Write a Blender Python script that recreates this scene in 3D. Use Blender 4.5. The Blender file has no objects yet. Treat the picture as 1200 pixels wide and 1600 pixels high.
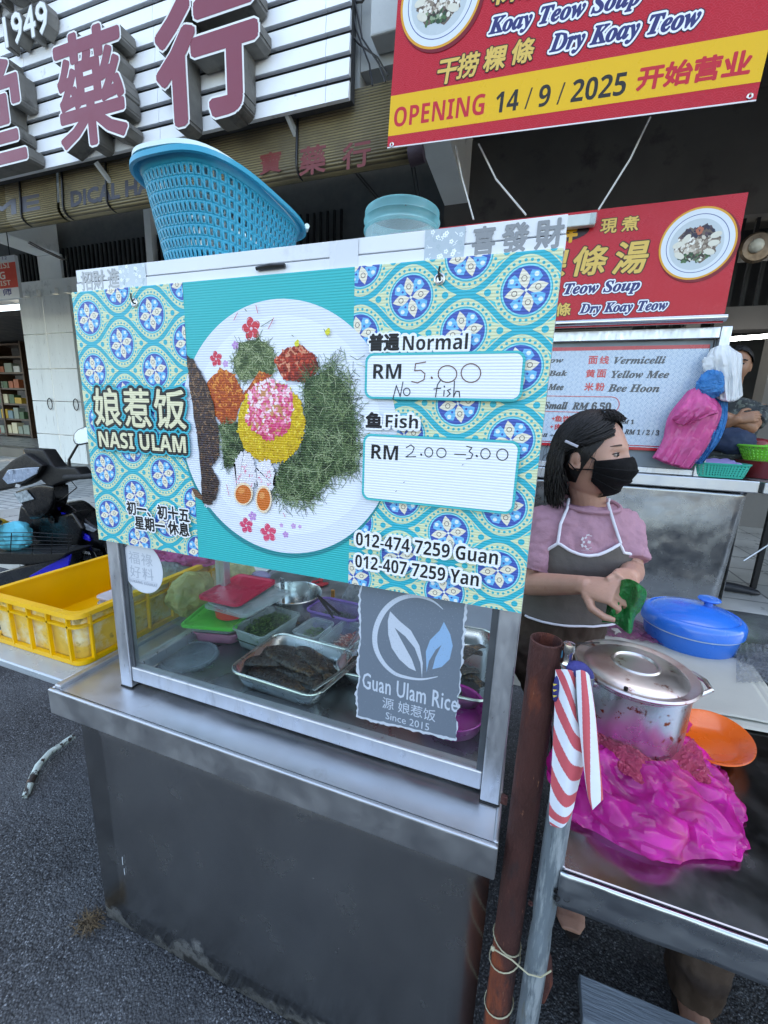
import bpy, bmesh, math, random
from mathutils import Vector, Matrix, noise
from mathutils.geometry import delaunay_2d_cdt
R = math.radians
random.seed(7)
SC = bpy.context.scene
COL = SC.collection

# ------------------------------------------------------------------ camera, world, sun, exposure
RX = Vector((0.94210827968159, 0.33314188500442893, 0.03805882041118493))      # camera right
DN = Vector((0.1053755702794608, -0.1864044339861525, -0.9768057003204785))    # camera down
FW = Vector((-0.318320559410908, 0.924267207817089, -0.2107181767440309))      # camera forward
FPX, EYE = 644.98, Vector((0, 0, 1.5))
cam = bpy.data.cameras.new('camera')
cam.sensor_fit = 'HORIZONTAL'; cam.sensor_width = 36.0
cam.lens = FPX / 1200 * 36.0
cam.clip_start = 0.02; cam.clip_end = 600
co = bpy.data.objects.new('camera', cam); COL.objects.link(co)
co.matrix_world = Matrix((( RX.x, -DN.x, -FW.x, EYE.x), (RX.y, -DN.y, -FW.y, EYE.y), (RX.z, -DN.z, -FW.z, EYE.z), (0, 0, 0, 1)))
SC.camera = co

def P(x, y, X=None, Y=None, Z=None):
    """real-world point on the plane X=, Y= or Z= that the photograph shows at pixel (x, y) of 1200x1600"""
    d = RX * ((x - 600) / FPX) + DN * ((y - 800) / FPX) + FW
    if Z is not None: t = (Z - EYE.z) / d.z
    elif Y is not None: t = Y / d.y
    else: t = X / d.x
    return EYE + d * t

w = bpy.data.worlds.new('World'); SC.world = w; w.use_nodes = True
nt = w.node_tree
sky = nt.nodes.new('ShaderNodeTexSky'); sky.sky_type = 'NISHITA'; sky.sun_disc = False
SUN_EL, SUN_AZ = R(52), R(20)            # the sun stands behind the shophouses: the street side is in open shade
sky.sun_elevation = SUN_EL; sky.sun_rotation = SUN_AZ
sky.air_density = 1.0; sky.dust_density = 3.0; sky.ozone_density = 1.0
bg = nt.nodes['Background']; bg.inputs['Strength'].default_value = 0.15
nt.links.new(sky.outputs[0], bg.inputs['Color'])
sl = bpy.data.lights.new('sun', 'SUN'); sl.energy = 3.0; sl.angle = R(0.5); sl.color = (1.0, 0.95, 0.88)
so = bpy.data.objects.new('sun', sl); COL.objects.link(so)
sd = Vector((math.sin(SUN_AZ) * math.cos(SUN_EL), math.cos(SUN_AZ) * math.cos(SUN_EL), math.sin(SUN_EL)))
so.rotation_euler = (-sd).to_track_quat('-Z', 'Y').to_euler(); so.location = (0, 0, 20)
SC.view_settings.view_transform = 'Standard'; SC.view_settings.look = 'None'
SC.view_settings.exposure = 2.65
SC.view_settings.use_white_balance = True; SC.view_settings.white_balance_temperature = 7700; SC.view_settings.gamma = 1.0
SC.cycles.use_denoising = True
SC.cycles.max_bounces = 10; SC.cycles.diffuse_bounces = 8; SC.cycles.transparent_max_bounces = 24
SC.cycles.caustics_reflective = False; SC.cycles.caustics_refractive = False

# ------------------------------------------------------------------ materials
def lin(v):
    v /= 255.0
    return v / 12.92 if v <= 0.04045 else ((v + 0.055) / 1.055) ** 2.4
def C(h):
    if not isinstance(h, str): return tuple(h)
    return tuple(lin(int(h[i:i + 2], 16)) for i in (0, 2, 4))
def node(nt, t, **k):
    n = nt.nodes.new(t)
    for a, b in k.items():
        if a in n.inputs: n.inputs[a].default_value = b
        else: setattr(n, a, b)
    return n
def newmat(name):
    m = bpy.data.materials.new(name); m.use_nodes = True
    nt = m.node_tree
    return m, nt, nt.nodes['Principled BSDF'], nt.links.new
def coords(nt, stretch):
    tc = node(nt, 'ShaderNodeTexCoord'); mp = node(nt, 'ShaderNodeMapping')
    mp.inputs['Scale'].default_value = stretch
    nt.links.new(tc.outputs['Object'], mp.inputs['Vector'])
    return mp.outputs['Vector']
def ramp(nt, fac, lo, hi, a=0.0, b=1.0):
    r = node(nt, 'ShaderNodeMapRange'); r.inputs['From Min'].default_value = lo; r.inputs['From Max'].default_value = hi
    r.inputs['To Min'].default_value = a; r.inputs['To Max'].default_value = b
    nt.links.new(fac, r.inputs['Value']); return r.outputs['Result']
def mix(nt, fac, a, b, mode='MIX'):
    n = node(nt, 'ShaderNodeMix', data_type='RGBA', blend_type=mode)
    for s, v in ((0, fac), (6, a), (7, b)):
        if isinstance(v, (int, float)): n.inputs[s].default_value = v
        elif isinstance(v, tuple): n.inputs[s].default_value = (*v[:3], 1)
        else: nt.links.new(v, n.inputs[s])
    return n.outputs[2]
def nz(nt, vec, scale, detail=4, rough=0.6):
    n = node(nt, 'ShaderNodeTexNoise'); n.inputs['Scale'].default_value = scale
    n.inputs['Detail'].default_value = detail; n.inputs['Roughness'].default_value = rough
    nt.links.new(vec, n.inputs['Vector']); return n.outputs['Fac']
def pm(name, col, rough=.5, metal=0., var=.12, vs=6, bump=0., bs=90, rvar=.12, stretch=(1, 1, 1), spots=(), coat=0., spec=.5, sss=0.):
    """principled surface with uneven tone, gloss and relief; spots = (colour, scale, threshold, softness) stains, dirt or wear"""
    m, nt, b, L = newmat(name); col = C(col); v = coords(nt, stretch)
    f = nz(nt, v, vs)
    c = mix(nt, ramp(nt, f, .3, .7), tuple(x * (1 - var) for x in col), tuple(min(1, x * (1 + var)) for x in col))
    for i, (sc, ss, th, so_) in enumerate(spots):
        f2 = nz(nt, v, ss, 6, .65)
        c = mix(nt, ramp(nt, f2, th, th + so_), c, C(sc))
    L(c, b.inputs['Base Color'])
    L(ramp(nt, nz(nt, v, vs * 2.3), .3, .7, max(.02, rough - rvar), min(1, rough + rvar)), b.inputs['Roughness'])
    b.inputs['Metallic'].default_value = metal; b.inputs['Specular IOR Level'].default_value = spec
    b.inputs['Coat Weight'].default_value = coat; b.inputs['Coat Roughness'].default_value = .15
    if sss:
        b.inputs['Subsurface Weight'].default_value = sss; b.inputs['Subsurface Scale'].default_value = .01
        b.inputs['Subsurface Radius'].default_value = (1, .4, .25)
    if bump:
        bn = node(nt, 'ShaderNodeBump'); bn.inputs['Strength'].default_value = bump; bn.inputs['Distance'].default_value = .01
        L(nz(nt, v, bs, 5), bn.inputs['Height']); L(bn.outputs[0], b.inputs['Normal'])
    return m
def steel(name, col='b9bcc0', rough=.26, brush=(1, 30, 30), dents=.12, spots=()):
    m = pm(name, col, rough, 1.0, .07, 5, 0, spots=spots, rvar=.1)
    nt = m.node_tree; b = nt.nodes['Principled BSDF']; v = coords(nt, brush); v2 = coords(nt, (1, 1, 1))
    bn = node(nt, 'ShaderNodeBump'); bn.inputs['Strength'].default_value = .05; bn.inputs['Distance'].default_value = .002
    nt.links.new(nz(nt, v, 60, 3), bn.inputs['Height'])
    b2 = node(nt, 'ShaderNodeBump'); b2.inputs['Strength'].default_value = dents; b2.inputs['Distance'].default_value = .02
    nt.links.new(nz(nt, v2, 5, 2), b2.inputs['Height']); nt.links.new(bn.outputs[0], b2.inputs['Normal'])
    nt.links.new(b2.outputs[0], b.inputs['Normal'])
    return m
def pr(name, rough=.4, flute=None, bump=0., bs=60, coat=0., spec=.5):
    """printed or dyed surface: colours come with the mesh; flute = spacing in metres of a corrugated sheet"""
    m, nt, b, L = newmat(name)
    a = node(nt, 'ShaderNodeAttribute', attribute_name='Col'); L(a.outputs['Color'], b.inputs['Base Color'])
    v = coords(nt, (1, 1, 1))
    L(ramp(nt, nz(nt, v, 9), .3, .7, rough - .06, rough + .08), b.inputs['Roughness'])
    b.inputs['Coat Weight'].default_value = coat; b.inputs['Coat Roughness'].default_value = .2; b.inputs['Specular IOR Level'].default_value = spec
    if flute:
        wv = node(nt, 'ShaderNodeTexWave', wave_type='BANDS', bands_direction='Z'); wv.inputs['Scale'].default_value = .314159 / flute
        L(v, wv.inputs['Vector'])
        bn = node(nt, 'ShaderNodeBump'); bn.inputs['Strength'].default_value = .35; bn.inputs['Distance'].default_value = .0012
        L(wv.outputs['Fac'], bn.inputs['Height']); L(bn.outputs[0], b.inputs['Normal'])
    elif bump:
        bn = node(nt, 'ShaderNodeBump'); bn.inputs['Strength'].default_value = bump; bn.inputs['Distance'].default_value = .02
        L(nz(nt, v, bs, 3), bn.inputs['Height']); L(bn.outputs[0], b.inputs['Normal'])
    return m
def film(name, col, see=.5, rough=.2, bump=0., bs=30, var=.2, tint=None):
    """see-through plastic or film: part clear, part coloured, glossy"""
    m, nt, b, L = newmat(name); col = C(col); v = coords(nt, (1, 1, 1))
    L(mix(nt, ramp(nt, nz(nt, v, 12), .3, .7), tuple(x * (1 - var) for x in col), tuple(min(1, x * (1 + var)) for x in col)), b.inputs['Base Color'])
    b.inputs['Roughness'].default_value = rough; b.inputs['Specular IOR Level'].default_value = .6
    if bump:
        bn = node(nt, 'ShaderNodeBump'); bn.inputs['Strength'].default_value = bump; bn.inputs['Distance'].default_value = .02
        vo = node(nt, 'ShaderNodeTexVoronoi', feature='DISTANCE_TO_EDGE'); vo.inputs['Scale'].default_value = bs
        wp = node(nt, 'ShaderNodeTexNoise'); wp.inputs['Scale'].default_value = bs * .5; L(v, wp.inputs['Vector'])
        L(mix(nt, .12, v, wp.outputs['Color']), vo.inputs['Vector']); L(ramp(nt, vo.outputs['Distance'], 0, .35), bn.inputs['Height']); L(bn.outputs[0], b.inputs['Normal'])
    t = node(nt, 'ShaderNodeBsdfTransparent'); t.inputs['Color'].default_value = (*(C(tint) if tint else (1, 1, 1)), 1)
    tl = node(nt, 'ShaderNodeBsdfTranslucent'); tl.inputs['Color'].default_value = (*col, 1)
    m1 = node(nt, 'ShaderNodeMixShader'); m1.inputs[0].default_value = .35
    L(b.outputs[0], m1.inputs[1]); L(tl.outputs[0], m1.inputs[2])
    m2 = node(nt, 'ShaderNodeMixShader')
    lw = node(nt, 'ShaderNodeLayerWeight'); lw.inputs['Blend'].default_value = .3
    L(ramp(nt, lw.outputs['Facing'], 0, 1, see, see * .35), m2.inputs[0])
    L(m1.outputs[0], m2.inputs[1]); L(t.outputs[0], m2.inputs[2])
    L(m2.outputs[0], nt.nodes['Material Output'].inputs['Surface'])
    return m
def glass(name, tint='f3faf9', smear=.06):
    m, nt, b, L = newmat(name); nt.nodes.remove(b)
    t = node(nt, 'ShaderNodeBsdfTransparent'); t.inputs['Color'].default_value = (*C(tint), 1)
    g = node(nt, 'ShaderNodeBsdfGlossy'); g.inputs['Roughness'].default_value = .03
    d = node(nt, 'ShaderNodeBsdfDiffuse'); d.inputs['Color'].default_value = (.75, .8, .82, 1)
    lw = node(nt, 'ShaderNodeLayerWeight'); lw.inputs['Blend'].default_value = .5
    f = node(nt, 'ShaderNodeMath', operation='POWER'); f.inputs[1].default_value = 4.0; L(lw.outputs['Facing'], f.inputs[0])
    m1 = node(nt, 'ShaderNodeMixShader'); L(ramp(nt, f.outputs[0], 0, 1, .03, .8), m1.inputs[0]); L(t.outputs[0], m1.inputs[1]); L(g.outputs[0], m1.inputs[2])
    v = coords(nt, (1, 1, 1)); m2 = node(nt, 'ShaderNodeMixShader')
    L(ramp(nt, nz(nt, v, 7, 5), .45, .8, 0, smear), m2.inputs[0]); L(m1.outputs[0], m2.inputs[1]); L(d.outputs[0], m2.inputs[2])
    L(m2.outputs[0], nt.nodes['Material Output'].inputs['Surface'])
    return m
def glow(name, col, s):
    m, nt, b, L = newmat(name); b.inputs['Base Color'].default_value = (.8, .8, .8, 1)
    b.inputs['Emission Color'].default_value = (*C(col), 1); b.inputs['Emission Strength'].default_value = s
    return m
MATS = {}
def MT(key, fn, *a, **k):
    if key not in MATS: MATS[key] = fn(key, *a, **k)
    return MATS[key]

# ------------------------------------------------------------------ things, parts, mesh building
def tag(o, label=None, cat=None, group=None, kind=None):
    for k, v in (('label', label), ('category', cat), ('group', group), ('kind', kind)):
        if v: o[k] = v
    return o
def thing(name, label, cat, loc=(0, 0, 0), group=None):
    o = bpy.data.objects.new(name, None); COL.objects.link(o); o.location = loc; o.empty_display_size = .1
    return tag(o, label, cat, group)
def rootloc(o):
    v = Vector((0, 0, 0))
    while o is not None: v = v + o.location; o = o.parent
    return v
def put(o, parent):
    o.parent = parent
    p, off = parent, Vector((0, 0, 0))
    o.matrix_parent_inverse = Matrix.Translation(-WLOC.get(parent.name, parent.location))
    return o
WLOC = {}
class MB:
    def __init__(s): s.v = []; s.f = []; s.c = []; s.m = []
    def add(s, vs, fs, col=None, mi=0):
        n = len(s.v); s.v += [tuple(p) for p in vs]
        for k, f in enumerate(fs):
            s.f.append([i + n for i in f]); s.c.append(col[k] if isinstance(col, list) else col); s.m.append(mi)
        return s
    def box(s, c, d, rot=None, col=None, mi=0):
        vs = [Vector((x * d[0] / 2, y * d[1] / 2, z * d[2] / 2)) for x in (-1, 1) for y in (-1, 1) for z in (-1, 1)]
        if rot is not None: vs = [rot @ p for p in vs]
        return s.add([p + Vector(c) for p in vs], [(0, 1, 3, 2), (4, 6, 7, 5), (0, 4, 5, 1), (2, 3, 7, 6), (0, 2, 6, 4), (1, 5, 7, 3)], col, mi)
    def bb(s, x0, x1, y0, y1, z0, z1, col=None, mi=0):
        return s.box(((x0 + x1) / 2, (y0 + y1) / 2, (z0 + z1) / 2), (x1 - x0, y1 - y0, z1 - z0), None, col, mi)
    def bar(s, a, b, w, h=None, col=None):
        a, b = Vector(a), Vector(b); q = (b - a).to_track_quat('X', 'Z').to_matrix()
        return s.box((a + b) / 2, ((b - a).length, w, h or w), q, col)
    def tube(s, pts, r, n=10, cap=True, col=None, closed=False):
        pts = [Vector(p) for p in pts]; k = len(pts)
        rs = r if isinstance(r, (list, tuple)) else [r] * k
        rings = []; up = None
        for i, p in enumerate(pts):
            if closed: t = pts[(i + 1) % k] - pts[i - 1]
            else: t = pts[min(i + 1, k - 1)] - pts[max(i - 1, 0)]
            if t.length < 1e-9: t = Vector((0, 0, 1))
            t.normalize()
            if up is None:
                up = Vector((0, 0, 1)) if abs(t.z) < .9 else Vector((1, 0, 0))
            a = t.cross(up)
            if a.length < 1e-6: a = t.orthogonal()
            a.normalize(); b = a.cross(t).normalized(); up = b
            rings.append([p + (a * math.cos(2 * math.pi * j / n) + b * math.sin(2 * math.pi * j / n)) * rs[i] for j in range(n)])
        return s.loft(rings, cap and not closed, cap and not closed, wrap=closed, col=col)
    def loft(s, rings, cap0=True, cap1=True, wrap=False, col=None):
        n = len(rings[0]); k = len(rings); vs = [p for r_ in rings for p in r_]; fs = []
        for i in range(k if wrap else k - 1):
            i2 = (i + 1) % k
            for j in range(n):
                j2 = (j + 1) % n
                fs.append((i * n + j, i * n + j2, i2 * n + j2, i2 * n + j))
        if cap0: fs.append(tuple(range(n - 1, -1, -1)))
        if cap1: fs.append(tuple((k - 1) * n + j for j in range(n)))
        return s.add(vs, fs, col)
    def lathe(s, prof, c=(0, 0, 0), n=40, sx=1, sy=1, rot=None, cap=False, col=None):
        c = Vector(c); rings = []
        for (r, z) in prof:
            ring = [Vector((r * sx * math.cos(2 * math.pi * j / n), r * sy * math.sin(2 * math.pi * j / n), z)) for j in range(n)]
            if rot is not None: ring = [rot @ p for p in ring]
            rings.append([p + c for p in ring])
        return s.loft(rings, cap, cap, col=col)
    def ball(s, c, rx, ry=None, rz=None, nu=16, nv=10, rot=None, col=None):
        ry = ry or rx; rz = rz or rx
        pr_ = [(max(1e-4, math.sin(math.pi * i / nv)), -math.cos(math.pi * i / nv)) for i in range(nv + 1)]
        rings = []
        for r, z in pr_:
            ring = [Vector((r * rx * math.cos(2 * math.pi * j / nu), r * ry * math.sin(2 * math.pi * j / nu), z * rz)) for j in range(nu)]
            if rot is not None: ring = [rot @ p for p in ring]
            rings.append([p + Vector(c) for p in ring])
        return s.loft(rings, True, True, col=col)
    def grid(s, fn, nu, nv, col=None, skip=None):
        vs = [fn(i / nu, j / nv) for j in range(nv + 1) for i in range(nu + 1)]; fs = []; cs = []
        for j in range(nv):
            for i in range(nu):
                if skip and skip(i, j): continue
                fs.append((j * (nu + 1) + i, j * (nu + 1) + i + 1, (j + 1) * (nu + 1) + i + 1, (j + 1) * (nu + 1) + i))
                if callable(col): cs.append(col((i + .5) / nu, (j + .5) / nv))
        return s.add(vs, fs, cs if callable(col) else col)
    def prism(s, pts, d, col=None):
        """closed outline pts (3-D, planar) pushed along vector d"""
        n = len(pts); d = Vector(d); vs = [Vector(p) for p in pts] + [Vector(p) + d for p in pts]
        return s.add(vs, [tuple(range(n)), tuple(range(2 * n - 1, n - 1, -1))] + [(i, i + n, (i + 1) % n + n, (i + 1) % n) for i in range(n)], col)
    def build(s, name, mat, parent=None, smooth=40, bevel=0, sub=0, solid=0, remesh=0, seg=2, fix=True, recenter=True, smo=0, offset=0, wrinkle=None):
        me = bpy.data.meshes.new(name)
        me.from_pydata(s.v, [], s.f)
        mats = mat if isinstance(mat, (list, tuple)) else [mat]
        for m in mats: me.materials.append(m)
        if len(mats) > 1: me.polygons.foreach_set('material_index', s.m)
        if any(c is not None for c in s.c):
            at = me.attributes.new('Col', 'FLOAT_COLOR', 'CORNER'); buf = []
            for c, f in zip(s.c, s.f):
                c = c or (.5, .5, .5); buf += [c[0], c[1], c[2], 1.0] * len(f)
            at.data.foreach_set('color', buf)
        if fix:
            bm = bmesh.new(); bm.from_mesh(me); bmesh.ops.recalc_face_normals(bm, faces=bm.faces); bm.to_mesh(me); bm.free()
        o = bpy.data.objects.new(name, me); COL.objects.link(o)
        if smooth:
            me.shade_smooth()
            if smooth < 180: me.set_sharp_from_angle(angle=R(smooth))
        if parent is None and recenter and s.v:
            lo = [min(p[i] for p in s.v) for i in range(3)]; hi = [max(p[i] for p in s.v) for i in range(3)]
            c = Vector(((lo[0] + hi[0]) / 2, (lo[1] + hi[1]) / 2, lo[2]))
            me.transform(Matrix.Translation(-c)); o.location = c
        if parent is not None: put(o, parent); WLOC[o.name] = Vector((0, 0, 0))
        if bevel:
            md = o.modifiers.new('bevel', 'BEVEL'); md.width = bevel; md.segments = seg; md.limit_method = 'ANGLE'; md.angle_limit = R(40)
        if solid:
            md = o.modifiers.new('solid', 'SOLIDIFY'); md.thickness = solid; md.offset = offset
        if remesh:
            md = o.modifiers.new('remesh', 'REMESH'); md.mode = 'VOXEL'; md.voxel_size = remesh; md.use_smooth_shade = True
        if smo:
            md = o.modifiers.new('smooth', 'SMOOTH'); md.iterations = smo; md.factor = .5
        if wrinkle:
            tx = bpy.data.textures.new('wrinkle', 'CLOUDS'); tx.noise_scale = wrinkle[1]; tx.noise_depth = 2; tx.noise_type = 'HARD_NOISE'
            md = o.modifiers.new('wrinkle', 'DISPLACE'); md.texture = tx; md.strength = wrinkle[0]; md.mid_level = .5; md.texture_coords = 'LOCAL'
        if sub:
            md = o.modifiers.new('sub', 'SUBSURF'); md.levels = sub; md.render_levels = sub
        return o
def copy_tree(o, loc=None, label=None):
    c = o.copy(); COL.objects.link(c)
    for ch in list(o.children):
        k = ch.copy(); COL.objects.link(k); k.parent = c
        for g in list(ch.children):
            q = g.copy(); COL.objects.link(q); q.parent = k
    if loc is not None: c.location = loc
    if label: c['label'] = label
    return c
def fbm(p, s=1.0, o=4): return noise.fractal(Vector(p) * s, 1.0, 2.0, o)

# ------------------------------------------------------------------ lettering and flat print
GLY = {}
def style(s, st):
    if st == 'N': return s
    up, lo, dg = {'SI': (0x1D468, 0x1D482, 0x1D7CE), 'SB': (0x1D5D4, 0x1D5EE, 0x1D7EC), 'SR': (0x1D400, 0x1D41A, 0x1D7CE)}[st]
    o = ''
    for ch in s:
        if 'A' <= ch <= 'Z': o += chr(up + ord(ch) - 65)
        elif 'a' <= ch <= 'z': o += chr(lo + ord(ch) - 97)
        elif '0' <= ch <= '9': o += chr(dg + ord(ch) - 48)
        else: o += ch
    return o
def glyphs(s, st='N', shear=0., space=1.0, res=2):
    k = (s, st, shear, space, res)
    if k in GLY: return GLY[k]
    cu = bpy.data.curves.new('lettering', 'FONT'); cu.body = style(s, st); cu.fill_mode = 'FRONT'; cu.resolution_u = res
    cu.shear = shear; cu.space_character = space
    o = bpy.data.objects.new('lettering', cu); me = bpy.data.meshes.new_from_object(o)
    vs = [(v.co.x, v.co.y) for v in me.vertices]; fs = [tuple(p.vertices) for p in me.polygons]
    cnt = {}
    # merge coincident points so that true outline edges can be told apart
    key = {}; rm = []
    for i, v in enumerate(vs): rm.append(key.setdefault((round(v[0], 4), round(v[1], 4)), i))
    for f in fs:
        for a, b in zip(f, f[1:] + f[:1]):
            e = (min(rm[a], rm[b]), max(rm[a], rm[b])); cnt[e] = cnt.get(e, 0) + 1
    ed = [e for e, n in cnt.items() if n == 1 and e[0] != e[1]]
    bpy.data.objects.remove(o); bpy.data.curves.remove(cu); bpy.data.meshes.remove(me)
    x0 = min(v[0] for v in vs); x1 = max(v[0] for v in vs); y0 = min(v[1] for v in vs); y1 = max(v[1] for v in vs)
    GLY[k] = (vs, fs, ed, (x0, y0, x1, y1)); return GLY[k]
CMP = {}
def components(t, st, shear, space):
    """faces and outline edges of a string grouped into connected shapes"""
    k = (t, st, shear, space)
    if k in CMP: return CMP[k]
    vs, fs, ed, bb = glyphs(t, st, shear, space); key, par = {}, {}
    def find(a):
        while par[a] != a: par[a] = par[par[a]]; a = par[a]
        return a
    rm = [key.setdefault((round(v[0], 4), round(v[1], 4)), i) for i, v in enumerate(vs)]
    for i in rm: par[i] = i
    for f in fs:
        for i in f[1:]: par[find(rm[i])] = find(rm[f[0]])
    g = {}
    for i, f in enumerate(fs): g.setdefault(find(rm[f[0]]), ([], []))[0].append(i)
    for i, e in enumerate(ed): g.setdefault(find(rm[e[0]]), ([], []))[1].append(i)
    CMP[k] = list(g.values()); return CMP[k]
HEX = [(math.cos(math.pi * (k + .5) / 3), math.sin(math.pi * (k + .5) / 3)) for k in range(6)]
class Art(MB):
    STEP = 1e-4
    def __init__(s, O, U, V, N, clip=None):
        MB.__init__(s); s.O, s.U, s.V, s.N = Vector(O), Vector(U).normalized(), Vector(V).normalized(), Vector(N).normalized(); s.lv = 1; s.k = 0; s.clip = clip
    def px(s, x, y):
        d = RX * ((x - 600) / FPX) + DN * ((y - 800) / FPX) + FW
        t = (s.O - EYE).dot(s.N) / d.dot(s.N); q = EYE + d * t - s.O
        return (q.dot(s.U), q.dot(s.V))
    def cut(s, pts):
        if not s.clip: return pts
        x0, y0, x1, y1 = s.clip
        if all(x0 <= p[0] <= x1 and y0 <= p[1] <= y1 for p in pts): return pts
        for ax, lim, sg in ((0, x0, 1), (0, x1, -1), (1, y0, 1), (1, y1, -1)):
            out = []
            for i, p in enumerate(pts):
                q = pts[i - 1]; a = (p[ax] - lim) * sg >= 0; b = (q[ax] - lim) * sg >= 0
                if a != b:
                    t = (lim - q[ax]) / (p[ax] - q[ax]); out.append((q[0] + (p[0] - q[0]) * t, q[1] + (p[1] - q[1]) * t))
                if a: out.append(p)
            pts = out
            if len(pts) < 3: return []
        return pts
    def poly(s, pts, col, jit=True):
        pts = s.cut(list(pts))
        if len(pts) < 3: return
        h = s.lv * s.STEP
        if jit is not True and jit: h = jit
        elif jit: s.k = (s.k + 29) % 71; h += s.k / 71 * .85 * s.STEP
        s.add([s.O + s.U * p[0] + s.V * p[1] + s.N * h for p in pts], [tuple(range(len(pts)))], col)
    def rect(s, x0, y0, x1, y1, col): s.poly([(x0, y0), (x1, y0), (x1, y1), (x0, y1)], col)
    def disc(s, c, r, col, n=20, ry=None, rot=0.):
        ry = ry or r; cr, sr = math.cos(rot), math.sin(rot); o = []
        for k in range(n):
            a = 2 * math.pi * k / n; x, y = r * math.cos(a), ry * math.sin(a)
            o.append((c[0] + x * cr - y * sr, c[1] + x * sr + y * cr))
        s.poly(o, col)
    def ring(s, c, r, w, col, n=28, ry=None, a0=0., a1=6.28319):
        ry = ry or r; q = ry / r
        for k in range(n):
            a, b = a0 + (a1 - a0) * k / n, a0 + (a1 - a0) * (k + 1) / n
            s.poly([(c[0] + r_ * math.cos(t), c[1] + r_ * q * math.sin(t)) for r_, t in ((r - w / 2, a), (r + w / 2, a), (r + w / 2, b), (r - w / 2, b))], col)
    def line(s, pts, w, col, joint=True):
        for a, b in zip(pts, pts[1:]):
            dx, dy = b[0] - a[0], b[1] - a[1]; l = math.hypot(dx, dy)
            if l < 1e-9: continue
            nx, ny = -dy / l * w / 2, dx / l * w / 2
            s.poly([(a[0] + nx, a[1] + ny), (a[0] - nx, a[1] - ny), (b[0] - nx, b[1] - ny), (b[0] + nx, b[1] + ny)], col)
        if joint:
            for p in pts: s.poly([(p[0] + x * w / 2, p[1] + y * w / 2) for x, y in HEX], col)
    def text(s, t, box, col, outs=(), bold=0., st='N', shear=0., space=1.0, shadow=None):
        """lettering fitted to box (u0, v0, u1, v1) (u1 None keeps its proportion); outs = outlines (width, colour), widest first"""
        vs, fs, ed, bb = glyphs(t, st, shear, space)
        sy = (box[3] - box[1]) / (bb[3] - bb[1]); sx = sy if box[2] is None else (box[2] - box[0]) / (bb[2] - bb[0])
        q = [(box[0] + (v[0] - bb[0]) * sx, box[1] + (v[1] - bb[1]) * sy) for v in vs]
        comp = components(t, st, shear, space)
        def fat(wd, cc, dx=0, dy=0):
            if wd <= 0: return
            for fi, ei in comp:            # each stroke group widened and merged into one flat shape
                pv, pf = [], []
                def put_(pl):
                    n = len(pv); pv.extend(pl); pf.append(list(range(n, n + len(pl))))
                for k in fi:
                    pl = [(q[i][0], q[i][1]) for i in fs[k]]
                    ar = sum(pl[i - 1][0] * pl[i][1] - pl[i][0] * pl[i - 1][1] for i in range(len(pl)))
                    if ar < 0: pl.reverse()
                    if abs(ar) > 1e-11: put_(pl)
                for k in ei:
                    a, b = q[ed[k][0]], q[ed[k][1]]; ex, ey = b[0] - a[0], b[1] - a[1]; l = math.hypot(ex, ey)
                    if l < 1e-7: continue
                    nx, ny = -ey / l * wd, ex / l * wd
                    put_([(a[0] + nx, a[1] + ny), (a[0] - nx, a[1] - ny), (b[0] - nx, b[1] - ny), (b[0] + nx, b[1] + ny)])
                for i in {i for k in ei for i in ed[k]}: put_([(q[i][0] + x * wd, q[i][1] + y * wd) for x, y in HEX])
                sc_ = 1000.0
                r_ = delaunay_2d_cdt([Vector((p[0] * sc_, p[1] * sc_)) for p in pv], [], pf, 1, 1e-4, True)
                ov = [(p[0] / sc_ + dx, p[1] / sc_ + dy) for p in r_[0]]; s.k = (s.k + 29) % 71; h = s.lv * s.STEP + s.k / 71 * .85 * s.STEP
                def real(f, o):
                    cx, cy = (sum(r_[0][i][0] for i in f) / len(f), sum(r_[0][i][1] for i in f) / len(f))
                    for k in o:
                        g = pf[k]
                        if all((pv[g[m]][0] * sc_ - pv[g[m - 1]][0] * sc_) * (cy - pv[g[m - 1]][1] * sc_) - (pv[g[m]][1] * sc_ - pv[g[m - 1]][1] * sc_) * (cx - pv[g[m - 1]][0] * sc_) >= -1e-6 for m in range(len(g))): return True
                    return False
                tris = [tuple(f) for f, o in zip(r_[2], r_[5]) if len(o) and real(f, o)]
                if s.clip and not all(s.clip[0] <= p[0] <= s.clip[2] and s.clip[1] <= p[1] <= s.clip[3] for p in ov):
                    for f in tris: s.poly([ov[i] for i in f], cc, h)
                else: s.add([s.O + s.U * p[0] + s.V * p[1] + s.N * h for p in ov], tris, cc)
            s.lv += 1
        if shadow: fat(shadow[0], shadow[1], shadow[2], shadow[3])
        for wd, cc in outs: fat(wd, cc)
        if bold: fat(bold, col)
        else:
            for f in fs: s.poly([q[i] for i in f], col)
            s.lv += 1
    def tpx(s, t, LT, LB, rx, ry, col, **k):
        """lettering whose left edge runs from pixel LT to LB and whose right edge passes pixel (rx, ry)"""
        a, b, c = s.px(*LT), s.px(*LB), s.px(rx, ry)
        s.text(t, (min(a[0], b[0]), b[1], c[0] if rx else None, a[1]), col, **k)
    def rrect(s, x0, y0, x1, y1, r, col, n=6):
        o = []
        for cx, cy, a0 in ((x1 - r, y1 - r, 0), (x0 + r, y1 - r, 90), (x0 + r, y0 + r, 180), (x1 - r, y0 + r, 270)):
            for k in range(n + 1): a = R(a0 + 90 * k / n); o.append((cx + r * math.cos(a), cy + r * math.sin(a)))
        s.poly(o, col); s.lv += 1
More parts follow.
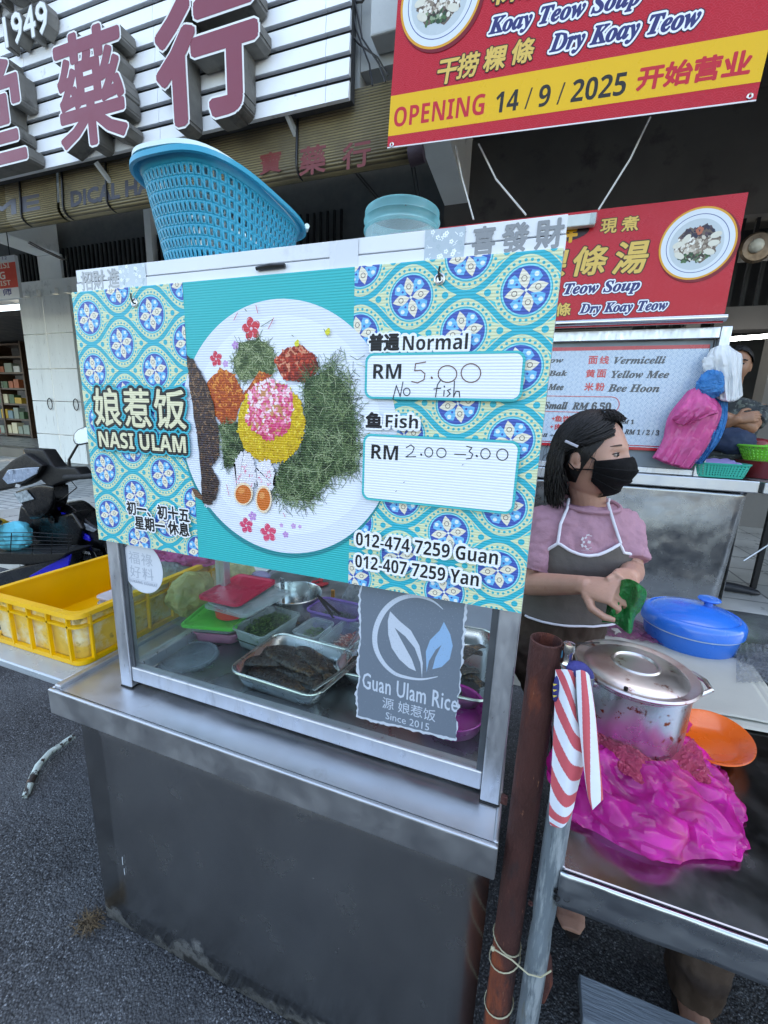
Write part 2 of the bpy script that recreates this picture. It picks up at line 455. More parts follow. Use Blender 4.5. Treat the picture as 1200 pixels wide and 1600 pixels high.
    def waves(s, x0, y0, x1, y1, r, cols, w):
        """overlapping fish-scale arcs"""
        old = s.clip; s.clip = (x0, y0, x1, y1); row = 0; y = y1
        while y > y0 - r:
            x = x0 - (r if row % 2 else 0)
            while x < x1 + r:
                for k, rr in enumerate((.93, .68, .43, .2)):
                    s.ring((x, y), r * rr, w, cols, 9, a0=R(28) if rr > .6 else R(0), a1=R(152) if rr > .6 else R(180))
                x += 2 * r
            y -= r * .52; row += 1
        s.clip = old; s.lv += 1

# ------------------------------------------------------------------ ground, shophouses
def asphalt(name):
    m, nt, b, L = newmat(name); v = coords(nt, (1, 1, 1))
    vo = node(nt, 'ShaderNodeTexVoronoi'); vo.inputs['Scale'].default_value = 170; L(v, vo.inputs['Vector'])
    v2 = node(nt, 'ShaderNodeTexVoronoi'); v2.inputs['Scale'].default_value = 260; L(v, v2.inputs['Vector'])
    sx = node(nt, 'ShaderNodeSeparateColor'); L(vo.outputs['Color'], sx.inputs[0]); s2 = node(nt, 'ShaderNodeSeparateColor'); L(v2.outputs['Color'], s2.inputs[0])
    c = mix(nt, ramp(nt, sx.outputs[0], 0, 1), C('34373a'), C('4b4f53')); c = mix(nt, ramp(nt, sx.outputs[1], .86, .99), c, C('6d7276')); c = mix(nt, ramp(nt, s2.outputs[0], .93, .97), c, C('8a8f93'))
    c = mix(nt, ramp(nt, vo.outputs['Distance'], .35, .75), c, C('1c1e21'))
    c = mix(nt, ramp(nt, nz(nt, v, 1.7, 5), .45, .7, 0, .5), c, C('5a5f63')); c = mix(nt, ramp(nt, nz(nt, v, 3.1, 5), .55, .7, 0, .6), c, C('25282c'))
    L(c, b.inputs['Base Color']); L(ramp(nt, nz(nt, v, 4), .3, .7, .62, .9), b.inputs['Roughness'])
    bn = node(nt, 'ShaderNodeBump'); bn.inputs['Strength'].default_value = .9; bn.inputs['Distance'].default_value = .004; bn.invert = True; L(vo.outputs['Distance'], bn.inputs['Height'])
    bn2 = node(nt, 'ShaderNodeBump'); bn2.inputs['Strength'].default_value = .7; bn2.inputs['Distance'].default_value = .02; L(nz(nt, v, 22, 5), bn2.inputs['Height']); L(bn.outputs[0], bn2.inputs['Normal']); L(bn2.outputs[0], b.inputs['Normal'])
    return m
M_asph = MT('asphalt', asphalt)
M_conc = MT('painted_concrete', pm, 'a9adad', .8, 0, .12, 2, .15, 40, spots=(('5e605f', 3, .58, .2),))
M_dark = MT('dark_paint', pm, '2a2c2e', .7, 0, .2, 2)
M_white = MT('white_paint', pm, 'd8dbdc', .5, 0, .05, 3, .05, 60, spots=(('9b9d9a', 5, .62, .18),))
M_ceil = MT('ceiling_paint', pm, 'eef0ee', .85, 0, .06, 1.5, spots=(('8d9090', 2, .6, .2),))
M_iron = MT('black_iron', pm, '17181a', .5, .4, .2, 20)
M_black = MT('black_plastic', pm, '121315', .38, 0, .2, 10, .05, 200)
def brickmat(name, a, b, mortar, sc, rough=.4, msize=.02, wid=1., row=1., off=0., vert=None):
    m, nt, bs, L = newmat(name)
    tc = node(nt, 'ShaderNodeTexCoord'); mp = node(nt, 'ShaderNodeMapping')
    if vert: mp.inputs['Rotation'].default_value = vert
    L(tc.outputs['Object'], mp.inputs['Vector'])
    t = node(nt, 'ShaderNodeTexBrick'); t.offset = off
    for k, v in (('Scale', sc), ('Mortar Size', msize), ('Brick Width', wid), ('Row Height', row)): t.inputs[k].default_value = v
    t.inputs['Color1'].default_value = (*C(a), 1); t.inputs['Color2'].default_value = (*C(b), 1); t.inputs['Mortar'].default_value = (*C(mortar), 1)
    L(mp.outputs[0], t.inputs['Vector'])
    f = ramp(nt, nz(nt, mp.outputs[0], 3), .3, .7, .75, 1.1)
    mm = mix(nt, 1.0, t.outputs['Color'], f, 'MULTIPLY'); L(mm, bs.inputs['Base Color'])
    L(ramp(nt, nz(nt, mp.outputs[0], 6), .3, .7, rough - .1, rough + .15), bs.inputs['Roughness'])
    bn = node(nt, 'ShaderNodeBump'); bn.inputs['Strength'].default_value = .4; bn.inputs['Distance'].default_value = .004; bn.invert = True
    L(t.outputs['Fac'], bn.inputs['Height']); L(bn.outputs[0], bs.inputs['Normal'])
    return m
M_tile = MT('walkway_tiles', brickmat, 'bdbdb6', 'c8c7c0', '7b7c78', 1.0, .32, .008, .4, .4)
M_paver = MT('paver_tiles', brickmat, 'bbbdb8', 'c6c7c1', '868885', 1.0, .7, .012, .22, .11, .5)

mb = MB()
mb.grid(lambda u, v: (-150 + 300 * u, -150 + 300 * v, 0), 30, 30)
tag(mb.build('road', M_asph, smooth=0, recenter=False), kind='structure')
FZ = .45
mb = MB(); mb.bb(-5.2, 40, 2.35, 12, -.3, FZ); tag(mb.build('walkway', M_tile, recenter=False, bevel=.01), kind='structure')
mb = MB(); mb.bb(-40, -5.204, 2.35, 12, -.3, FZ); tag(mb.build('pavement', M_paver, recenter=False, bevel=.01), kind='structure')

FY, BY, CZ = 3.0, 6.0, 5.0
left = thing('shophouse', 'pale shophouse with a deep covered walkway, white door leaves and a louvred white fascia sign', 'shophouse', (-8, BY, FZ))
mb = MB(); mb.bb(-22, -1.32, FY, FY + .25, 3.66, 9.5); mb.bb(-22, -1.32, FY + .25, 14, 9.2, 9.5); mb.build('facade_wall', M_conc, left, smooth=0)  # street wall, plus an unseen roof slab added to block the sun
mb = MB(); mb.bb(-22, -1.0, FY + .25, BY, CZ, CZ + .15); mb.build('ceiling', M_ceil, left, smooth=0)
bx = P(62, 420, Y=BY).x; bx2 = P(97, 420, Y=BY).x
mb = MB(); mb.bb(bx, bx2, FY + .26, BY - .01, 4.35, CZ - .003); mb.build('beam', M_ceil, left, smooth=0, bevel=.01)
# the shop front: lintel, dark transom grilles, posts
zl0, zl1 = 3.62, 3.92
mb = MB(); mb.bb(-22, -1.0, BY - .06, BY + .2, zl0, zl1); mb.build('lintel', M_ceil, left, smooth=0, bevel=.01)
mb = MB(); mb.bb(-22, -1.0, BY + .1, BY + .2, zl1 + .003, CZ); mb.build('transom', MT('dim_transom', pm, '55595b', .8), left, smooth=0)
mb = MB()
for k in range(120):
    x = -16 + k * .11
    mb.bb(x, x + .03, BY + .02, BY + .05, zl1 + .004, CZ - .55)
mb.build('grille', M_iron, left, smooth=0)
MB().bb(bx, bx2, BY - .02, BY + .12, zl1 + .003, 4.347).build('transom_post', M_ceil, left, smooth=0); MB().bb(P(230, 395, Y=BY).x, P(240, 395, Y=BY).x, BY - .02, BY + .1, zl1 + .003, CZ - .003).build('transom_post', M_ceil, left, smooth=0)
for q in (40, 58, 86, 106, 135): x = P(q, 462, Y=BY - .1).x; MB().bb(x - .06, x + .06, BY - .14, BY - .063, zl0 + .02, zl0 + .12).build('bracket', M_ceil, left, smooth=0)
M_door = MT('door_paint', pm, 'e2e6e2', .55, 0, .06, 1.2, .1, 30, stretch=(3, 3, .35), spots=(('6c6b66', 4, .60, .18), ('8b8a84', 14, .62, .1)))
for a, b, dy in ((40, 76, 0), (79, 121, .03)):
    mb = MB(); x0, x1 = P(a, 600, Y=BY).x, P(b, 600, Y=BY).x
    x0, x1 = P(a, 472, Y=BY).x, P(b, 472, Y=BY).x
    z = FZ + .01
    for z1 in (1.02, 1.68, 2.3, 2.95, zl0 - .005):
        mb.bb(x0, x1, BY - .12 - dy, BY - .04 - dy, z, z1 - .012); z = z1
    d = mb.build('door_leaf', M_door, left, smooth=0, bevel=.006)
    hx = x1 - .1
    MB().tube([(hx + .07 * math.cos(t / 8 * 6.28), BY - .15 - dy, 1.62 + .11 * math.sin(t / 8 * 6.28)) for t in range(8)], .009, 6, closed=True).build('handle', M_iron, d)
x1 = P(121, 600, Y=BY).x
mb = MB(); mb.bb(x1 + .2, -1.0, BY, BY + .1, FZ, zl0 - .003); mb.build('door', MT('green_door', pm, '1d3a34', .5, 0, .2, 3), left, smooth=0)
# the open shop bay on the left
xo = P(40, 600, Y=BY).x - .25
m_frieze = MT('patterned_tiles', brickmat, 'b8b2a2', 'a39c8c', '6b665c', 1.0, .4, .02, .2, .16, .5)
mb = MB(); mb.bb(-22, xo, BY - .08, BY + .3, FZ, FZ + .2); mb.build('plinth', m_frieze, left, smooth=0)
mb = MB(); mb.bb(-22, xo, BY + .303, 11, FZ + .04, FZ + .19); mb.build('shop_floor', M_tile, left, smooth=0)
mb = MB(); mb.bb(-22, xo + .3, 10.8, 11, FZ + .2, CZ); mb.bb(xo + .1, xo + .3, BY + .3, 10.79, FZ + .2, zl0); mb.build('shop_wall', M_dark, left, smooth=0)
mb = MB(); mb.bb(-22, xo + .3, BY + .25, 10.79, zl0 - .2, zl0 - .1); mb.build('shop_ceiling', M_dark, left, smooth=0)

# things inside the medicine shop
WOOD = MT('dark_wood', pm, '4a3423', .5, 0, .25, 4, .1, 40, stretch=(1, 1, 5))
sh = thing('shelf', 'tall dark wooden shelf of small goods at the back of the open shop', 'shelf', (-15.5, 8.6, FZ + .2))
mb = MB()
xs0, xs1 = P(0, 560, Y=8.6).x - 1.0, P(46, 560, Y=8.6).x
for z in (.7, 1.15, 1.6, 2.05, 2.5, 2.95, 3.3): mb.bb(xs0, xs1, 8.4, 8.8, z, z + .05)
mb.build('board', WOOD, sh, smooth=0)
mb = MB()
for x in (xs0, (xs0 + xs1) / 2, xs1): mb.bb(x - .03, x + .03, 8.38, 8.82, FZ + .2, 3.4)
mb.build('upright', WOOD, sh, smooth=0)
cols = ['d9cfae', '8e9a8c', 'b0603c', 'c8a13a', 'd7d9d6', '6f8a93', 'a33b32', '4b6a4a']
for r_, z in enumerate((.75, 1.2, 1.65, 2.1, 2.55)):
    x = xs0 + .06
    while x < xs1 - .3:
        w_, h_ = random.uniform(.16, .34), random.uniform(.15, .33)
        c = random.choice(cols)
        o = MB().bb(x, x + w_, 8.42, 8.62, z + .001, z + h_).build('goods_box', MT('carton_' + c, pm, c, .6, 0, .1, 6), smooth=0, bevel=.005)
        tag(o, 'small carton on the dark shelf inside the open shop', 'box', 'cartons on the shop shelf')
        x += w_ + random.uniform(.01, .08)
st = thing('stool', 'wooden stool standing in the open shop beside the white door leaf', 'stool', P(45, 672, Z=FZ + .2))
sx, sy = st.location.x, st.location.y
MB().bb(sx - .24, sx + .24, sy - .24, sy + .24, FZ + .85, FZ + .9).build('seat', MT('stool_wood', pm, '6b3c26', .45, 0, .2, 5), st, bevel=.01)
for ax in (-1, 1):
    for ay in (-1, 1): MB().bar((sx + ax * .22, sy + ay * .22, FZ + .2), (sx + ax * .17, sy + ay * .17, FZ + .85), .05).build('leg', MATS['stool_wood'], st)
lt = MB().tube([P(-30, 508, Y=8.2), P(26, 507, Y=8.2)], .02, 8).build('light_tube', glow('tube_light', 'f2f6ff', 6)); tag(lt, 'lit fluorescent tube in the dark open shop', 'lamp')

# the small orange shop sign hanging in the walkway
hs = Art(P(-45, 470, Y=5.0), (1, 0, 0), (0, 0, 1), (0, -1, 0))
a = hs.px(-60, 395); b = hs.px(24, 466); c_ = hs.px(22, 398)
hs.lv = 1; hs.rect(a[0], b[1], c_[0], c_[1], C('d9dde0')); hs.lv = 2
r1 = hs.px(22, 409); r2 = hs.px(22, 449)
hs.rect(a[0], r2[1], c_[0], r1[1], C('d8412a')); hs.lv = 3
hs.tpx('RISI', (-6, 411), (-6, 421), 15, 417, C('e9d9c8'), st='SB'); hs.tpx('G', (0, 425), (0, 437), 8, 430, C('efe9e0'), st='SB'); hs.tpx('NIST', (-7, 440), (-7, 448), 17, 444, C('e9d9c8'), st='SB')
hs.tpx('12', (4, 401), (4, 406), 11, 404, C('2c3a78')); hs.tpx('师', (6, 452), (6, 462), 18, 456, C('26307a'), bold=.004)
ho = thing('hanging_sign', 'orange and white shop sign hung from the walkway ceiling by the white doors', 'sign', P(0, 466, Y=5.0))
MB().bb(hs.O.x + a[0], hs.O.x + c_[0], 5.0, 5.05, hs.O.z + b[1], hs.O.z + c_[1]).build('board', M_white, ho, smooth=0)
hs.build('lettering', MT('print_matt', pr, .45), ho, smooth=0, fix=False)
xx = hs.O.x + c_[0] - .15; MB().tube([(xx, 5.025, hs.O.z + c_[1]), (xx, 5.025, CZ)], .008, 6).build('hanger', M_iron, ho)

# right-hand shophouse: dark walkway
right = thing('shophouse', 'dark unlit shophouse behind the red banner and the noodle stall', 'shophouse', (3, BY, FZ))
M_grey = MT('grey_paint', pm, '6d6a66', .85, 0, .12, 1.3, spots=(('3f3d3b', 2.5, .55, .2),))
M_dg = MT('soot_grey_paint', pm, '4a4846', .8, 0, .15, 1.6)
mb = MB(); mb.bb(-1.316, 14, FY, FY + .25, 3.75, 9.5); mb.bb(-1.316, 14, FY + .25, 14, 9.2, 9.5); mb.build('facade_wall', M_conc, right, smooth=0)  # same here: the roof slab is out of view, added to keep sun off
Xa, Xb = P(659, 233, Z=4.3).x, P(706, 228, Z=4.3).x
mb = MB(); mb.bb(Xa, Xb, FY + .26, BY, 4.3, CZ + .1); mb.build('beam', M_ceil, right, smooth=0, bevel=.012)
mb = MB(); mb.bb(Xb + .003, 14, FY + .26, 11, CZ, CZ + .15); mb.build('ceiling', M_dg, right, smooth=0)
mb = MB(); zt = P(750, 378, Y=BY).z
mb.bb(Xa, 14, BY, BY + .2, zt, CZ - .004)
mb.bb(P(1110, 300, Y=BY).x, P(1133, 300, Y=BY).x, BY - .01, BY + .21, FZ, zt); mb.bb(P(1186, 640, Y=BY).x, P(1186, 640, Y=BY).x + .35, BY - .02, BY + .22, FZ, 3.1)
mb.bb(Xa, 1.0, BY, BY + .2, FZ, zt - 1.1)
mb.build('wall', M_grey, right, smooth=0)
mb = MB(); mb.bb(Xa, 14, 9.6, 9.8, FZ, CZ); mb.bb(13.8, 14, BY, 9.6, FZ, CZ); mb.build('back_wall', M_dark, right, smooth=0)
mb = MB()
for k in range(70): x = Xa + .2 + k * .13; mb.bb(x, x + .035, BY + .08, BY + .12, zt - 1.09, zt - .003)
mb.build('grille', M_iron, right, smooth=0)
mb = MB(); zz = P(1160, 525, Y=BY).z; mb.bb(P(1110, 525, Y=BY).x, 12, BY - .05, BY + .15, zz + .06, zz + .3); mb.build('crossbar', M_dg, right, smooth=0)
lt2 = MB().tube([P(1125, 531, Y=5.6), P(1240, 522, Y=5.6)], .022, 8).build('light_tube', glow('tube_light_right', 'eef3ff', 4)); tag(lt2, 'lit fluorescent tube behind the noodle stall on the right edge', 'lamp')
MB().bb(P(1163, 392, Y=4.5).x, P(1290, 392, Y=4.5).x, 4.5, 4.6, P(1180, 402, Y=4.5).z, P(1180, 372, Y=4.5).z).build('wall_panel', MT('beige_board', pm, '8d8478', .6, 0, .1, 3), right, smooth=0)
lp = thing('lamp', 'round bronze lamp on a beige board above the stall on the right', 'lamp', P(1182, 392, Y=4.42))
MB().lathe([(.0, -.05), (.05, -.048), (.1, -.02), (.115, 0), (.1, .02), (.0, .03)], P(1182, 387, Y=4.44), 24, rot=Matrix.Rotation(R(90), 3, 'X')).build('shade', MT('bronze', pm, '6b5846', .35, .7, .2, 12), lp)
MB().ball(P(1182, 384, Y=4.4), .05).build('bulb', MT('frosted_bulb', pm, 'd8d2c0', .15, 0, .05, 5), lp)

# corbel, conduit, loose wires under the fascia
cb = MB(); q = P(585, 60, Y=2.85)
cb.bb(P(578, 60, Y=2.85).x, P(640, 60, Y=2.85).x, 2.85, 2.995, P(585, 55, Y=2.85).z, 4.7); cb.build('corbel', M_conc, right, smooth=0, bevel=.01)
for i, pts in enumerate(([(549, -10), (556, 45), (577, 100), (582, 134)], [(553, -5), (566, 60), (592, 100), (602, 128)], [(545, 48), (560, 68), (590, 90), (606, 118)], [(546, -8), (556, 4), (566, 3), (572, -6)])):
    o = MB().tube([P(x, y, Y=2.93) for x, y in pts], .006, 6).build('cable', M_black)
    tag(o, ['thin black cable hanging by the end of the white fascia sign', 'black cable curving down behind the edge of the red banner', 'thicker black cable crossing from the white fascia to the banner', 'short black loop of cable at the top of the white fascia end'][i], 'cable')
for i, pts in enumerate(([(748, 225), (775, 280), (822, 336)], [(1016, 183), (985, 248), (935, 328)], [(712, 228), (722, 278), (740, 343)])):
    o = MB().tube([P(x, y, Y=2.75) for x, y in pts], .005, 6).build('cord', MT('pale_cord', pm, 'c9c9c4', .7))
    tag(o, ['pale cord running from under the banner down to the red signboard, the middle one', 'pale cord tied to the white lamp on the red signboard', 'pale cord left of the others, beside the beam under the banner'][i], 'cord')
for i, pts in enumerate(([(553, 268), (600, 325)], [(642, 255), (657, 340)], [(0, 355), (60, 388), (100, 407)])):
    mb = MB()
    for dx in (0, 5): mb.tube([P(x + dx, y, Y=3.4 if i < 2 else 5.5) for x, y in pts], .006 if i < 2 else .012, 6)
    o = mb.build('cable', M_black); tag(o, ['pair of black cables slanting under the bamboo blind', 'pair of black cables dropping from the rolled end of the bamboo blind', 'pair of black cables slanting along the pale ceiling at the left edge'][i], 'cable')

# louvred fascia sign with raised letters
fs = thing('fascia_sign', 'white louvred fascia sign with raised maroon characters', 'sign', (-4, 2.9, 3.56))
SY = 2.86
a = P(545, 152, Y=SY); xr = a.x; z0 = a.z
mb = MB(); k = 0
while z0 + k * .125 < 5.6:
    zb = z0 + k * .125
    x = -8.5
    while x < xr - .01:
        x2 = min(x + 1.4, xr)
        mb.add([(x, SY, zb), (x2 - .004, SY, zb), (x2 - .004, SY + .012, zb + .098), (x, SY + .012, zb + .098), (x, SY + .03, zb), (x2 - .004, SY + .03, zb), (x2 - .004, SY + .03, zb + .098), (x, SY + .03, zb + .098)],
               [(0, 1, 2, 3), (4, 7, 6, 5), (0, 4, 5, 1), (3, 2, 6, 7), (0, 3, 7, 4), (1, 5, 6, 2)])
        x = x2
    k += 1
M_slat = MT('white_slats', pm, 'eef1f3', .42, 0, .04, 3, spots=(('a8a9a6', 6, .63, .12),))
mb.build('slat_panel', M_slat, fs, smooth=0)
MB().bb(-8.5, xr, SY + .04, SY + .09, z0 + .01, 5.6).build('backing', MT('shadow_backing', pm, '3a3b3c', .8), fs, smooth=0)  # board behind the slats in one even dark grey
for q in ((150, 258), (445, 175)):
    b0 = P(*q, Y=SY + .02); MB().bar(b0 + Vector((0, 0, .02)), b0 + Vector((.03, .12, -.10)), .03).build('bracket', M_conc, fs)
M_side = MT('letter_sides', pm, '75736e', .55, .2, .25, 6, spots=(('3c3a37', 5, .55, .15),))
def raised(t, box, face, edge, dep, bold, rim, yb):
    vs, fc, ed, bb = glyphs(t)
    sx = (box[2] - box[0]) / (bb[2] - bb[0]); sy = (box[3] - box[1]) / (bb[3] - bb[1])
    q = [(box[0] + (v[0] - bb[0]) * sx, box[1] + (v[1] - bb[1]) * sy) for v in vs]
    body = MB(); wd = bold + rim
    for k, (i, j) in enumerate(ed):
        a, b = Vector((q[i][0], 0, q[i][1])), Vector((q[j][0], 0, q[j][1])); l = (b - a).length
        if l < 1e-5: continue
        jt = (k % 9) * .0002
        body.prism([(q[i][0] + x * wd, yb - dep + jt, q[i][1] + y * wd) for x, y in HEX], (0, dep - .002, 0))
        n = Vector((-(b - a).z, 0, (b - a).x)) / l * wd
        body.prism([p + Vector((0, yb - dep + jt + .0001, 0)) for p in (a + n, a - n, b - n, b + n)], (0, dep - .002, 0))
    body.build('letter_body', M_side, fs, smooth=0)
    A = Art((0, yb - dep, 0), (1, 0, 0), (0, 0, 1), (0, -1, 0)); A.STEP = 2e-3
    A.text(t, box, face, outs=((wd, edge),), bold=bold)
    A.build('letter_face', MT('letter_print', pr, .4), fs, smooth=0, fix=False)
def pb(x0, y0, x1, y1, Y):
    a, b = P(x0, y1, Y=Y), P(x1, y0, Y=Y); c, d = P(x0, y0, Y=Y), P(x1, y1, Y=Y)
    return (min(a.x, c.x), min(a.z, d.z), max(b.x, d.x), max(b.z, c.z))
MAR, WHT = C('7d2a3c'), C('e3e6e4')
for t, (x0, x1, yt, yb_) in (('行', (246, 398, -12, 180)), ('藥', (88, 192, 45, 224)), ('堂', (-78, 33, 102, 260))):
    Yl = SY - .13; lo = P((x0 + x1) / 2, yb_, Y=Yl); hi = P((x0 + x1) / 2, yt, Y=Yl)
    raised(t, (P(x0, (yt + yb_) / 2, Y=Yl).x, lo.z, P(x1, (yt + yb_) / 2, Y=Yl).x, hi.z), MAR, WHT, .12, (.030 if t == '行' else .017), .013, SY - .004)
Yl = SY - .09
raised('1949', (P(6, 50, Y=Yl).x, P(40, 62, Y=Yl).z, P(74, 30, Y=Yl).x, P(40, 12, Y=Yl).z), C('dfe2df'), C('8b8d8b'), .08, .004, .006, SY - .004)
raised('SINCE', (P(-50, -8, Y=Yl).x, P(0, 2, Y=Yl).z, P(46, -22, Y=Yl).x, P(0, -40, Y=Yl).z), C('dfe2df'), C('8b8d8b'), .08, .004, .006, SY - .004)

# bamboo blinds under the fascia
def bamboomat(name):
    m, nt, b, L = newmat(name); v = coords(nt, (1, 1, 1))
    wv = node(nt, 'ShaderNodeTexWave', wave_type='BANDS', bands_direction='Z'); wv.inputs['Scale'].default_value = 18; L(v, wv.inputs['Vector'])
    c = mix(nt, nz(nt, coords(nt, (.6, 30, 30)), 3, 3), C('6a5f45'), C('94875e'))
    c = mix(nt, ramp(nt, wv.outputs['Fac'], 0, .35), C('2f2a20'), c)
    c = mix(nt, ramp(nt, nz(nt, v, 2.5), .5, .75), c, C('5a523f'))
    L(c, b.inputs['Base Color']); b.inputs['Roughness'].default_value = .6
    bn = node(nt, 'ShaderNodeBump'); bn.inputs['Strength'].default_value = .8; bn.inputs['Distance'].default_value = .006; L(wv.outputs['Fac'], bn.inputs['Height']); L(bn.outputs[0], b.inputs['Normal'])
    return m
M_bam = MT('bamboo', bamboomat)
def blind(x0, x1, zb, label, texts, bands):
    t = thing('bamboo_blind', label, 'blind', ((x0 + x1) / 2, 2.98, zb))
    prof = [(2.992, 3.655)] + [(2.99 - .005 * k, 3.6 - (3.6 - zb - .07) * k / 5) for k in range(6)]
    yb_, zc = prof[-1][0] + .07, zb + .07
    prof += [(yb_ - .07 * math.cos(R(a)), zc - .07 * math.sin(R(a))) for a in range(20, 300, 25)]
    mb = MB(); rings = [[(x, y, z) for (y, z) in prof] for x in (x0, (x0 + x1) / 2, x1)]
    n = len(prof)
    for i in range(2):
        mb.add(rings[i] + rings[i + 1], [(j, j + 1, n + j + 1, n + j) for j in range(n - 1)])
    mb.build('slats', M_bam, t, solid=.008, smooth=60)
    for xb in bands:
        mb = MB(); mb.tube([(xb, y - .012, z) for (y, z) in prof[1:]], .009, 6); mb.build('cord', M_black, t)
    for s_, box, col, bold in texts:
        zo = zb + .07; V_ = Vector((0, .025, 3.6 - zo)).normalized(); A = Art((0, 2.9605, zo), (1, 0, 0), V_, Vector((0, -V_.z, V_.y))); A.STEP = 2e-4; A.text(s_, (box[0], box[1] - zo, box[2], box[3] - zo), C(col), bold=bold); A.build('lettering', MT('print_matt', pr, .45), t, smooth=0, fix=False)
zb = P(420, 278, Y=2.98).z
BYp = 2.955
def tb(x0, y0, x1, y1):
    lo, hi = P((x0 + x1) / 2, y1, Y=BYp), P((x0 + x1) / 2, y0, Y=BYp)
    return (P(x0, (y0 + y1) / 2, Y=BYp).x, lo.z, P(x1, (y0 + y1) / 2, Y=BYp).x, hi.z)
blind(P(93, 290, Y=2.98).x, P(655, 210, Y=2.98).x, zb - .02, 'bamboo blind with red and dark characters under the white fascia, the longer one',
      [('寶', tb(405, 236, 438, 270), '6a1a14', .003), ('藥', tb(468, 226, 508, 272), '6a1a14', .004), ('行', tb(535, 220, 578, 262), '6a1a14', .004), ('DICAL HALL', tb(108, 283, 265, 308), '191726', .008)],
      [P(q, 260, Y=2.98).x for q in (96, 166, 466)])
blind(P(-60, 330, Y=2.98).x, P(89, 300, Y=2.98).x, zb - .02, 'bamboo blind with faded dark lettering at the left edge of the picture', [('ME', tb(-20, 310, 60, 333), '3a3a44', .008)], [P(32, 290, Y=2.98).x])
o = MB().tube([P(640, 246, Y=3.0), P(662, 238, Y=3.0)], .055, 14).build('cloth_roll', MT('dark_cloth', pm, '3c2f38', .8, 0, .2, 8, .4, 60)); tag(o, 'dark rolled cloth tied at the right end of the bamboo blind', 'cloth roll')

# ------------------------------------------------------------------ the cart and its glass cabinet
M_steel = MT('counter_steel', steel, 'c9ccd0', .40, (1, 40, 40), .08, spots=(('a39e98', 9, .6, .2),))
M_lip = MT('lip_steel', steel, 'b9bdc1', .42, (1, 40, 40), .14)
M_panel = MT('panel_steel', pm, 'b4b6b6', .24, 1.0, .06, 4, .02, 6, rvar=.05, spots=(('a2a4a4', 60, .66, .06),))
def splash(m):
    nt = m.node_tree; b = nt.nodes['Principled BSDF']; v = coords(nt, (1, 1, 1)); sp = node(nt, 'ShaderNodeSeparateXYZ'); nt.links.new(v, sp.inputs[0])
    ad = node(nt, 'ShaderNodeMath', operation='ADD'); nt.links.new(ramp(nt, nz(nt, v, 9, 6), .3, .7, -.06, .09), ad.inputs[0]); nt.links.new(sp.outputs[2], ad.inputs[1])
    f = ramp(nt, ad.outputs[0], .0, .07, 1, 0)          # dried road splash along the foot of the panel
    l = b.inputs['Base Color'].links[0].from_socket; nt.links.new(mix(nt, f, l, C('111213')), b.inputs['Base Color'])
    nt.links.new(ramp(nt, f, 0, 1, 1, .05), b.inputs['Metallic'])
    r = b.inputs['Roughness'].links[0].from_socket; mx = node(nt, 'ShaderNodeMath', operation='MAXIMUM'); nt.links.new(r, mx.inputs[0]); nt.links.new(ramp(nt, f, 0, 1, 0, .85), mx.inputs[1]); nt.links.new(mx.outputs[0], b.inputs['Roughness'])
splash(M_panel)
M_alu = MT('aluminium', pm, 'c3c8ce', .38, .85, .06, 8, .03, 60, stretch=(3, 3, 1), spots=(('6e7174', 40, .68, .06), ('8d9195', 7, .6, .2)))
M_rub = MT('black_rubber', pm, '1b1c1d', .7)
M_glass = MT('pane_glass', glass, smear=.025)
CX0, CX1, CY0, CY1, CT = -1.10, .02, .604, 1.75, .80
cart = thing('food_cart', 'stainless steel food cart with a glass cabinet on its wide counter', 'food cart', (-.54, 1.15, 0))
mb = MB(); mb.bb(CX0 + .002, CX1 - .002, CY0 + .012, CY1, .775, CT); mb.build('counter_top', M_steel, cart, smooth=0)
mb = MB(); mb.bb(CX0, CX1, CY0, CY0 + .010, .732, CT + .003); mb.bb(CX0, CX0 + .010, CY0 + .0105, CY1, .732, CT + .003); mb.bb(CX1 - .010, CX1, CY0 + .0105, CY1, .732, CT + .003)
mb.bb(CX0 + .0105, CX0 + .03, CY0 + .0105, CY1 - .002, CT - .01, CT + .012)
mb.build('lip', M_lip, cart, smooth=0, bevel=.004, seg=3)
mb = MB()
mb.grid(lambda u, v: (-1.058 + 1.071 * u, .648 + .004 * math.sin(u * 9) * v, .010 + .740 * v), 10, 8)
mb.build('front_panel', M_panel, cart, smooth=60, solid=.002)
mb = MB(); mb.bb(-1.058, -1.055, .652, CY1 - .03, .03, .77); mb.bb(-.006, -.003, .652, CY1 - .03, .03, .77); mb.bb(-1.05, -.01, CY1 - .035, CY1 - .032, .03, .77); mb.build('side_panel', M_panel, cart, smooth=0)
for x in (-1.03, -.03):
    for y in (.68, CY1 - .06): MB().bb(x - .018, x + .018, y - .018, y + .018, 0.001, .74).build('leg', M_alu, cart, smooth=0)
mb = MB()
for x, y in ((457, 1276), (457, 1291), (605, 1294), (603, 1312)):
    x_, y_ = 400 + (x) * .3833, 0
for x, y in ((575, 1269), (575, 1292), (633, 1289), (632, 1314)):
    q = P(x, y, Y=CY0); mb.lathe([(.0, -.002), (.003, -.001), (.003, .0)], q, 10, rot=Matrix.Rotation(R(90), 3, 'X'))
mb.build('rivet', M_iron, cart)

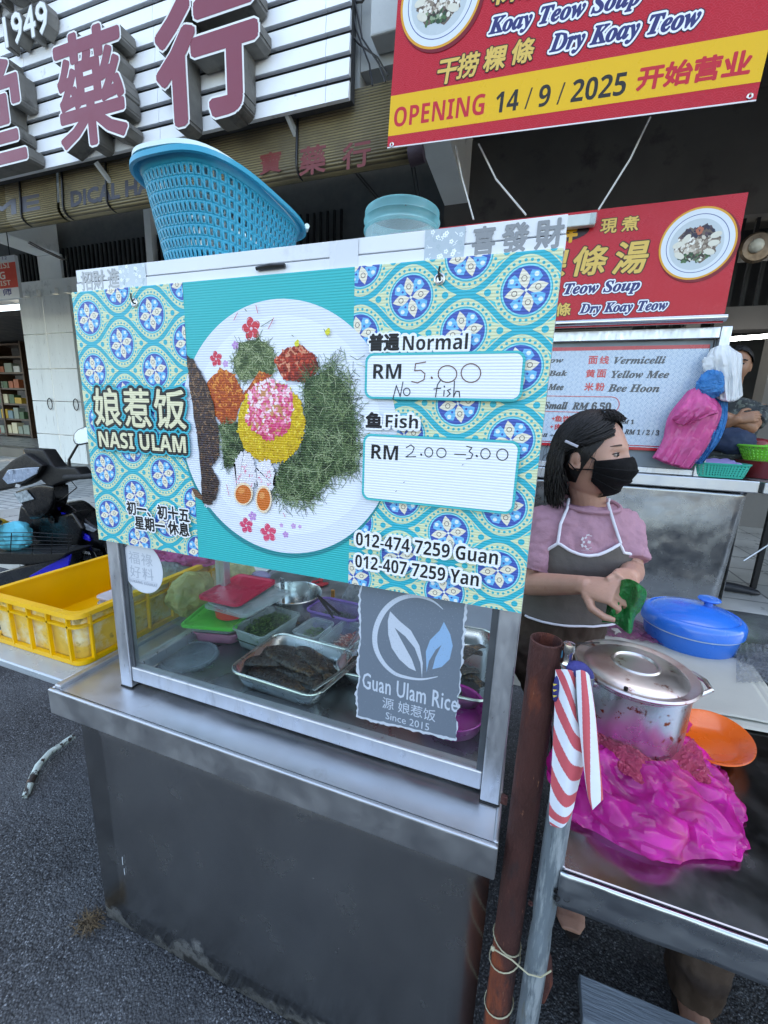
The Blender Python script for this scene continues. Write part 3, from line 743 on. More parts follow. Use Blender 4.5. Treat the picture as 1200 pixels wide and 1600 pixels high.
KX0, KX1, KY0, KY1, KZ = -.945, .015, .686, 1.075, 1.79
cab = thing('glass_cabinet', 'aluminium framed glass food cabinet standing on the steel cart', 'cabinet', ((KX0 + KX1) / 2, .88, CT))
PW = .036
for x0 in (KX0, KX1 - PW):
    for y0 in (KY0, KY1 - .03):
        p = MB().bb(x0, x0 + PW, y0, y0 + .03, CT + .004, KZ - .047).build('post', M_alu, cab, smooth=0, bevel=.0025)
        MB().bb(x0 - .001, x0 + PW + .001, y0 - .001, y0 + .031, CT + .0005, CT + .0039).build('foot', M_rub, p, smooth=0)
rails = [(KX0 + PW + .0005, KX1 - PW - .0005, KY0 + .004, KY0 + .028, .822, .863)]
for x0 in (KX0 + .004, KX1 - PW + .004): rails.append((x0, x0 + .028, KY0 + .0305, KY1 - .0305, .822, .855))
for r_ in rails: MB().bb(*r_).build('rail', M_alu, cab, smooth=0, bevel=.003)
mb = MB(); mb.bb(KX0 + .03, KX1 - .03, KY0 + .029, KY1, .8125, .8185); mb.build('floor_plate', MT('floor_steel', steel, '8c9094', .3, (1, 40, 40), .1), cab, smooth=0)
mb = MB(); mb.bb(KX0 + PW, KX1 - PW, KY0 + .011, KY0 + .015, .8635, KZ - .048); mb.build('front_glass', M_glass, cab, smooth=0)
for x in (KX0 + .016, KX1 - .02): MB().bb(x, x + .004, KY0 + .0305, KY1 - .0305, .8555, KZ - .048).build('side_glass', M_glass, cab, smooth=0)
# bead strips beside the glass
for xq in (KX0 + PW + .0005, KX1 - PW - .012): MB().bb(xq, xq + .0115, KY0 + .006, KY0 + .010, .8635, KZ - .05).build('glazing_bead', MT('dark_alu', pm, '5f656b', .4, .7, .1, 9), cab, smooth=0)
M_top = MT('white_fascia', pm, 'd9dcde', .35, 0, .05, 4, spots=(('b4b6b8', 6, .6, .15),))
mb = MB(); mb.bb(KX0, KX1, KY0 - .002, KY1 + .02, KZ - .024, KZ); mb.bb(KX0 - .001, KX1 + .001, KY0 - .003, KY1 + .02, KZ - .0465, KZ - .026); mb.build('top_panel', M_top, cab, smooth=0, bevel=.001)
# stickers and tape on the cabinet top
def top_art():
    A = Art((KX0, KY0 - .0032, KZ - .047), (1, 0, 0), (0, 0, 1), (0, -1, 0), clip=(0, 0, .96, .047)); A.STEP = 6e-5; return A
M_foil = MT('foil_print', pr, .25, spec=.6); SIL, SIL2 = C('9a9c9c'), C('7d7f80')
for ts, spans, y, col, bd in (('招財進', ((126, 143), (145, 162), (168, 185)), 430, SIL, .0008), ('喜發財', ((740, 774), (786, 826), (838, 880)), 362, SIL2, .0012)):
    for t, (xa, xb) in zip(ts, spans): A = top_art(); a, b = A.px(xa, y), A.px(xb, y); A.text(t, (a[0], .006, b[0], .042), col, bold=bd); A.build('sticker', M_foil, cab, smooth=0, fix=False)
for xa, xb, y, c in ((186, 228, 430, 'b9c4c8'), (664, 726, 375, 'a9b6bd'), (515, 560, 385, 'cdd0d4')):
    A = top_art(); a, b = A.px(xa, y), A.px(xb, y); A.lv += 1; A.rect(a[0], .001, b[0], .046, C(c)); A.lv += 1
    rr = random.Random(int(xa))
    if c != 'cdd0d4':
        for k in range(40):
            u, v = rr.uniform(a[0] + .003, b[0] - .003), rr.uniform(.004, .043); cc = C(rr.choice(['e6ecee', 'd2dcdf', '9fb0b6', 'f0f4f4']))
            if rr.random() < .6:
                for j in range(5): A.disc((u + .0022 * math.cos(j * 1.257), v + .0022 * math.sin(j * 1.257)), .0014, cc, 6)
            else: A.line([(u, v), (u + rr.uniform(-.008, .008), v + rr.uniform(-.005, .005))], .0009, cc)
    A.build('tape', M_foil, cab, smooth=0, fix=False)
q0, q1 = P(403, 421, Y=KY0 - .003), P(447, 416, Y=KY0 - .003)
o = MB(); o.tube([q0 + Vector((0, -.004, 0)), (q0 + q1) / 2 + Vector((0, -.005, .001)), q1 + Vector((0, -.004, 0))], [.0035, .0045, .0035], 8); o.build('black_clip', M_black, cab)

# round white sticker, frosted logo film on the front glass
GY = KY0 + .0108
c = P(222, 887, Y=GY); e = P(254, 889, Y=GY)
rad = (e - c).length
A = Art((c.x, GY, c.z), (1, 0, 0), (0, 0, 1), (0, -1, 0)); A.disc((0, 0), rad, C('ccd2da'), 48); A.lv += 1; A.ring((0, 0), rad * .97, .0006, C('b3bac4'), 48)
A.lv += 1
for i, t in enumerate('福祿好料'): A.text(t, ((-.62 + (i % 2) * .62) * rad, (.10 - (i // 2) * .55) * rad, (-.08 + (i % 2) * .62) * rad, (.58 - (i // 2) * .55) * rad), C('a9b1bc'))
A.text('TUKANG KOUKAT', (-.7 * rad, -.66 * rad, .7 * rad, -.54 * rad), C('a4acb7'), st='SB'); A.line([(-.7 * rad, -.5 * rad), (.7 * rad, -.5 * rad)], .0006, C('a4acb7'))
o = A.build('glass_sticker', MT('paper_print', pr, .5), None, smooth=0, fix=False); tag(o, 'round white sticker with faint characters on the cabinet glass', 'sticker')
def frosted():
    m = MT('frost_film', pr, .45); nt = m.node_tree; b = nt.nodes['Principled BSDF']; t = node(nt, 'ShaderNodeBsdfTransparent'); x = node(nt, 'ShaderNodeMixShader'); x.inputs[0].default_value = .10
    nt.links.new(b.outputs[0], x.inputs[1]); nt.links.new(t.outputs[0], x.inputs[2]); nt.links.new(x.outputs[0], nt.nodes['Material Output'].inputs['Surface']); return m
# logo film: ragged grey film
A = Art((0, GY, 0), (1, 0, 0), (0, 0, 1), (0, -1, 0)); A.STEP = 5e-5
rr = random.Random(3)
def edge(p, q, n, am):
    o = []
    for k in range(n):
        t = k / n; x = p[0] + (q[0] - p[0]) * t; y = p[1] + (q[1] - p[1]) * t; s_ = am * (rr.uniform(-.5, .5) + 1.3 * noise.noise(Vector((k * .33 * 46 / n, p[0] * .1, 1))))
        o.append(A.px(x + s_ * (abs(q[1] - p[1]) > abs(q[0] - p[0])), y + s_ * (abs(q[1] - p[1]) <= abs(q[0] - p[0]))))
    return o
out = edge((566, 905), (559, 1118), 46, 1.8) + edge((559, 1118), (711, 1154), 34, 1.2) + edge((711, 1154), (727, 935), 46, 2.4) + edge((727, 935), (566, 905), 8, .5)
rim = edge((564, 905), (556, 1121), 60, 3.0) + edge((556, 1121), (712, 1158), 40, 2.2) + edge((712, 1158), (731, 935), 60, 4.0) + edge((731, 935), (564, 905), 8, .5)
A.poly(rim, C('c4cdd8')); A.lv += 1; A.poly(out, C('6c7885')); A.lv += 1
for k in range(900):
    p = A.px(rr.uniform(566, 722), rr.uniform(925, 1138)); A.disc(p, rr.uniform(.0004, .0009), C(rr.choice(['7d8995', '74808d', '626e7a', '8994a0'])), 5)
A.lv += 1
LG, LB = C('c6d0dd'), C('8fb6da')
def f8(x, y): return A.px(480 + x * .3, 880 + y * .3)
cen = [(708, 240), (650, 195), (560, 170), (470, 190), (400, 250), (358, 340), (355, 430), (390, 510), (450, 570), (520, 595), (600, 604), (690, 588)]
wd = [.001, .004, .007, .009, .010, .0105, .0105, .0095, .008, .006, .004, .001]
L_, R_ = [], []
pts = [f8(*p) for p in cen]
# smooth the ring
fine, fw = [], []
for i in range(len(pts) - 1):
    for k in range(6):
        t = k / 6; p0, p1, p2, p3 = pts[max(i - 1, 0)], pts[i], pts[i + 1], pts[min(i + 2, len(pts) - 1)]
        f_ = lambda a, b, c_, d: .5 * (2 * b + (c_ - a) * t + (2 * a - 5 * b + 4 * c_ - d) * t * t + (3 * b - a - 3 * c_ + d) * t ** 3)
        fine.append((f_(p0[0], p1[0], p2[0], p3[0]), f_(p0[1], p1[1], p2[1], p3[1]))); fw.append(wd[i] + (wd[i + 1] - wd[i]) * t)
for i in range(len(fine) - 1):
    a, b = fine[i], fine[i + 1]; dx, dy = b[0] - a[0], b[1] - a[1]; l = math.hypot(dx, dy); nx, ny = -dy / l, dx / l
    A.poly([(a[0] + nx * fw[i] / 2, a[1] + ny * fw[i] / 2), (a[0] - nx * fw[i] / 2, a[1] - ny * fw[i] / 2), (b[0] - nx * fw[i + 1] / 2, b[1] - ny * fw[i + 1] / 2), (b[0] + nx * fw[i + 1] / 2, b[1] + ny * fw[i + 1] / 2)], LG)
A.poly([f8(*p) for p in ((432, 250), (420, 300), (422, 370), (440, 440), (480, 500), (530, 545), (567, 562), (545, 500), (490, 400), (455, 335), (510, 380), (560, 440), (590, 520), (598, 600), (602, 520), (585, 430), (540, 350), (480, 300))], LG)
A.poly([f8(*p) for p in ((712, 305), (690, 350), (640, 400), (618, 460), (622, 568), (634, 510), (670, 450), (700, 425), (668, 490), (652, 552), (700, 540), (742, 500), (758, 430), (745, 370))], LB)
A.lv += 1
for k in range(700):
    p = f8(rr.uniform(335, 760), rr.uniform(160, 600)); A.disc(p, rr.uniform(.0003, .0006), C(rr.choice(['8b97a4', '7f8b98'])), 5)
A.lv += 1
A.tpx('Guan Ulam Rice', (567, 1050), (567, 1075), 716, 1090, LG, bold=.0004, space=1.05)
A.tpx('源 娘惹饭', (598, 1088), (598, 1106), 681, 1114, LG)
A.tpx('Since 2015', (603, 1112), (603, 1123), 671, 1131, LG)
o = A.build('logo_film', frosted(), None, smooth=0, fix=False); tag(o, 'ragged grey film with a leaf logo and shop name on the cabinet glass', 'sticker')

# ------------------------------------------------------------------ the printed menu board hung on the cabinet
SGY = .678; SX0, SZ0, SW, SH = -.956, 1.2, .970, .546
board = thing('menu_board', 'large turquoise corrugated board with a plate of rice, prices and phone numbers', 'menu board', (SX0 + SW / 2, SGY, SZ0))
mb = MB(); mb.bb(SX0, SX0 + SW, SGY + .0002, SGY + .0042, SZ0, SZ0 + SH); mb.build('sheet', MT('corrugated_white', pm, 'd7dbde', .4, 0, .04, 5), board, smooth=0)
A = Art((SX0, SGY, SZ0), (1, 0, 0), (0, 0, 1), (0, -1, 0), clip=(0, 0, SW, SH)); A.STEP = 9e-5
TEAL, BAND, CREAM, AQUA, NAVY, MIDB, PALE, SHAD = C('06aeb0'), C('0aaabb'), C('cfd6ae'), C('3fc3c8'), C('3d58a8'), C('62b4e2'), C('dbe6ea'), C('0a8288')
uL, uR = .3005, .6565
A.rect(0, 0, uL, SH, BAND); A.rect(uR, 0, SW, SH, BAND); A.rect(uL, 0, uR, SH, TEAL); A.lv += 1
def eye(c, hw, hh, d, n=14):
    t, b = [], []
    for k in range(-n, n + 1):
        x = hw * k / n; y = hh * .5 * (1 + math.cos(math.pi * k / n)) - d
        if y > 0: t.append((c[0] + x, c[1] + y)); b.append((c[0] + x, c[1] - y))
    return t + b[::-1]
def medal(c):
    L0 = A.lv; a_, b_ = .0862, .0533
    A.poly(eye(c, a_, b_, .0058), CREAM); A.lv += 1
    A.poly(eye(c, a_, b_, .0082), AQUA); A.lv += 1
    A.disc(c, .0445, CREAM, 36); 
    for sg in (-1, 1):
        A.poly([(c[0] + sg * .040, c[1] + .014), (c[0] + sg * .055, c[1] + .008), (c[0] + sg * .072, c[1]), (c[0] + sg * .055, c[1] - .008), (c[0] + sg * .040, c[1] - .014)], CREAM)
    A.lv += 1
    for k in range(30):
        t = 2 * math.pi * k / 30; A.disc((c[0] + .0403 * math.cos(t), c[1] + .0403 * math.sin(t)), .0023, BAND, 7)
    for sg in (-1, 1):
        A.disc((c[0] + sg * .0545, c[1]), .0052, BAND, 12); A.disc((c[0] + sg * .0345, c[1] + .0355), .003, BAND, 8); A.disc((c[0] + sg * .0345, c[1] - .0355), .003, BAND, 8)
    A.disc(c, .0362, BAND, 32); A.lv += 1
    A.disc(c, .0345, C('7fd0dc'), 32); A.lv += 1; A.disc(c, .0325, NAVY, 32); A.lv += 1
    for k in range(8):
        t = math.pi * k / 4 + .25; dx, dy = math.cos(t), math.sin(t)
        if k % 2 == 0:
            A.poly([(c[0] + dx * r_ - dy * s_, c[1] + dy * r_ + dx * s_) for r_, s_ in ((.002, 0), (.009, .0055), (.0165, .0082), (.024, .0048), (.0305, 0), (.024, -.0048), (.0165, -.0082), (.009, -.0055))], C('e3dcc6'))
        else:
            A.poly([(c[0] + dx * r_ - dy * s_, c[1] + dy * r_ + dx * s_) for r_, s_ in ((.008, 0), (.018, .0075), (.026, .009), (.030, 0), (.026, -.009), (.018, -.0075))], MIDB)
    A.lv += 1
    for k in range(8):
        t = math.pi * k / 4 + .25; dx, dy = math.cos(t), math.sin(t)
        if k % 2 == 0:
            A.disc((c[0] + dx * .0165, c[1] + dy * .0165), .0042, C('5b4a52'), 10)
        else:
            A.disc((c[0] + dx * .0245, c[1] + dy * .0245), .0034, PALE, 9); A.disc((c[0] + dx * .016, c[1] + dy * .016), .002, NAVY, 6)
    A.lv += 1
    for k in range(0, 8, 2):
        t = math.pi * k / 4 + .25; A.disc((c[0] + math.cos(t) * .0165, c[1] + math.sin(t) * .0165), .0032, C('e3dcc6'), 10)
    A.disc(c, .0022, PALE, 8)
    A.lv = L0
base = A.clip
for (ox, oy, cl) in ((.0445, .4937, (0, 0, uL, SH)), (.7535, .4945, (uR, 0, SW, SH))):
    A.clip = cl
    for i in range(-3, 4):
        for j in range(-1, 7):
            for s_ in (0, 1):
                c = (ox + .1725 * (i + .5 * s_), oy - .1066 * (j - .5 * s_))
                if cl[0] - .09 < c[0] < cl[2] + .09 and -.06 < c[1] < SH + .06: medal(c)
A.clip = base; A.lv += 9
# the plate
pc, prd = (.508, .273), .2325
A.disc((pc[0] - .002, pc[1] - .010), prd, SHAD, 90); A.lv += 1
A.disc(pc, prd, C('d6dde8'), 96); A.lv += 1; A.disc((pc[0] + .004, pc[1] + .006), prd * .86, C('dfe5ee'), 80); A.lv += 1
plate_lv = A.lv - .9; rr = random.Random(11)
def f5(x, y): return A.px(100 + x * .3833, 400 + y * .3833)
def inside(p, poly):
    r_ = False
    for i in range(len(poly)):
        a, b = poly[i - 1], poly[i]
        if (a[1] > p[1]) != (b[1] > p[1]) and p[0] < (b[0] - a[0]) * (p[1] - a[1]) / (b[1] - a[1]) + a[0]: r_ = not r_
    return r_
def rnd(poly, grow=1.0):
    xs = [p[0] for p in poly]; ys = [p[1] for p in poly]; cx, cy = sum(xs) / len(xs), sum(ys) / len(ys)
    while True:
        p = (rr.uniform(min(xs), max(xs)), rr.uniform(min(ys), max(ys)))
        if inside(p, poly): return (cx + (p[0] - cx) * grow, cy + (p[1] - cy) * grow)
def strands(poly, n, ln, wd, cols, grow=1.04, curl=.5):
    cs = sorted(cols, key=lambda h: sum(int(h[i:i + 2], 16) for i in (0, 2, 4)))
    for k in range(n):
        p = rnd(poly, grow); lum = .5 + 1.1 * noise.noise(Vector((p[0] * 70, p[1] * 70, 2))) + rr.uniform(-.28, .28); cc_ = C(cs[max(0, min(len(cs) - 1, int(lum * len(cs))))]); t = rr.uniform(0, 6.28); l = ln * rr.uniform(.5, 1.2); q = [p]
        for j in range(3):
            t += rr.uniform(-curl, curl); p = (p[0] + math.cos(t) * l / 3, p[1] + math.sin(t) * l / 3); q.append(p)
        A.lv = base_lv + rr.random() * 3; A.line(q, wd * rr.uniform(.7, 1.2), cc_, joint=False)
def grains(poly, n, a, b, cols, grow=1.0):
    cs = sorted(cols, key=lambda h: sum(int(h[i:i + 2], 16) for i in (0, 2, 4))); gx = sum(p[0] for p in poly) / len(poly); gy = sum(p[1] for p in poly) / len(poly); gr = max(abs(p[1] - gy) for p in poly)
    for k in range(n):
        p = rnd(poly, grow); lum = .52 + .7 * noise.noise(Vector((p[0] * 110, p[1] * 110, 5))) + .28 * (p[1] - gy - .4 * (p[0] - gx)) / gr + rr.uniform(-.32, .32)
        A.lv = base_lv + rr.random() * 3; A.disc(p, a * rr.uniform(.6, 1.2), C(cs[max(0, min(len(cs) - 1, int(lum * len(cs))))]), 7, ry=b * rr.uniform(.6, 1.2), rot=rr.uniform(0, 3.14))
def rough(poly, am=.003, n=4):
    o = []
    for i in range(len(poly)):
        a, b = poly[i], poly[(i + 1) % len(poly)]
        for k in range(n): t = k / n; o.append((a[0] + (b[0] - a[0]) * t + rr.uniform(-am, am), a[1] + (b[1] - a[1]) * t + rr.uniform(-am, am)))
    return o
def flower(c, r, col, eyec='d9c4cc'):
    for k in range(5):
        t = k * 1.2566 + .5; A.disc((c[0] + r * .55 * math.cos(t), c[1] + r * .55 * math.sin(t)), r * .48, C(col), 12, ry=r * .4, rot=t)
    A.lv += 1
    for k in range(5):
        t = k * 1.2566 + .5; A.ring((c[0] + r * .5 * math.cos(t), c[1] + r * .5 * math.sin(t)), r * .4, r * .06, C(eyec), 8, a0=t, a1=t + 2.4)
    A.disc(c, r * .16, C(eyec), 8); A.lv -= 1
for x, y, r_, c in ((765, 297, .020, 'cf3b46'), (622, 420, .0145, 'cf3b4e'), (745, 1098, .0165, 'd4456a'), (835, 1128, .019, 'd94a6b'), (770, 1060, .010, 'b98ac8'), (905, 1135, .007, 'b98ac8'), (937, 1100, .006, 'c49ad0'), (888, 1097, .0045, 'c49ad0'), (963, 1103, .004, 'c49ad0'), (700, 365, .008, 'b98ac8'), (660, 440, .007, 'c49ad0')): flower(f5(x, y), r_, c)
A.lv += 2
GR = ['263d22', '34502c', '456238', '6a7f52', '18280f', '9aa880', '5a6f46', '1d2f18', '7f9064']
GR2 = ['5f7546', '7a8c5a', '93a070', '42562f', '33452a', 'b1ba92', '4a6038']
def food(poly, bcol, fn):
    global base_lv
    q_ = [f5(*p) for p in poly]; L1 = A.lv
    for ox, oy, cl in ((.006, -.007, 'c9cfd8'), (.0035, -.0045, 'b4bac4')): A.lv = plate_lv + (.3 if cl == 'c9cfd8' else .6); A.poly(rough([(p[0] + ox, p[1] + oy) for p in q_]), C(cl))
    A.lv = L1; A.poly(rough([f5(*p) for p in poly]), C(bcol)); A.lv += 1; base_lv = A.lv; fn([f5(*p) for p in poly]); A.lv = base_lv + 3.2
food([(690, 440), (720, 360), (800, 335), (855, 380), (865, 450), (840, 500), (720, 510)], '3b4d2a', lambda q: strands(q, 700, .015, .0007, GR2, 1.1))
food([(585, 520), (640, 455), (700, 485), (735, 560), (800, 470), (850, 490), (760, 560), (715, 610), (700, 680), (645, 685), (600, 620)], 'a8481c', lambda q: grains(q, 650, .003, .0014, ['c9611f', 'd97a2c', 'b04a1a', '8c3413', 'e09040', 'a33c18']))
food([(862, 425), (900, 382), (970, 365), (1025, 408), (1040, 460), (990, 512), (900, 505)], '8a2417', lambda q: grains(q, 380, .004, .002, ['a82c1b', '7c1f12', 'c4452a', '64170f', 'd68a6a', '93301c']))
food([(985, 505), (1090, 455), (1165, 550), (1195, 690), (1185, 870), (1095, 900), (1010, 1000), (905, 995), (862, 940), (880, 850), (965, 800), (992, 700), (980, 600)], '1f3018', lambda q: strands(q, 2800, .023, .00072, GR, 1.11))
for k in range(70):
    p = f5(rr.uniform(1040, 1195), rr.uniform(400, 980)); t = rr.uniform(0, 6.28); A.line([p, (p[0] + .016 * math.cos(t), p[1] + .016 * math.sin(t)), (p[0] + .028 * math.cos(t + .5), p[1] + .028 * math.sin(t + .5))], .0008, C(rr.choice(GR2)), joint=False)
food([(640, 690), (715, 680), (740, 780), (705, 850), (655, 860)], '1d2f17', lambda q: strands(q, 480, .017, .0008, GR, 1.08))
food([(505, 408), (525, 420), (560, 470), (600, 560), (635, 700), (640, 815), (600, 860), (632, 900), (632, 960), (605, 1008), (572, 1010), (566, 900), (552, 760), (520, 560)], '3a2a26',
     lambda q: (grains(q, 560, .0035, .0012, ['241815', '54392c', '6b4a34', '2e2330', '7d5c44', '433a48', '1c1213', '8a6a50']), [A.line([f5(505 + k * 7 + 20, 430 + k * 30), f5(505 + k * 7 + 8, 445 + k * 30)], .001, C('6a5a5a'), joint=False) for k in range(13)]))
A.poly([f5(*p) for p in ((525, 945), (545, 950), (570, 980), (566, 995), (540, 980))], C('6b4a34'))
def oval(x, y, rx, ry, n=26): return [f5(x + rx * math.cos(2 * math.pi * k / n), y + ry * math.sin(2 * math.pi * k / n)) for k in range(n)]
food([(850 + 136 * math.cos(k * .2417) + 6 * math.sin(k * 3), 680 + 165 * math.sin(k * .2417)) for k in range(26)], 'c9a416', lambda q: grains(q, 900, .0032, .0014, ['e2c21f', 'f0d63a', 'c79c12', 'b08a10', 'e8cc48', 'd4b01c'], 1.02))
food([(845 + 92 * math.cos(k * .2417) + 10 * math.sin(k * 5), 625 + 118 * math.sin(k * .2417)) for k in range(26)], 'c98a5a', lambda q: grains(q, 560, .0042, .0026, ['e05a86', 'f08aa6', 'd8406e', 'f3c0cc', 'c73a62', 'f6dfe2'], 1.05))
food([(742 + 46 * math.cos(k * .2417), 890 + 95 * math.sin(k * .2417)) for k in range(26)], 'd9d6dc', lambda q: grains(q, 60, .003, .0012, ['d85a80', 'eceaf0', 'e8a0b4', 'f4f3f6'], .8))
food([(825 + 40 * math.cos(k * .2417), 900 + 72 * math.sin(k * .2417)) for k in range(26)], 'dcd9df', lambda q: grains(q, 50, .003, .0012, ['d85a80', 'eceaf0', 'e8a0b4', 'f4f3f6'], .8))
A.poly(oval(738, 968, 38, 46), C('e8d0b0')); A.poly(oval(820, 990, 33, 56), C('e8d0b0')); A.lv += 1
A.poly(oval(738, 970, 32, 38), C('c8682a')); A.poly(oval(820, 990, 27, 46), C('cc6a28')); A.lv += 1
A.poly(oval(730, 955, 14, 12), C('dc8a48')); A.poly(oval(814, 975, 11, 14), C('de9050'))
for x, y in ((1080, 313), (955, 360)): A.disc(f5(x, y), .005, C('d6cf3a'), 8); A.disc(f5(x + 4, y - 10), .003, C('d6cf3a'), 8)
for (x0, y0, x1, y1) in ((745, 220, 752, 228), (790, 205, 797, 235), (810, 290, 860, 260), (700, 265, 715, 235), (840, 300, 862, 255), (1065, 300, 1080, 330), (900, 1045, 908, 1062), (670, 930, 680, 975), (935, 325, 942, 330)):
    A.line([f5(x0, y0), f5(x1, y1)], .0012, C(rr.choice(['5f7546', 'c74a60', '4a6038'])))
A.lv += 3
# lettering
INK = C('0f1114'); W_ = C('e9edf2'); CRM = C('dcd6b2')
for t, xa, xb in (('娘', 154.5, 191), ('惹', 201, 238), ('饭', 247.5, 292.5)):
    L0 = A.lv; A.tpx(t, (xa, 607 + (xa - 154) * .02), (xa, 664 + (xa - 154) * .04), xb, 637, CRM, outs=((.0122, BAND), (.0078, INK)), bold=.0014); A.lv = L0
A.lv += 4
A.tpx('NASI ULAM', (160, 674), (160, 697.5), 293.5, 692, CRM, outs=((.0105, BAND), (.0065, INK)), bold=.0004, st='SB')
for t, LT, LB, rx in (('初一、初十五', (203, 782), (203, 802), 299), ('星期一 休息', (216, 805), (216, 825), 299)):
    A.tpx(t, LT, LB, rx, LB[1] + 6, INK, outs=((.0042, W_),), bold=.0011)
L0 = A.lv
A.tpx('普通', (580, 524), (580, 549), 625, 537, INK, outs=((.0045, W_),), bold=.0014); A.lv = L0
A.tpx('Normal', (632, 525), (632, 549), 732, 535, INK, outs=((.0045, W_),), st='SB'); A.lv = L0
A.tpx('鱼', (575, 645), (575, 667), 598, 657, INK, outs=((.0045, W_),), bold=.0014); A.lv = L0
A.tpx('Fish', (605, 647), (605, 668), 655, 660, INK, outs=((.0045, W_),), st='SB'); A.lv += 1
def wbox(x0, y0, x1, y1, x2):
    a, b = A.px(x0, y0), A.px(x2, y1)
    L0 = A.lv; A.rrect(a[0] - .004, b[1] - .004, b[0] + .004, a[1] + .004, .014, C('2db0b4')); A.rrect(a[0], b[1], b[0], a[1], .011, C('e3e8ef')); return L0
wbox(577, 557, 577, 624, 811); wbox(573.5, 681, 572, 799, 799)
A.lv += 1
A.tpx('RM', (586, 570), (586, 592.5), 629, 580, INK, st='SB'); A.tpx('RM', (583, 694), (583, 716), 624, 706, INK, st='SB')
PEN, PEN2 = C('6a4a3c'), C('2a2c34')
def f6(x, y): return A.px(520 + x * .3626, 380 + y * .3626)
def pen(pts, w=.0016, c=PEN2): A.line([f6(*p) for p in pts], w, c)
def loop(x, y, rx, ry, w=.0016, c=PEN2, n=18, a0=0): pen([(x + rx * math.cos(a0 + 6.3 * k / n), y + ry * math.sin(a0 + 6.3 * k / n)) for k in range(n + 1)], w, c)
pen([(405, 515), (362, 522), (358, 552), (385, 550), (402, 565), (398, 590), (370, 604), (345, 598)], c=PEN); pen([(430, 580), (432, 584)], .003, PEN)
loop(498, 566, 40, 36, c=PEN); loop(598, 562, 42, 40, c=PEN, a0=-1)
pen([(265, 672), (280, 615), (296, 662), (308, 600)]); loop(324, 642, 14, 16)
pen([(447, 664), (455, 612), (470, 590), (478, 598)]); pen([(440, 630), (470, 626)]); pen([(484, 636), (482, 660)]); pen([(484, 618), (485, 621)], .0022)
pen([(512, 630), (498, 636), (510, 650), (496, 662)]); pen([(528, 596), (524, 664), (534, 640), (548, 640), (550, 664)])
pen([(322, 880), (342, 868), (356, 880), (348, 900), (320, 920), (362, 918)]); pen([(385, 908), (387, 911)], .003); loop(418, 900, 17, 20); loop(472, 902, 20, 20)
pen([(528, 908), (576, 910)]); pen([(580, 874), (602, 880), (590, 896), (606, 908), (598, 926), (578, 928)]); pen([(622, 914), (624, 917)], .003); loop(660, 906, 20, 22); loop(732, 910, 24, 24)
for x, y in ((310, 1030), (276, 1068), (560, 955)): pen([(x, y), (x + 5, y - 4)], .0008)
A.lv += 1
A.tpx('012-474 7259 Guan', (559, 829.5), (559, 850), 779, 868, INK, outs=((.0048, W_),), st='SB'); A.tpx('012-407 7259 Yan', (558, 864), (558, 884), 749.5, 900, INK, outs=((.0048, W_),), st='SB')
A.build('print', MT('board_print', pr, .36, .0045, coat=.06, spec=.32), board, smooth=0, fix=False)
for x, y in ((210, 473), (687, 436)):
    q = P(x, y, Y=SGY - .002)
    MB().lathe([(.0045, .0), (.0065, .0015), (.0085, .0008), (.009, -.001)], q, 20, rot=Matrix.Rotation(R(90), 3, 'X')).lathe([(.0, -.0005), (.0046, -.0005)], q, 16, rot=Matrix.Rotation(R(90), 3, 'X'), col=(0, 0, 0)).build('eyelet', MT('eyelet_metal', pm, 'c9c9c6', .25, .9, .05, 20), board)
    o = MB().tube([q + Vector((-.003 if x < 400 else 0, -.004, .016)), q + Vector((-.001, -.006, .008)), q + Vector((0, -.004, 0)), q + Vector((0, .006, -.003))], .0016, 8).build('hook', M_iron)
    tag(o, 'small dark wire hook through the %s eyelet of the turquoise board' % ('left' if x < 400 else 'right'), 'hook')

# ------------------------------------------------------------------ food and boxes inside and behind the cabinet
FLZ = .8186
M_pan = MT('pan_steel', steel, 'c2c7c7', .28, (5, 5, 5), .05)
M_clear = MT('clear_plastic', film, 'c9d6da', .80, .12, .1, 20)
M_fish = MT('smoked_fish', pr, .3, None, .6, 60, spec=.6)
def rr_ring(cx, cy, hx, hy, r, z, n=5, rot=0.):
    o = []
    for sx, sy, a0 in ((1, 1, 0), (-1, 1, 90), (-1, -1, 180), (1, -1, 270)):
        for k in range(n + 1):
            a = R(a0 + 90 * k / n); x, y = sx * (hx - r) + r * math.cos(a), sy * (hy - r) + r * math.sin(a)
            o.append((cx + x * math.cos(rot) - y * math.sin(rot), cy + x * math.sin(rot) + y * math.cos(rot), z))
    return o
def tub(name, label, cat, c, hx, hy, h, mat, rot=0., taper=.86, r=.025, wall=.002, rim=.006, z0=FLZ, rimmat=None, group=None):
    t = thing(name, label, cat, (c[0], c[1], z0), group); cx, cy = c
    mb = MB(); zb = z0 + .0008
    mb.loft([rr_ring(cx, cy, hx * taper - .006, hy * taper - .006, r, zb, 5, rot), rr_ring(cx, cy, hx * taper, hy * taper, r, zb + .006, 5, rot), rr_ring(cx, cy, hx - rim, hy - rim, r, z0 + h - .003, 5, rot)], True, False)
    mb.build('body', mat, t, smooth=50, solid=wall, offset=-1)
    mb = MB(); ring = rr_ring(cx, cy, hx - rim / 2, hy - rim / 2, r, z0 + h - .002, 5, rot); mb.tube(ring, rim / 2, 8, closed=True); mb.build('rim', rimmat or mat, t)
    return t
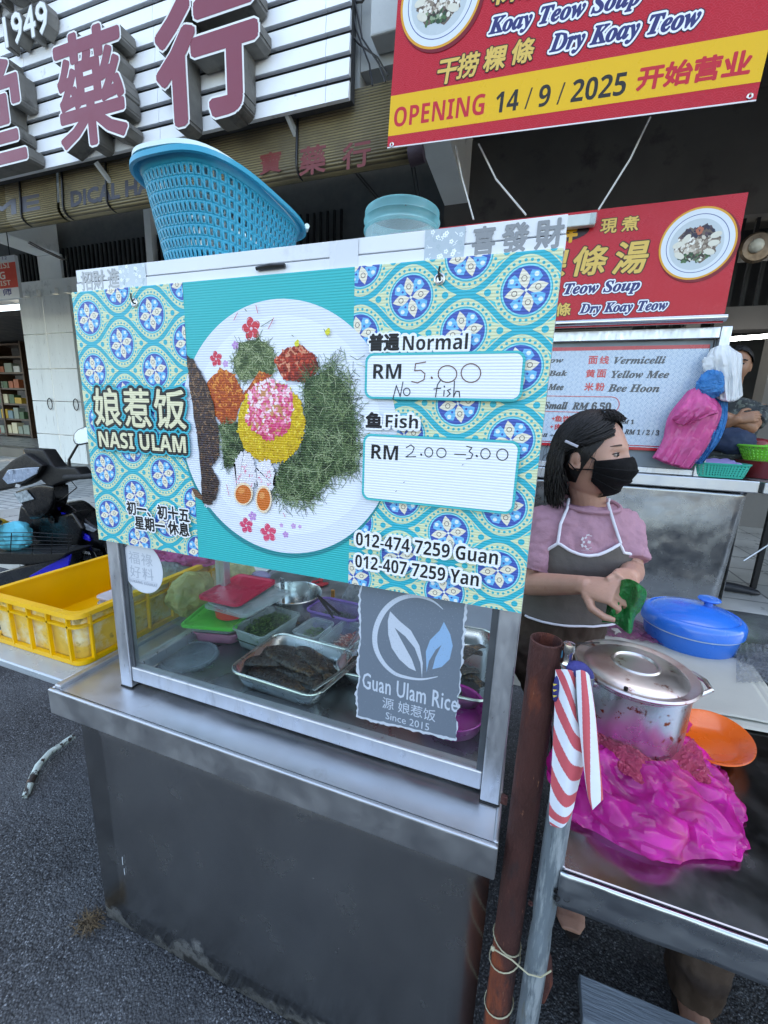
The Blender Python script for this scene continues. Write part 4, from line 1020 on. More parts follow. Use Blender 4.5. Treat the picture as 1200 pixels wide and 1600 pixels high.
def heap(t, name, c, hx, hy, z, hh, mat, colfn=None, rot=0., n=44, rough_=.004, sd=0):
    def fn(u, v):
        x, y = (u - .5) * 2 * hx, (v - .5) * 2 * hy
        e = max(0, 1 - max(abs(u - .5), abs(v - .5)) * 2) ; k = min(1, e * 4)
        zz = z + hh * k * (.55 + .45 * math.sin(math.pi * u) * math.sin(math.pi * v)) + rough_ * k * fbm((x * 60 + sd, y * 60, 0)) * 2
        return (c[0] + x * math.cos(rot) - y * math.sin(rot), c[1] + x * math.sin(rot) + y * math.cos(rot), zz)
    return MB().grid(fn, n, n, colfn).build(name, mat, t, smooth=180)
def shreds(t, name, c, hx, hy, z, hh, n, ln, wd, cols, mat, rot=0., sd=1):
    rr = random.Random(sd); mb = MB()
    for k in range(n):
        u, v = rr.uniform(-1, 1), rr.uniform(-1, 1); x, y = u * hx, v * hy
        p = Vector((c[0] + x * math.cos(rot) - y * math.sin(rot), c[1] + x * math.sin(rot) + y * math.cos(rot), z + hh * (1 - .5 * u * u - .5 * v * v) * rr.uniform(.3, 1.05)))
        a = rr.uniform(0, 6.28); d = Vector((math.cos(a), math.sin(a), rr.uniform(-.35, .5))) * ln * rr.uniform(.5, 1.2); s_ = Vector((-d.y, d.x, 0)).normalized() * wd
        m_ = p + d * .5 + Vector((0, 0, ln * .15)); cc = C(rr.choice(cols))
        mb.add([p - s_, p + s_, m_ + s_, m_ - s_, p + d + s_ * .4, p + d - s_ * .4], [(0, 1, 2, 3), (3, 2, 4, 5)], cc)
    return mb.build(name, mat, t, smooth=0, fix=False)
M_leaf = MT('shred_colour', pr, .5)

# tray of smoked fish
def fishes(t, c, hx, hy, z, spots, sd):
    rr = random.Random(sd)
    for (fx, fy, a, l, wd, dz) in spots:
        mb = MB(); d = Vector((math.cos(a), math.sin(a), 0)); s_ = Vector((-d.y, d.x, 0)); rings = []
        prof = [(0, .1), (.06, .55), (.15, .85), (.3, 1), (.5, .95), (.7, .7), (.85, .4), (.93, .3), (1, .7)]
        for k, (u, w_) in enumerate(prof):
            cc = Vector((c[0] + fx, c[1] + fy, z + dz)) + d * (u - .5) * l + s_ * (.012 * math.sin(u * 3)); th = wd * w_ * (.42 if u < .95 else .1)
            rings.append([cc + s_ * wd * w_ * math.cos(6.283 * j / 14) * (1 + .12 * rr.uniform(-1, 1)) + Vector((0, 0, th * math.sin(6.283 * j / 14) * (1 + .15 * rr.uniform(-1, 1)))) for j in range(14)])
        mb.loft(rings); mb.c = [C(rr.choice(['1c1512', '2a1e17', '3a2a1e', '15100f', '241a16', '4d3a26'])) for f in mb.f]
        o = mb.build('fish', MT('smoked_skin', pm, '33241a', .30, 0, .5, 30, .9, 70, spots=(('6e4c28', 20, .53, .12), ('a07c48', 42, .62, .08), ('0c0908', 14, .54, .1)), spec=.7), None, smooth=180, sub=1)
        tag(o, 'dark smoked fish lying in the %s' % t, 'fish', 'smoked fish in the %s' % t)
tr = tub('fish_tray', 'large steel tray of smoked fish in the middle of the cabinet', 'tray', (-.5355, .868), .135, .112, .052, M_pan, -.04, .84, .035, .0012, .007)
fishes('steel tray in the middle of the cabinet', (-.535, .868), .1, .08, FLZ + .018, [(-.02, -.055, -.15, .2, .030, 0), (.02, -.02, -.25, .21, .032, .004), (-.03, .012, -.1, .2, .03, .010), (.03, .045, -.35, .19, .03, .012), (-.05, .05, .2, .17, .028, .014), (.065, -.03, -.9, .15, .026, .018), (-.01, -.01, -.3, .2, .03, .026), (.04, .02, -.6, .18, .028, .028), (-.065, -.02, .3, .15, .026, .020)], 3)
tr = tub('fish_tray', 'second steel tray of dark fish, half hidden behind the leaf logo film', 'tray', (-.235, 1.06), .205, .185, .052, M_pan, .06, .86, .04, .0012, .007)
fishes('second steel tray behind the logo film', (-.235, 1.06), .1, .08, FLZ + .02, [(-.09, -.09, .1, .24, .034, 0), (.03, -.11, -.2, .22, .034, .006), (.1, -.03, -.5, .2, .03, .01), (-.07, -.01, -.2, .24, .036, .012), (.06, .05, .2, .22, .032, .014), (-.08, .08, .1, .22, .034, .016), (.09, -.08, .5, .18, .03, .024), (.12, .02, 1.0, .17, .03, .03), (0, -.05, -.3, .2, .03, .03)], 5)
# tongs lying on the rim of the first tray
def tongs(name, a, b, w_, mat, label, op=.02):
    a, b = Vector(a), Vector(b); s_ = Vector((-(b - a).y, (b - a).x, 0)).normalized(); mb = MB()
    for sg in (-1, 1): mb.bar(a, b + s_ * op * sg + Vector((0, 0, .002 * sg)), w_, .002)
    return tag(mb.build(name, mat, None, bevel=.0008), label, 'tongs')
tongs('tongs', (-.36, .98, FLZ + .058), (-.415, .77, FLZ + .056), .009, M_pan, 'steel tongs resting across the rim of the smoked fish tray', .012)
tongs('tongs', P(497, 931, Z=.915), P(527, 963, Z=.885), .011, M_black, 'black handled tongs standing in the purple box of herbs', .012)
# lids and boxes on the left
c = P(296, 1026, Z=FLZ)
mb = MB().lathe([(.0, .003), (.068, .003), (.0705, .006), (.076, .007), (.079, .0045), (.081, .0008)], (c.x, c.y, FLZ), 56, sx=1.0, sy=1.0); o = mb.build('lid', MT('cloudy_lid', film, 'b8c4cb', .72, .15, .35, 90, .35), smooth=50, solid=.0012); tag(o, 'round clear plastic lid lying flat in the left front of the cabinet', 'lid')
M_green = MT('green_plastic', pm, '3fae3c', .35, 0, .08, 5, spots=(('1f6a24', 60, .68, .03),)); M_red = MT('red_plastic', pm, 'c02a48', .3, 0, .06, 5); M_red2 = MT('orange_red_plastic', pm, 'c8352a', .3, 0, .06, 5)
def flatlid(name, label, c, hx, hy, z, mat, rot, tilt=(0, 0), th=.008):
    rm = Matrix.Rotation(tilt[0], 3, 'X') @ Matrix.Rotation(tilt[1], 3, 'Y')
    mb = MB(); rg = [rr_ring(0, 0, hx, hy, .02, 0, 5, rot), rr_ring(0, 0, hx, hy, .02, th, 5, rot), rr_ring(0, 0, hx - .007, hy - .007, .018, th + .001, 5, rot), rr_ring(0, 0, hx - .012, hy - .012, .016, th - .003, 5, rot), rr_ring(0, 0, .03, .02, .01, th - .003, 5, rot)]
    mb.loft([[rm @ Vector(p) + Vector((c[0], c[1], z)) for p in r_] for r_ in rg]); return tag(mb.build(name, mat, None, smooth=35), label, 'lid')
tub('food_box', 'clear box with a pink base at the bottom of the lid stack', 'food box', (-.865, .985), .075, .075, .036, MT('pinkish_plastic', film, 'd88aa8', .45, .2), .25, .9, group=None)
tub('food_box', 'shallow clear box stacked under the bright green lid', 'food box', (-.87, .978), .08, .08, .022, M_clear, .25, .9, z0=FLZ + .0375)
flatlid('lid', 'bright green rectangular lid under a small red tub', (-.872, .972), .086, .082, FLZ + .0605, M_green, .25)
MB().lathe([(.0, .0), (.046, .0), (.05, .03), (.052, .035), (.0, .035)], (-.842, .992, FLZ + .0695), 32).build('tub', M_red2)
tag(bpy.data.objects['tub'], 'small round red tub on the green lid', 'tub')
flatlid('lid', 'clear rectangular lid just under the pinkish red lid', (-.81, 1.035), .088, .105, FLZ + .106, M_clear, -.1, (.03, -.02), .006)
flatlid('lid', 'clear rectangular lid sticking out to the right under the red lid', (-.795, 1.03), .09, .1, FLZ + .1155, M_clear, -.22, (.03, -.02), .006)
flatlid('lid', 'pinkish red rectangular lid on top of the stack', (-.853, 1.045), .082, .098, FLZ + .127, M_red, -.05, (.06, -.03), .009)
# rectangular boxes of shredded herbs
t = tub('food_box', 'clear rectangular box of chopped green leaves beside the red lid', 'food box', (-.712, 1.0), .062, .093, .070, MT('grey_clear_plastic', film, 'b7c6c6', .66, .18), -.12, .8, .014)
heap(t, 'chopped_leaf', (-.712, 1.0), .052, .082, FLZ + .03, .03, MT('leaf_green', pm, '24381f', .6, 0, .4, 60, .8, 120), rot=-.12); shreds(t, 'leaf_shred', (-.712, 1.0), .05, .08, FLZ + .045, .028, 900, .010, .0009, ['3d5c2c', '4c7036', '28441f', '6a8a46', '35532a'], M_leaf, -.12, 4)
t = tub('food_box', 'purple rimmed box of green herbs with black tongs', 'food box', (-.555, 1.175), .095, .065, .066, MT('purple_clear_plastic', film, 'a48cc8', .7, .18), -.05, .84, .022, .002, .009, rimmat=MT('purple_rim', film, '9673c4', .2, .25))
shreds(t, 'leaf_shred', (-.555, 1.175), .07, .045, FLZ + .01, .035, 500, .011, .0009, ['2f4a24', '1e331a', '44612f', '27401f'], M_leaf, 0, 6)
t = tub('food_box', 'clear box of dark green herbs in front of the purple one', 'food box', (-.575, 1.045), .045, .06, .055, M_clear, -.1, .86, .016)
shreds(t, 'leaf_shred', (-.575, 1.045), .036, .048, FLZ + .012, .03, 420, .010, .0009, ['35562a', '28441f', '4c7036', '5f8440'], M_leaf, 0, 7)
t = tub('food_box', 'clear box of shredded red and white flower beside the logo film', 'food box', (-.465, 1.045), .055, .078, .058, M_clear, -.12, .86, .016)
shreds(t, 'flower_shred', (-.455, 1.035), .035, .06, FLZ + .01, .04, 520, .012, .0009, ['a8483c', 'c06a5a', '8a3430', 'd8b8ac', 'b8574a', 'dcd0c8'], M_leaf, 0, 8)
# steel bowl with spoon
bc = (-.745, 1.2)
bw = thing('mixing_bowl', 'round steel bowl of yellow paste with a spoon handle standing in it', 'bowl', (*bc, CT))
MB().lathe([(.0, .001), (.055, .001), (.075, .015), (.094, .06), (.1, .096), (.1035, .098), (.101, .1), (.0985, .096), (.092, .06), (.073, .017), (.054, .004), (.0, .004)], (*bc, CT), 48).build('body', M_pan, bw)
heap(bw, 'paste', bc, .056, .056, CT + .012, .03, MT('turmeric_paste', pm, 'b0782a', .45, 0, .3, 30, .5, 80, spots=(('7a4a1c', 20, .55, .1),)), n=20)
a, b = P(441, 903, Z=.985), P(443, 945, Z=.86)
o = MB(); rings = []
for k in range(9):
    u = k / 8; p = a + (b - a) * u; wv = .0085 * (1 - .35 * u); rings.append([p + Vector((x * wv, y * .0016, 0)) for x, y in ((-1, -1), (1, -1), (1, 1), (-1, 1))])
o.loft(rings); tag(o.build('spoon', MT('spoon_steel', steel, 'd5dbe0', .18, (1, 1, 1), .02), None, bevel=.001), 'steel spoon handle sticking up out of the mixing bowl', 'spoon')
# small things behind
o = MB(); rr = random.Random(5)
for k in range(7): q = P(490 + rr.uniform(0, 20), 905 + rr.uniform(0, 10), Z=.81); o.ball(q, .012, .017, .007, 8, 6, Matrix.Rotation(rr.uniform(0, 3), 3, 'Z'))
tag(o.build('red_rag', MT('red_cloth', pm, 'a3252b', .7, 0, .2, 20), None, remesh=.004), 'small crumpled red rag behind the mixing bowl', 'rag')
q = P(520, 934, Z=.80); MB().bb(q.x - .008, q.x + .008, q.y - .004, q.y + .004, CT + .001, CT + .035).build('clip', MT('orange_plastic', pm, 'd08a34', .4), bevel=.003); tag(bpy.data.objects['clip'], 'small orange clip standing behind the purple box', 'clip')
o = MB().ball(P(408, 899, Z=.83), .045, .03, .018); tag(o.build('saucer_cover', MT('lilac_plastic', film, 'b4aed2', .3, .3), None), 'pale lilac plastic cover behind the red lid', 'cover')
# pink basin lying at the right
t = thing('basin', 'magenta plastic basin at the right front of the cabinet', 'basin', (-.06, .86, FLZ))
q = [(-.135, .80), (-.045, .785), (-.028, .80), (-.026, .95), (-.11, .95)]
MB().lathe([(.0, .0), (.075, .0), (.083, .034), (.0875, .036), (.086, .038), (.081, .035), (.073, .003), (.0, .003)], (-.108, .871, FLZ + .0005), 40, .9, 1.0).build('body', MT('magenta_plastic', pm, 'b3268c', .3, 0, .08, 6), t)

# bags hanging in the left of the cabinet and over the crate
def blob(name, label, cat, c, rad, mat, amp=.35, fr=9., sd=0, nu=44, nv=28, pinch=None, group=None, flat=0.):
    mb = MB()
    def fn(u, v):
        th, ph = u * 6.28319, v * math.pi; d = Vector((math.sin(ph) * math.cos(th), math.sin(ph) * math.sin(th), -math.cos(ph)))
        n = noise.fractal(d * 1.6 + Vector((sd, 0, 0)), 1.0, 2.0, 3) * .6 + abs(noise.noise(d * fr + Vector((0, sd, 0)))) * .5
        k = 1 + amp * n
        if pinch and d.z > pinch: k *= max(.25, 1 - (d.z - pinch) * 1.2)
        p = Vector((d.x * rad[0] * k, d.y * rad[1] * k, d.z * rad[2] * (1 + amp * n * .5)))
        if d.z < -.5 and flat: p.z = max(p.z, -rad[2] * flat)
        return p + Vector(c)
    mb.grid(fn, nu, nv); o = mb.build(name, mat, None, smooth=55); return tag(o, label, cat, group)
yb = P(288, 948, Y=.98)
blob('plastic_bag', 'translucent yellow plastic bag tied full in the left of the cabinet', 'bag', (-1.035, 1.03, .91), (.058, .085, .075), MT('yellow_film', film, 'cfcf8a', .42, .25, .5, 25), .35, 5, 2, pinch=.6)
blob('plastic_bag', 'pale yellow crumpled bag peeping out behind the cabinet back post', 'bag', P(372, 905, Y=1.42), (.075, .06, .085), MATS['yellow_film'], .5, 5, 5)
blob('plastic_bag', 'white crumpled bag behind the red lid', 'bag', P(352, 930, Y=1.2), (.06, .05, .035), MT('white_film', film, 'd5dde2', .25, .3, .5, 40), .5, 6, 9)
blob('plastic_bag', 'clear crumpled bag pressed beside the logo film', 'bag', P(556, 938, Y=1.3), (.045, .04, .06), MT('clear_film', film, 'c8cfd6', .6, .15, .7, 60), .55, 6, 4)
blob('plastic_bag', 'crumpled pink plastic bag lying in the back of the yellow crate', 'bag', (-1.27, 1.22, .965), (.15, .10, .055), MT('pink_film', film, 'c84f92', .12, .3, .5, 30), .45, 5, 7)
blob('plastic_bag', 'greyish clear bag with green things below the pink bag in the crate', 'bag', (-1.22, 1.12, .90), (.11, .10, .06), MT('greenish_film', film, 'a9c4bc', .4, .2, .7, 40), .45, 6, 8)

# ------------------------------------------------------------------ baskets and jar on top of the cabinet
def basket(t, name, ringfn, rows, nu, zlo, zhi, mat, hole=(.30, .70), vh=(.18, .78), solid=.003, arch=True, parent=None):
    """wall with real openings: nu columns x rows of slots"""
    mb = MB()
    for i in range(nu):
        u0, u1 = i / nu, (i + 1) / nu; a, b = u0 + (u1 - u0) * hole[0], u0 + (u1 - u0) * hole[1]
        for j in range(rows):
            v0, v1 = j / rows, (j + 1) / rows; c, d = v0 + (v1 - v0) * vh[0], v0 + (v1 - v0) * vh[1]; m_ = (a + b) / 2; d2 = d - (d - c) * (.3 if arch else 0)
            uv = [(u0, v0), (u1, v0), (u1, v1), (u0, v1), (a, c), (b, c), (b, d2), (m_ + (b - m_) * .7, d - (d - d2) * .3), (m_, d), (a + (m_ - a) * .3, d - (d - d2) * .3), (a, d2)]
            mb.add([ringfn(*q) for q in uv], [(0, 1, 5, 4), (1, 2, 6, 5), (2, 8, 7, 6), (2, 3, 8), (3, 10, 9, 8), (3, 0, 4, 10)])
    bm = MB(); bm.v, bm.f, bm.c, bm.m = mb.v, mb.f, mb.c, mb.m
    return bm
def sup(u, hx, hy, e=3.2):
    t = u * 6.28319; c, s_ = math.cos(t), math.sin(t); k = (abs(c) ** e + abs(s_) ** e) ** (-1 / e); return hx * c * k, hy * s_ * k
BC = (-.672, .842); BHX, BHY, BZ0, BZ1 = .106, .176, KZ + .001, KZ + .160
def bw_(u, v, ins=0.):
    k = .80 + .20 * v; x, y = sup(u, BHX * k - ins, BHY * k - ins); return Vector((BC[0] + x, BC[1] + y, BZ0 + .004 + (BZ1 - BZ0) * v))
M_bblue = MT('blue_plastic', pm, '0893b0', .36, 0, .06, 5, .02, 100); M_wpl = MT('white_plastic', pm, 'cfe0dd', .35, 0, .05, 6)
bk = thing('laundry_basket', 'sky blue perforated plastic basket on the roof of the glass cabinet', 'basket', (BC[0], BC[1], BZ0))
mb = basket(bk, 'wall', lambda u, v: bw_(u, v * .90), 8, 66, 0, 1, None)
mb.build('wall', M_bblue, bk, smooth=60, solid=.0025)
mb = MB()
mb.loft([[bw_(k / 72, .90) for k in range(72)], [bw_(k / 72, 1.0) for k in range(72)], [bw_(k / 72, 1.0, -.016) for k in range(72)], [bw_(k / 72, .94, -.019) for k in range(72)], [bw_(k / 72, .935, -.014) for k in range(72)], [bw_(k / 72, .985, -.006) for k in range(72)], [bw_(k / 72, .91, -.002) for k in range(72)]], False, False, wrap=True); mb.build('rim', M_bblue, bk, smooth=50)
mb = MB(); mb.loft([[bw_(k / 48, 0, .002) for k in range(48)], [bw_(k / 48, .015, .002) for k in range(48)]]); mb.build('base', M_bblue, bk, smooth=40)
wb = thing('laundry_basket', 'white plastic basket nested inside the sky blue one', 'basket', (BC[0], BC[1], BZ0 + .03))
TW = Matrix.Rotation(R(-2.5), 3, 'X') @ Matrix.Rotation(R(2), 3, 'Y')
def ww_(u, v, ins=0.):
    k = .56 + .26 * v; x, y = sup(u, .112 * k - ins, .190 * k - ins); p = TW @ Vector((x, y, .145 * v - .0725)); return p + Vector((BC[0] - .006, BC[1] - .012, BZ0 + .094))
basket(wb, 'wall', lambda u, v: ww_(u, v * .93), 6, 44, 0, 1, None).build('wall', M_wpl, wb, smooth=60, solid=.0025)
mb = MB(); mb.loft([[ww_(k / 60, .95) for k in range(60)], [ww_(k / 60, 1.0) for k in range(60)], [ww_(k / 60, 1.02, -.021) for k in range(60)], [ww_(k / 60, .965, -.024) for k in range(60)], [ww_(k / 60, .96, -.018) for k in range(60)]], False, False, wrap=True); mb.build('rim', M_wpl, wb, smooth=60)
mb = MB(); mb.loft([[ww_(k / 40, 0, .002) for k in range(40)], [ww_(k / 40, .02, .002) for k in range(40)]]); mb.build('base', M_wpl, wb)
hp = [bw_(.12 + .26 * k / 10, 1.0, -.019) + Vector((0, .012 * math.sin(math.pi * k / 10), .006 + .015 * math.sin(math.pi * k / 10))) for k in range(11)]
MB().tube(hp, .006, 8).build('handle', M_wpl, wb)
jc = (-.312, .95)
jr = thing('jar', 'clear plastic jar with a pale teal screw rim on the roof of the cabinet', 'jar', (*jc, KZ))
MB().lathe([(.0, .001), (.07, .001), (.078, .008), (.078, .105), (.075, .118)], (*jc, KZ), 40).build('body', MT('jar_plastic', film, 'b5cfcf', .78, .12), jr, solid=.0015)
MB().lathe([(.074, .108), (.0795, .108), (.082, .112), (.0795, .116), (.0795, .126), (.082, .13), (.0795, .134), (.0795, .148), (.077, .150), (.074, .148)], (*jc, KZ), 44).build('rim', MT('teal_rim', film, '7cc4c8', .55, .2), jr, smooth=50)

# ------------------------------------------------------------------ crate and its table on the left
M_yel = MT('yellow_plastic', pm, 'e3ae08', .42, 0, .10, 3, .05, 60, spots=(('c9a84a', 8, .6, .12),)); M_yold = MT('worn_yellow_plastic', pm, 'cda53a', .6, 0, .15, 8, .3, 60, spots=(('cfc5a0', 7, .46, .12), ('8f7a3a', 20, .6, .08)))
tb_ = thing('side_table', 'pale topped steel side table under the yellow crate', 'table', (-1.65, 1.15, 0))
MB().bb(-1.56, CX0 - .006, .645, 1.36, .776, .799).build('tabletop', MT('pale_laminate', pm, 'aab4ba', .3, .3, .08, 3, .03, 20), tb_, bevel=.004)
for x in (-1.54,):
    for y in (1.31,): MB().bb(x - .015, x + .015, y - .015, y + .015, .001, .7755).build('leg', M_alu, tb_, smooth=0)
cr = thing('crate', 'bright yellow plastic crate with worn side panels on the side table', 'crate', (-1.3, 1.02, .80))
X0, X1, Y0, Y1, Zc, Zt = -1.52, -1.112, .70, 1.34, .80, .955
mb = MB(); mb.loft([rr_ring((X0 + X1) / 2, (Y0 + Y1) / 2, (X1 - X0) / 2 - .018, (Y1 - Y0) / 2 - .018, .03, Zc + .012), rr_ring((X0 + X1) / 2, (Y0 + Y1) / 2, (X1 - X0) / 2 - .012, (Y1 - Y0) / 2 - .012, .03, Zt - .003)], True, False)
mb.build('wall', M_yold, cr, smooth=50, solid=.003)
mb = MB(); mb.loft([rr_ring((X0 + X1) / 2, (Y0 + Y1) / 2, (X1 - X0) / 2 - .022, (Y1 - Y0) / 2 - .022, .03, Zc + .0165), rr_ring((X0 + X1) / 2, (Y0 + Y1) / 2, (X1 - X0) / 2 - .0165, (Y1 - Y0) / 2 - .0165, .03, Zt - .004)], True, False)
mb.build('liner', M_yel, cr, smooth=50)
mb = MB()
def cring(hx, hy, z): return rr_ring((X0 + X1) / 2, (Y0 + Y1) / 2, (X1 - X0) / 2 + hx, (Y1 - Y0) / 2 + hy, .032, z)
mb.loft([cring(-.020, -.020, Zt - .006), cring(-.020, -.020, Zt), cring(.0, .0, Zt), cring(.002, .002, Zt - .012), cring(-.006, -.006, Zt - .012), cring(-.009, -.009, Zt - .008)], False, False, wrap=True)
mb.loft([cring(-.012, -.012, Zt - .036), cring(.0, .0, Zt - .036), cring(.0, .0, Zt - .042), cring(-.012, -.012, Zt - .042)], False, False, wrap=True)
mb.loft([cring(-.014, -.014, Zc), cring(-.002, -.002, Zc), cring(-.002, -.002, Zc + .014), cring(-.014, -.014, Zc + .014)], False, False, wrap=True)
for k in range(5):
    x = X0 + .04 + k * (X1 - X0 - .08) / 4
    for y in (Y0 + .004, Y1 - .004): mb.bb(x - .003, x + .003, y - .004, y + .006, Zc + .01, Zt - .006)
for k in range(7):
    y = Y0 + .04 + k * (Y1 - Y0 - .08) / 6
    for x in (X0 + .004, X1 - .004): mb.bb(x - .005, x + .006, y - .003, y + .003, Zc + .01, Zt - .006)
mb.build('rim', M_yel, cr, smooth=40)
for k, (z, lab) in enumerate(((Zc + .0166, 'pinkish clear food box at the bottom of the stack in the yellow crate'), (Zc + .06, 'clear lidded food box in the middle of the stack in the crate'), (Zc + .088, 'white lidded flat box on top of the stack in the crate'))):
    t_ = tub('food_box', lab, 'food box', (-1.215, .965), .085, .085, (.04, .026, .02)[k], (MT('pale_pink_plastic', film, 'd9a3a6', .35, .25), M_clear, MT('milky_plastic', film, 'd8d6d8', .2, .3))[k], .0, .92, .02, z0=z, rim=.008)
    MB().loft([rr_ring(-1.215, .965, .082, .082, .02, z + (.04, .026, .02)[k]), rr_ring(-1.215, .965, .082, .082, .02, z + (.04, .026, .02)[k] + .0015)]).build('lid', MT('milky_plastic', film, 'd8d6d8', .2, .3), t_)

# ------------------------------------------------------------------ motorcycle beyond the crate
def slab(name, pts, Y, th, mat, parent, bevel=.01, sub=2, seg=3, lean=0.):
    """a shaped shell: outline at distance Y, thickness th away from the viewer, rounded edges"""
    q = [P(x, y, Y=Y + lean * k / max(1, len(pts) - 1)) if lean else P(x, y, Y=Y) for k, (x, y) in enumerate(pts)]
    return MB().prism(q, (-.12 * th, th, 0)).build(name, mat, parent, smooth=180 if th > .05 else 50, bevel=bevel * (.6 if th > .05 else 1), seg=2 if th > .05 else seg, sub=sub if th > .05 else 0)
mo = thing('motorcycle', 'black and blue underbone motorcycle parked behind the yellow crate', 'motorcycle', (-2.95, 1.95, 0))
M_bk = MT('gloss_black_plastic', pm, '08090b', .25, 0, .2, 6, .02, 120, spec=.45); M_mk = MT('matt_black_plastic', pm, '0f1012', .5, 0, .2, 30, .2, 300, spec=.3); M_blu = MT('blue_body_paint', pm, '1418b0', .2, 0, .1, 5, coat=.3)
slab('handlebar_cover', [(-40, 742), (2, 738), (10, 722), (38, 708), (66, 727), (60, 742), (34, 760), (6, 765), (-40, 775)], 1.86, .10, M_mk, mo, .018)
slab('handlebar_cover', [(34, 700), (66, 702), (84, 730), (116, 730), (126, 742), (112, 752), (92, 754), (78, 762), (60, 750), (40, 715)], 1.90, .10, M_mk, mo, .02)
d = slab('dash', [(3, 748), (12, 734), (40, 731), (60, 730), (57, 740), (36, 752), (12, 757)], 1.855, .02, MT('dash_lens', pm, '8e9cad', .08, 0, .25, 26, 0, spots=(('dfe6ee', 40, .6, .08), ('5a6674', 12, .56, .1)), coat=.6), mo, .004)
slab('badge', [(23, 761), (25, 756), (32, 758), (30, 762)], 1.85, .004, MT('silver_badge', pm, 'c9ced2', .3, .6), mo, .0005)
slab('handlebar_stem', [(22, 768), (60, 755), (82, 760), (84, 782), (76, 800), (62, 812), (46, 812), (34, 790)], 1.88, .12, M_bk, mo, .02)
slab('warning_label', [(21, 772), (40, 766), (52, 780), (31, 786)], 1.868, .008, MT('label_grey', pm, '8d979b', .4, 0, .6, 45), mo, .001)
MB().tube([P(102, 746, Y=1.9), P(128, 745, Y=1.88), P(150, 743, Y=1.86)], [.019, .0175, .018], 14).build('grip', MT('grip_rubber', pm, '141516', .75, 0, .1, 50, .6, 200), mo)
MB().tube([P(112, 752, Y=1.89), P(120, 762, Y=1.88), P(104, 775, Y=1.9), P(86, 786, Y=1.93)], .004, 6).build('cable', M_black, mo)
MB().tube([P(108, 728, Y=1.93), P(108, 718, Y=1.93), P(122, 694, Y=1.94)], [.012, .008, .007], 10).build('mirror_stem', M_black, mo)
mp = [(113, 688), (114, 678), (120, 671), (132, 666), (150, 664), (164, 668), (166, 680), (158, 688), (140, 692), (122, 696), (116, 694)]
mm = slab('mirror', mp, 1.95, .03, M_black, mo, .01)
cx_, cy_ = 138, 680
MB().prism([P(cx_ + (x - cx_) * .9, cy_ + (y - cy_) * .86, Y=1.9475) for x, y in mp], (0, .0015, 0)).build('mirror_glass', MT('mirror_silver', pm, 'e9f6f8', .3, .35, .01), mm, smooth=0)  # pale sky reflection painted into the base colour of the mirror
slab('leg_shield', [(30, 788), (56, 806), (88, 806), (112, 800), (128, 826), (118, 862), (96, 884), (60, 892), (20, 880), (24, 828)], 1.95, .14, M_bk, mo, .03)
MB().lathe([(.0, -.012), (.012, -.012), (.013, -.004), (.03, -.002), (.032, .004)], P(81, 812, Y=1.94), 20, rot=Matrix.Rotation(R(90), 3, 'X')).build('key_lock', M_iron, mo)
slab('front_fairing', [(72, 796), (92, 784), (108, 788), (124, 806), (146, 822), (160, 830), (162, 858), (140, 862), (118, 842), (96, 822)], 2.0, .16, M_bk, mo, .03)
slab('side_stripe', [(94, 800), (104, 804), (120, 826), (138, 838), (140, 846), (118, 838), (104, 822)], 1.985, .014, M_blu, mo, .003)
slab('turn_signal', [(116, 812), (128, 816), (150, 828), (146, 832), (124, 824)], 1.985, .014, MT('smoked_lens', pm, '6f757a', .1, 0, .3, 40, coat=.5), mo, .003)
slab('front_fender', [(110, 842), (136, 850), (160, 846), (172, 880), (168, 912), (120, 905), (104, 884)], 2.05, .12, M_bk, mo, .02)
slab('leg_cover', [(112, 852), (146, 862), (158, 884), (130, 900), (92, 898), (98, 876)], 1.9, .06, M_bk, mo, .012)
slab('body_panel', [(-40, 906), (20, 888), (62, 880), (110, 864), (104, 890), (60, 908), (20, 930), (-40, 960)], 1.78, .10, MT('dark_grey_body', pm, '12161b', .25, 0, .15, 4, coat=.4), mo, .015)
slab('body_stripe', [(46, 900), (70, 886), (110, 866), (106, 884), (84, 892), (44, 918)], 1.765, .014, M_blu, mo, .003)
mb = MB()
wh = P(150, 905, Y=2.15); ax = Vector((.95, -.3, 0))
mb.tube([Vector((wh.x, wh.y, .28)) + (Vector((.3, .95, 0)) * math.cos(k / 28 * 6.283) + Vector((0, 0, 1)) * math.sin(k / 28 * 6.283)) * .235 for k in range(28)], .042, 10, closed=True); mb.build('wheel', M_rub, mo)
bwh = Vector((wh.x, wh.y, 0)) - Vector((.3, .95, 0)) * 1.2
MB().tube([Vector((bwh.x, bwh.y, .28)) + (Vector((.3, .95, 0)) * math.cos(k / 28 * 6.283) + Vector((0, 0, 1)) * math.sin(k / 28 * 6.283)) * .235 for k in range(28)], .042, 10, closed=True).build('wheel', M_rub, mo)
sc_ = P(-60, 850, Y=1.55); MB().ball((sc_.x, sc_.y - .1, .72), .12, .34, .06, 20, 12).build('seat', M_mk, mo)
A = Art(P(120, 866, Y=1.895), (1, .0, 0), (0, 0, 1), (0, -1, 0)); A.tpx('HONDA', (120, 858.5), (120, 863), 141, 862, C('c9ced3'), st='SB'); A.lv += 1
A.tpx('WAVE', (123, 866), (123, 871), 144, 870, C('3a3f45'), st='SB', shear=.3); A.line([A.px(118, 873.5), A.px(138, 873.5)], .002, C('8a9096'))
A.build('lettering', MT('print_matt', pr, .45), mo, smooth=0, fix=False)
mb = MB()
for k in range(6): mb.tube([P(-30, 833 + k * 6.5, Y=1.72), P(52, 832 + k * 6.2, Y=1.70), P(112, 836 + k * 5.2, Y=1.80)], .0028, 5)
for x in (-10, 18, 52, 82, 108): mb.tube([P(x, 832, Y=1.715), P(x - 2, 866, Y=1.715)], .003, 5)
mb.build('wire_basket', M_iron, mo)
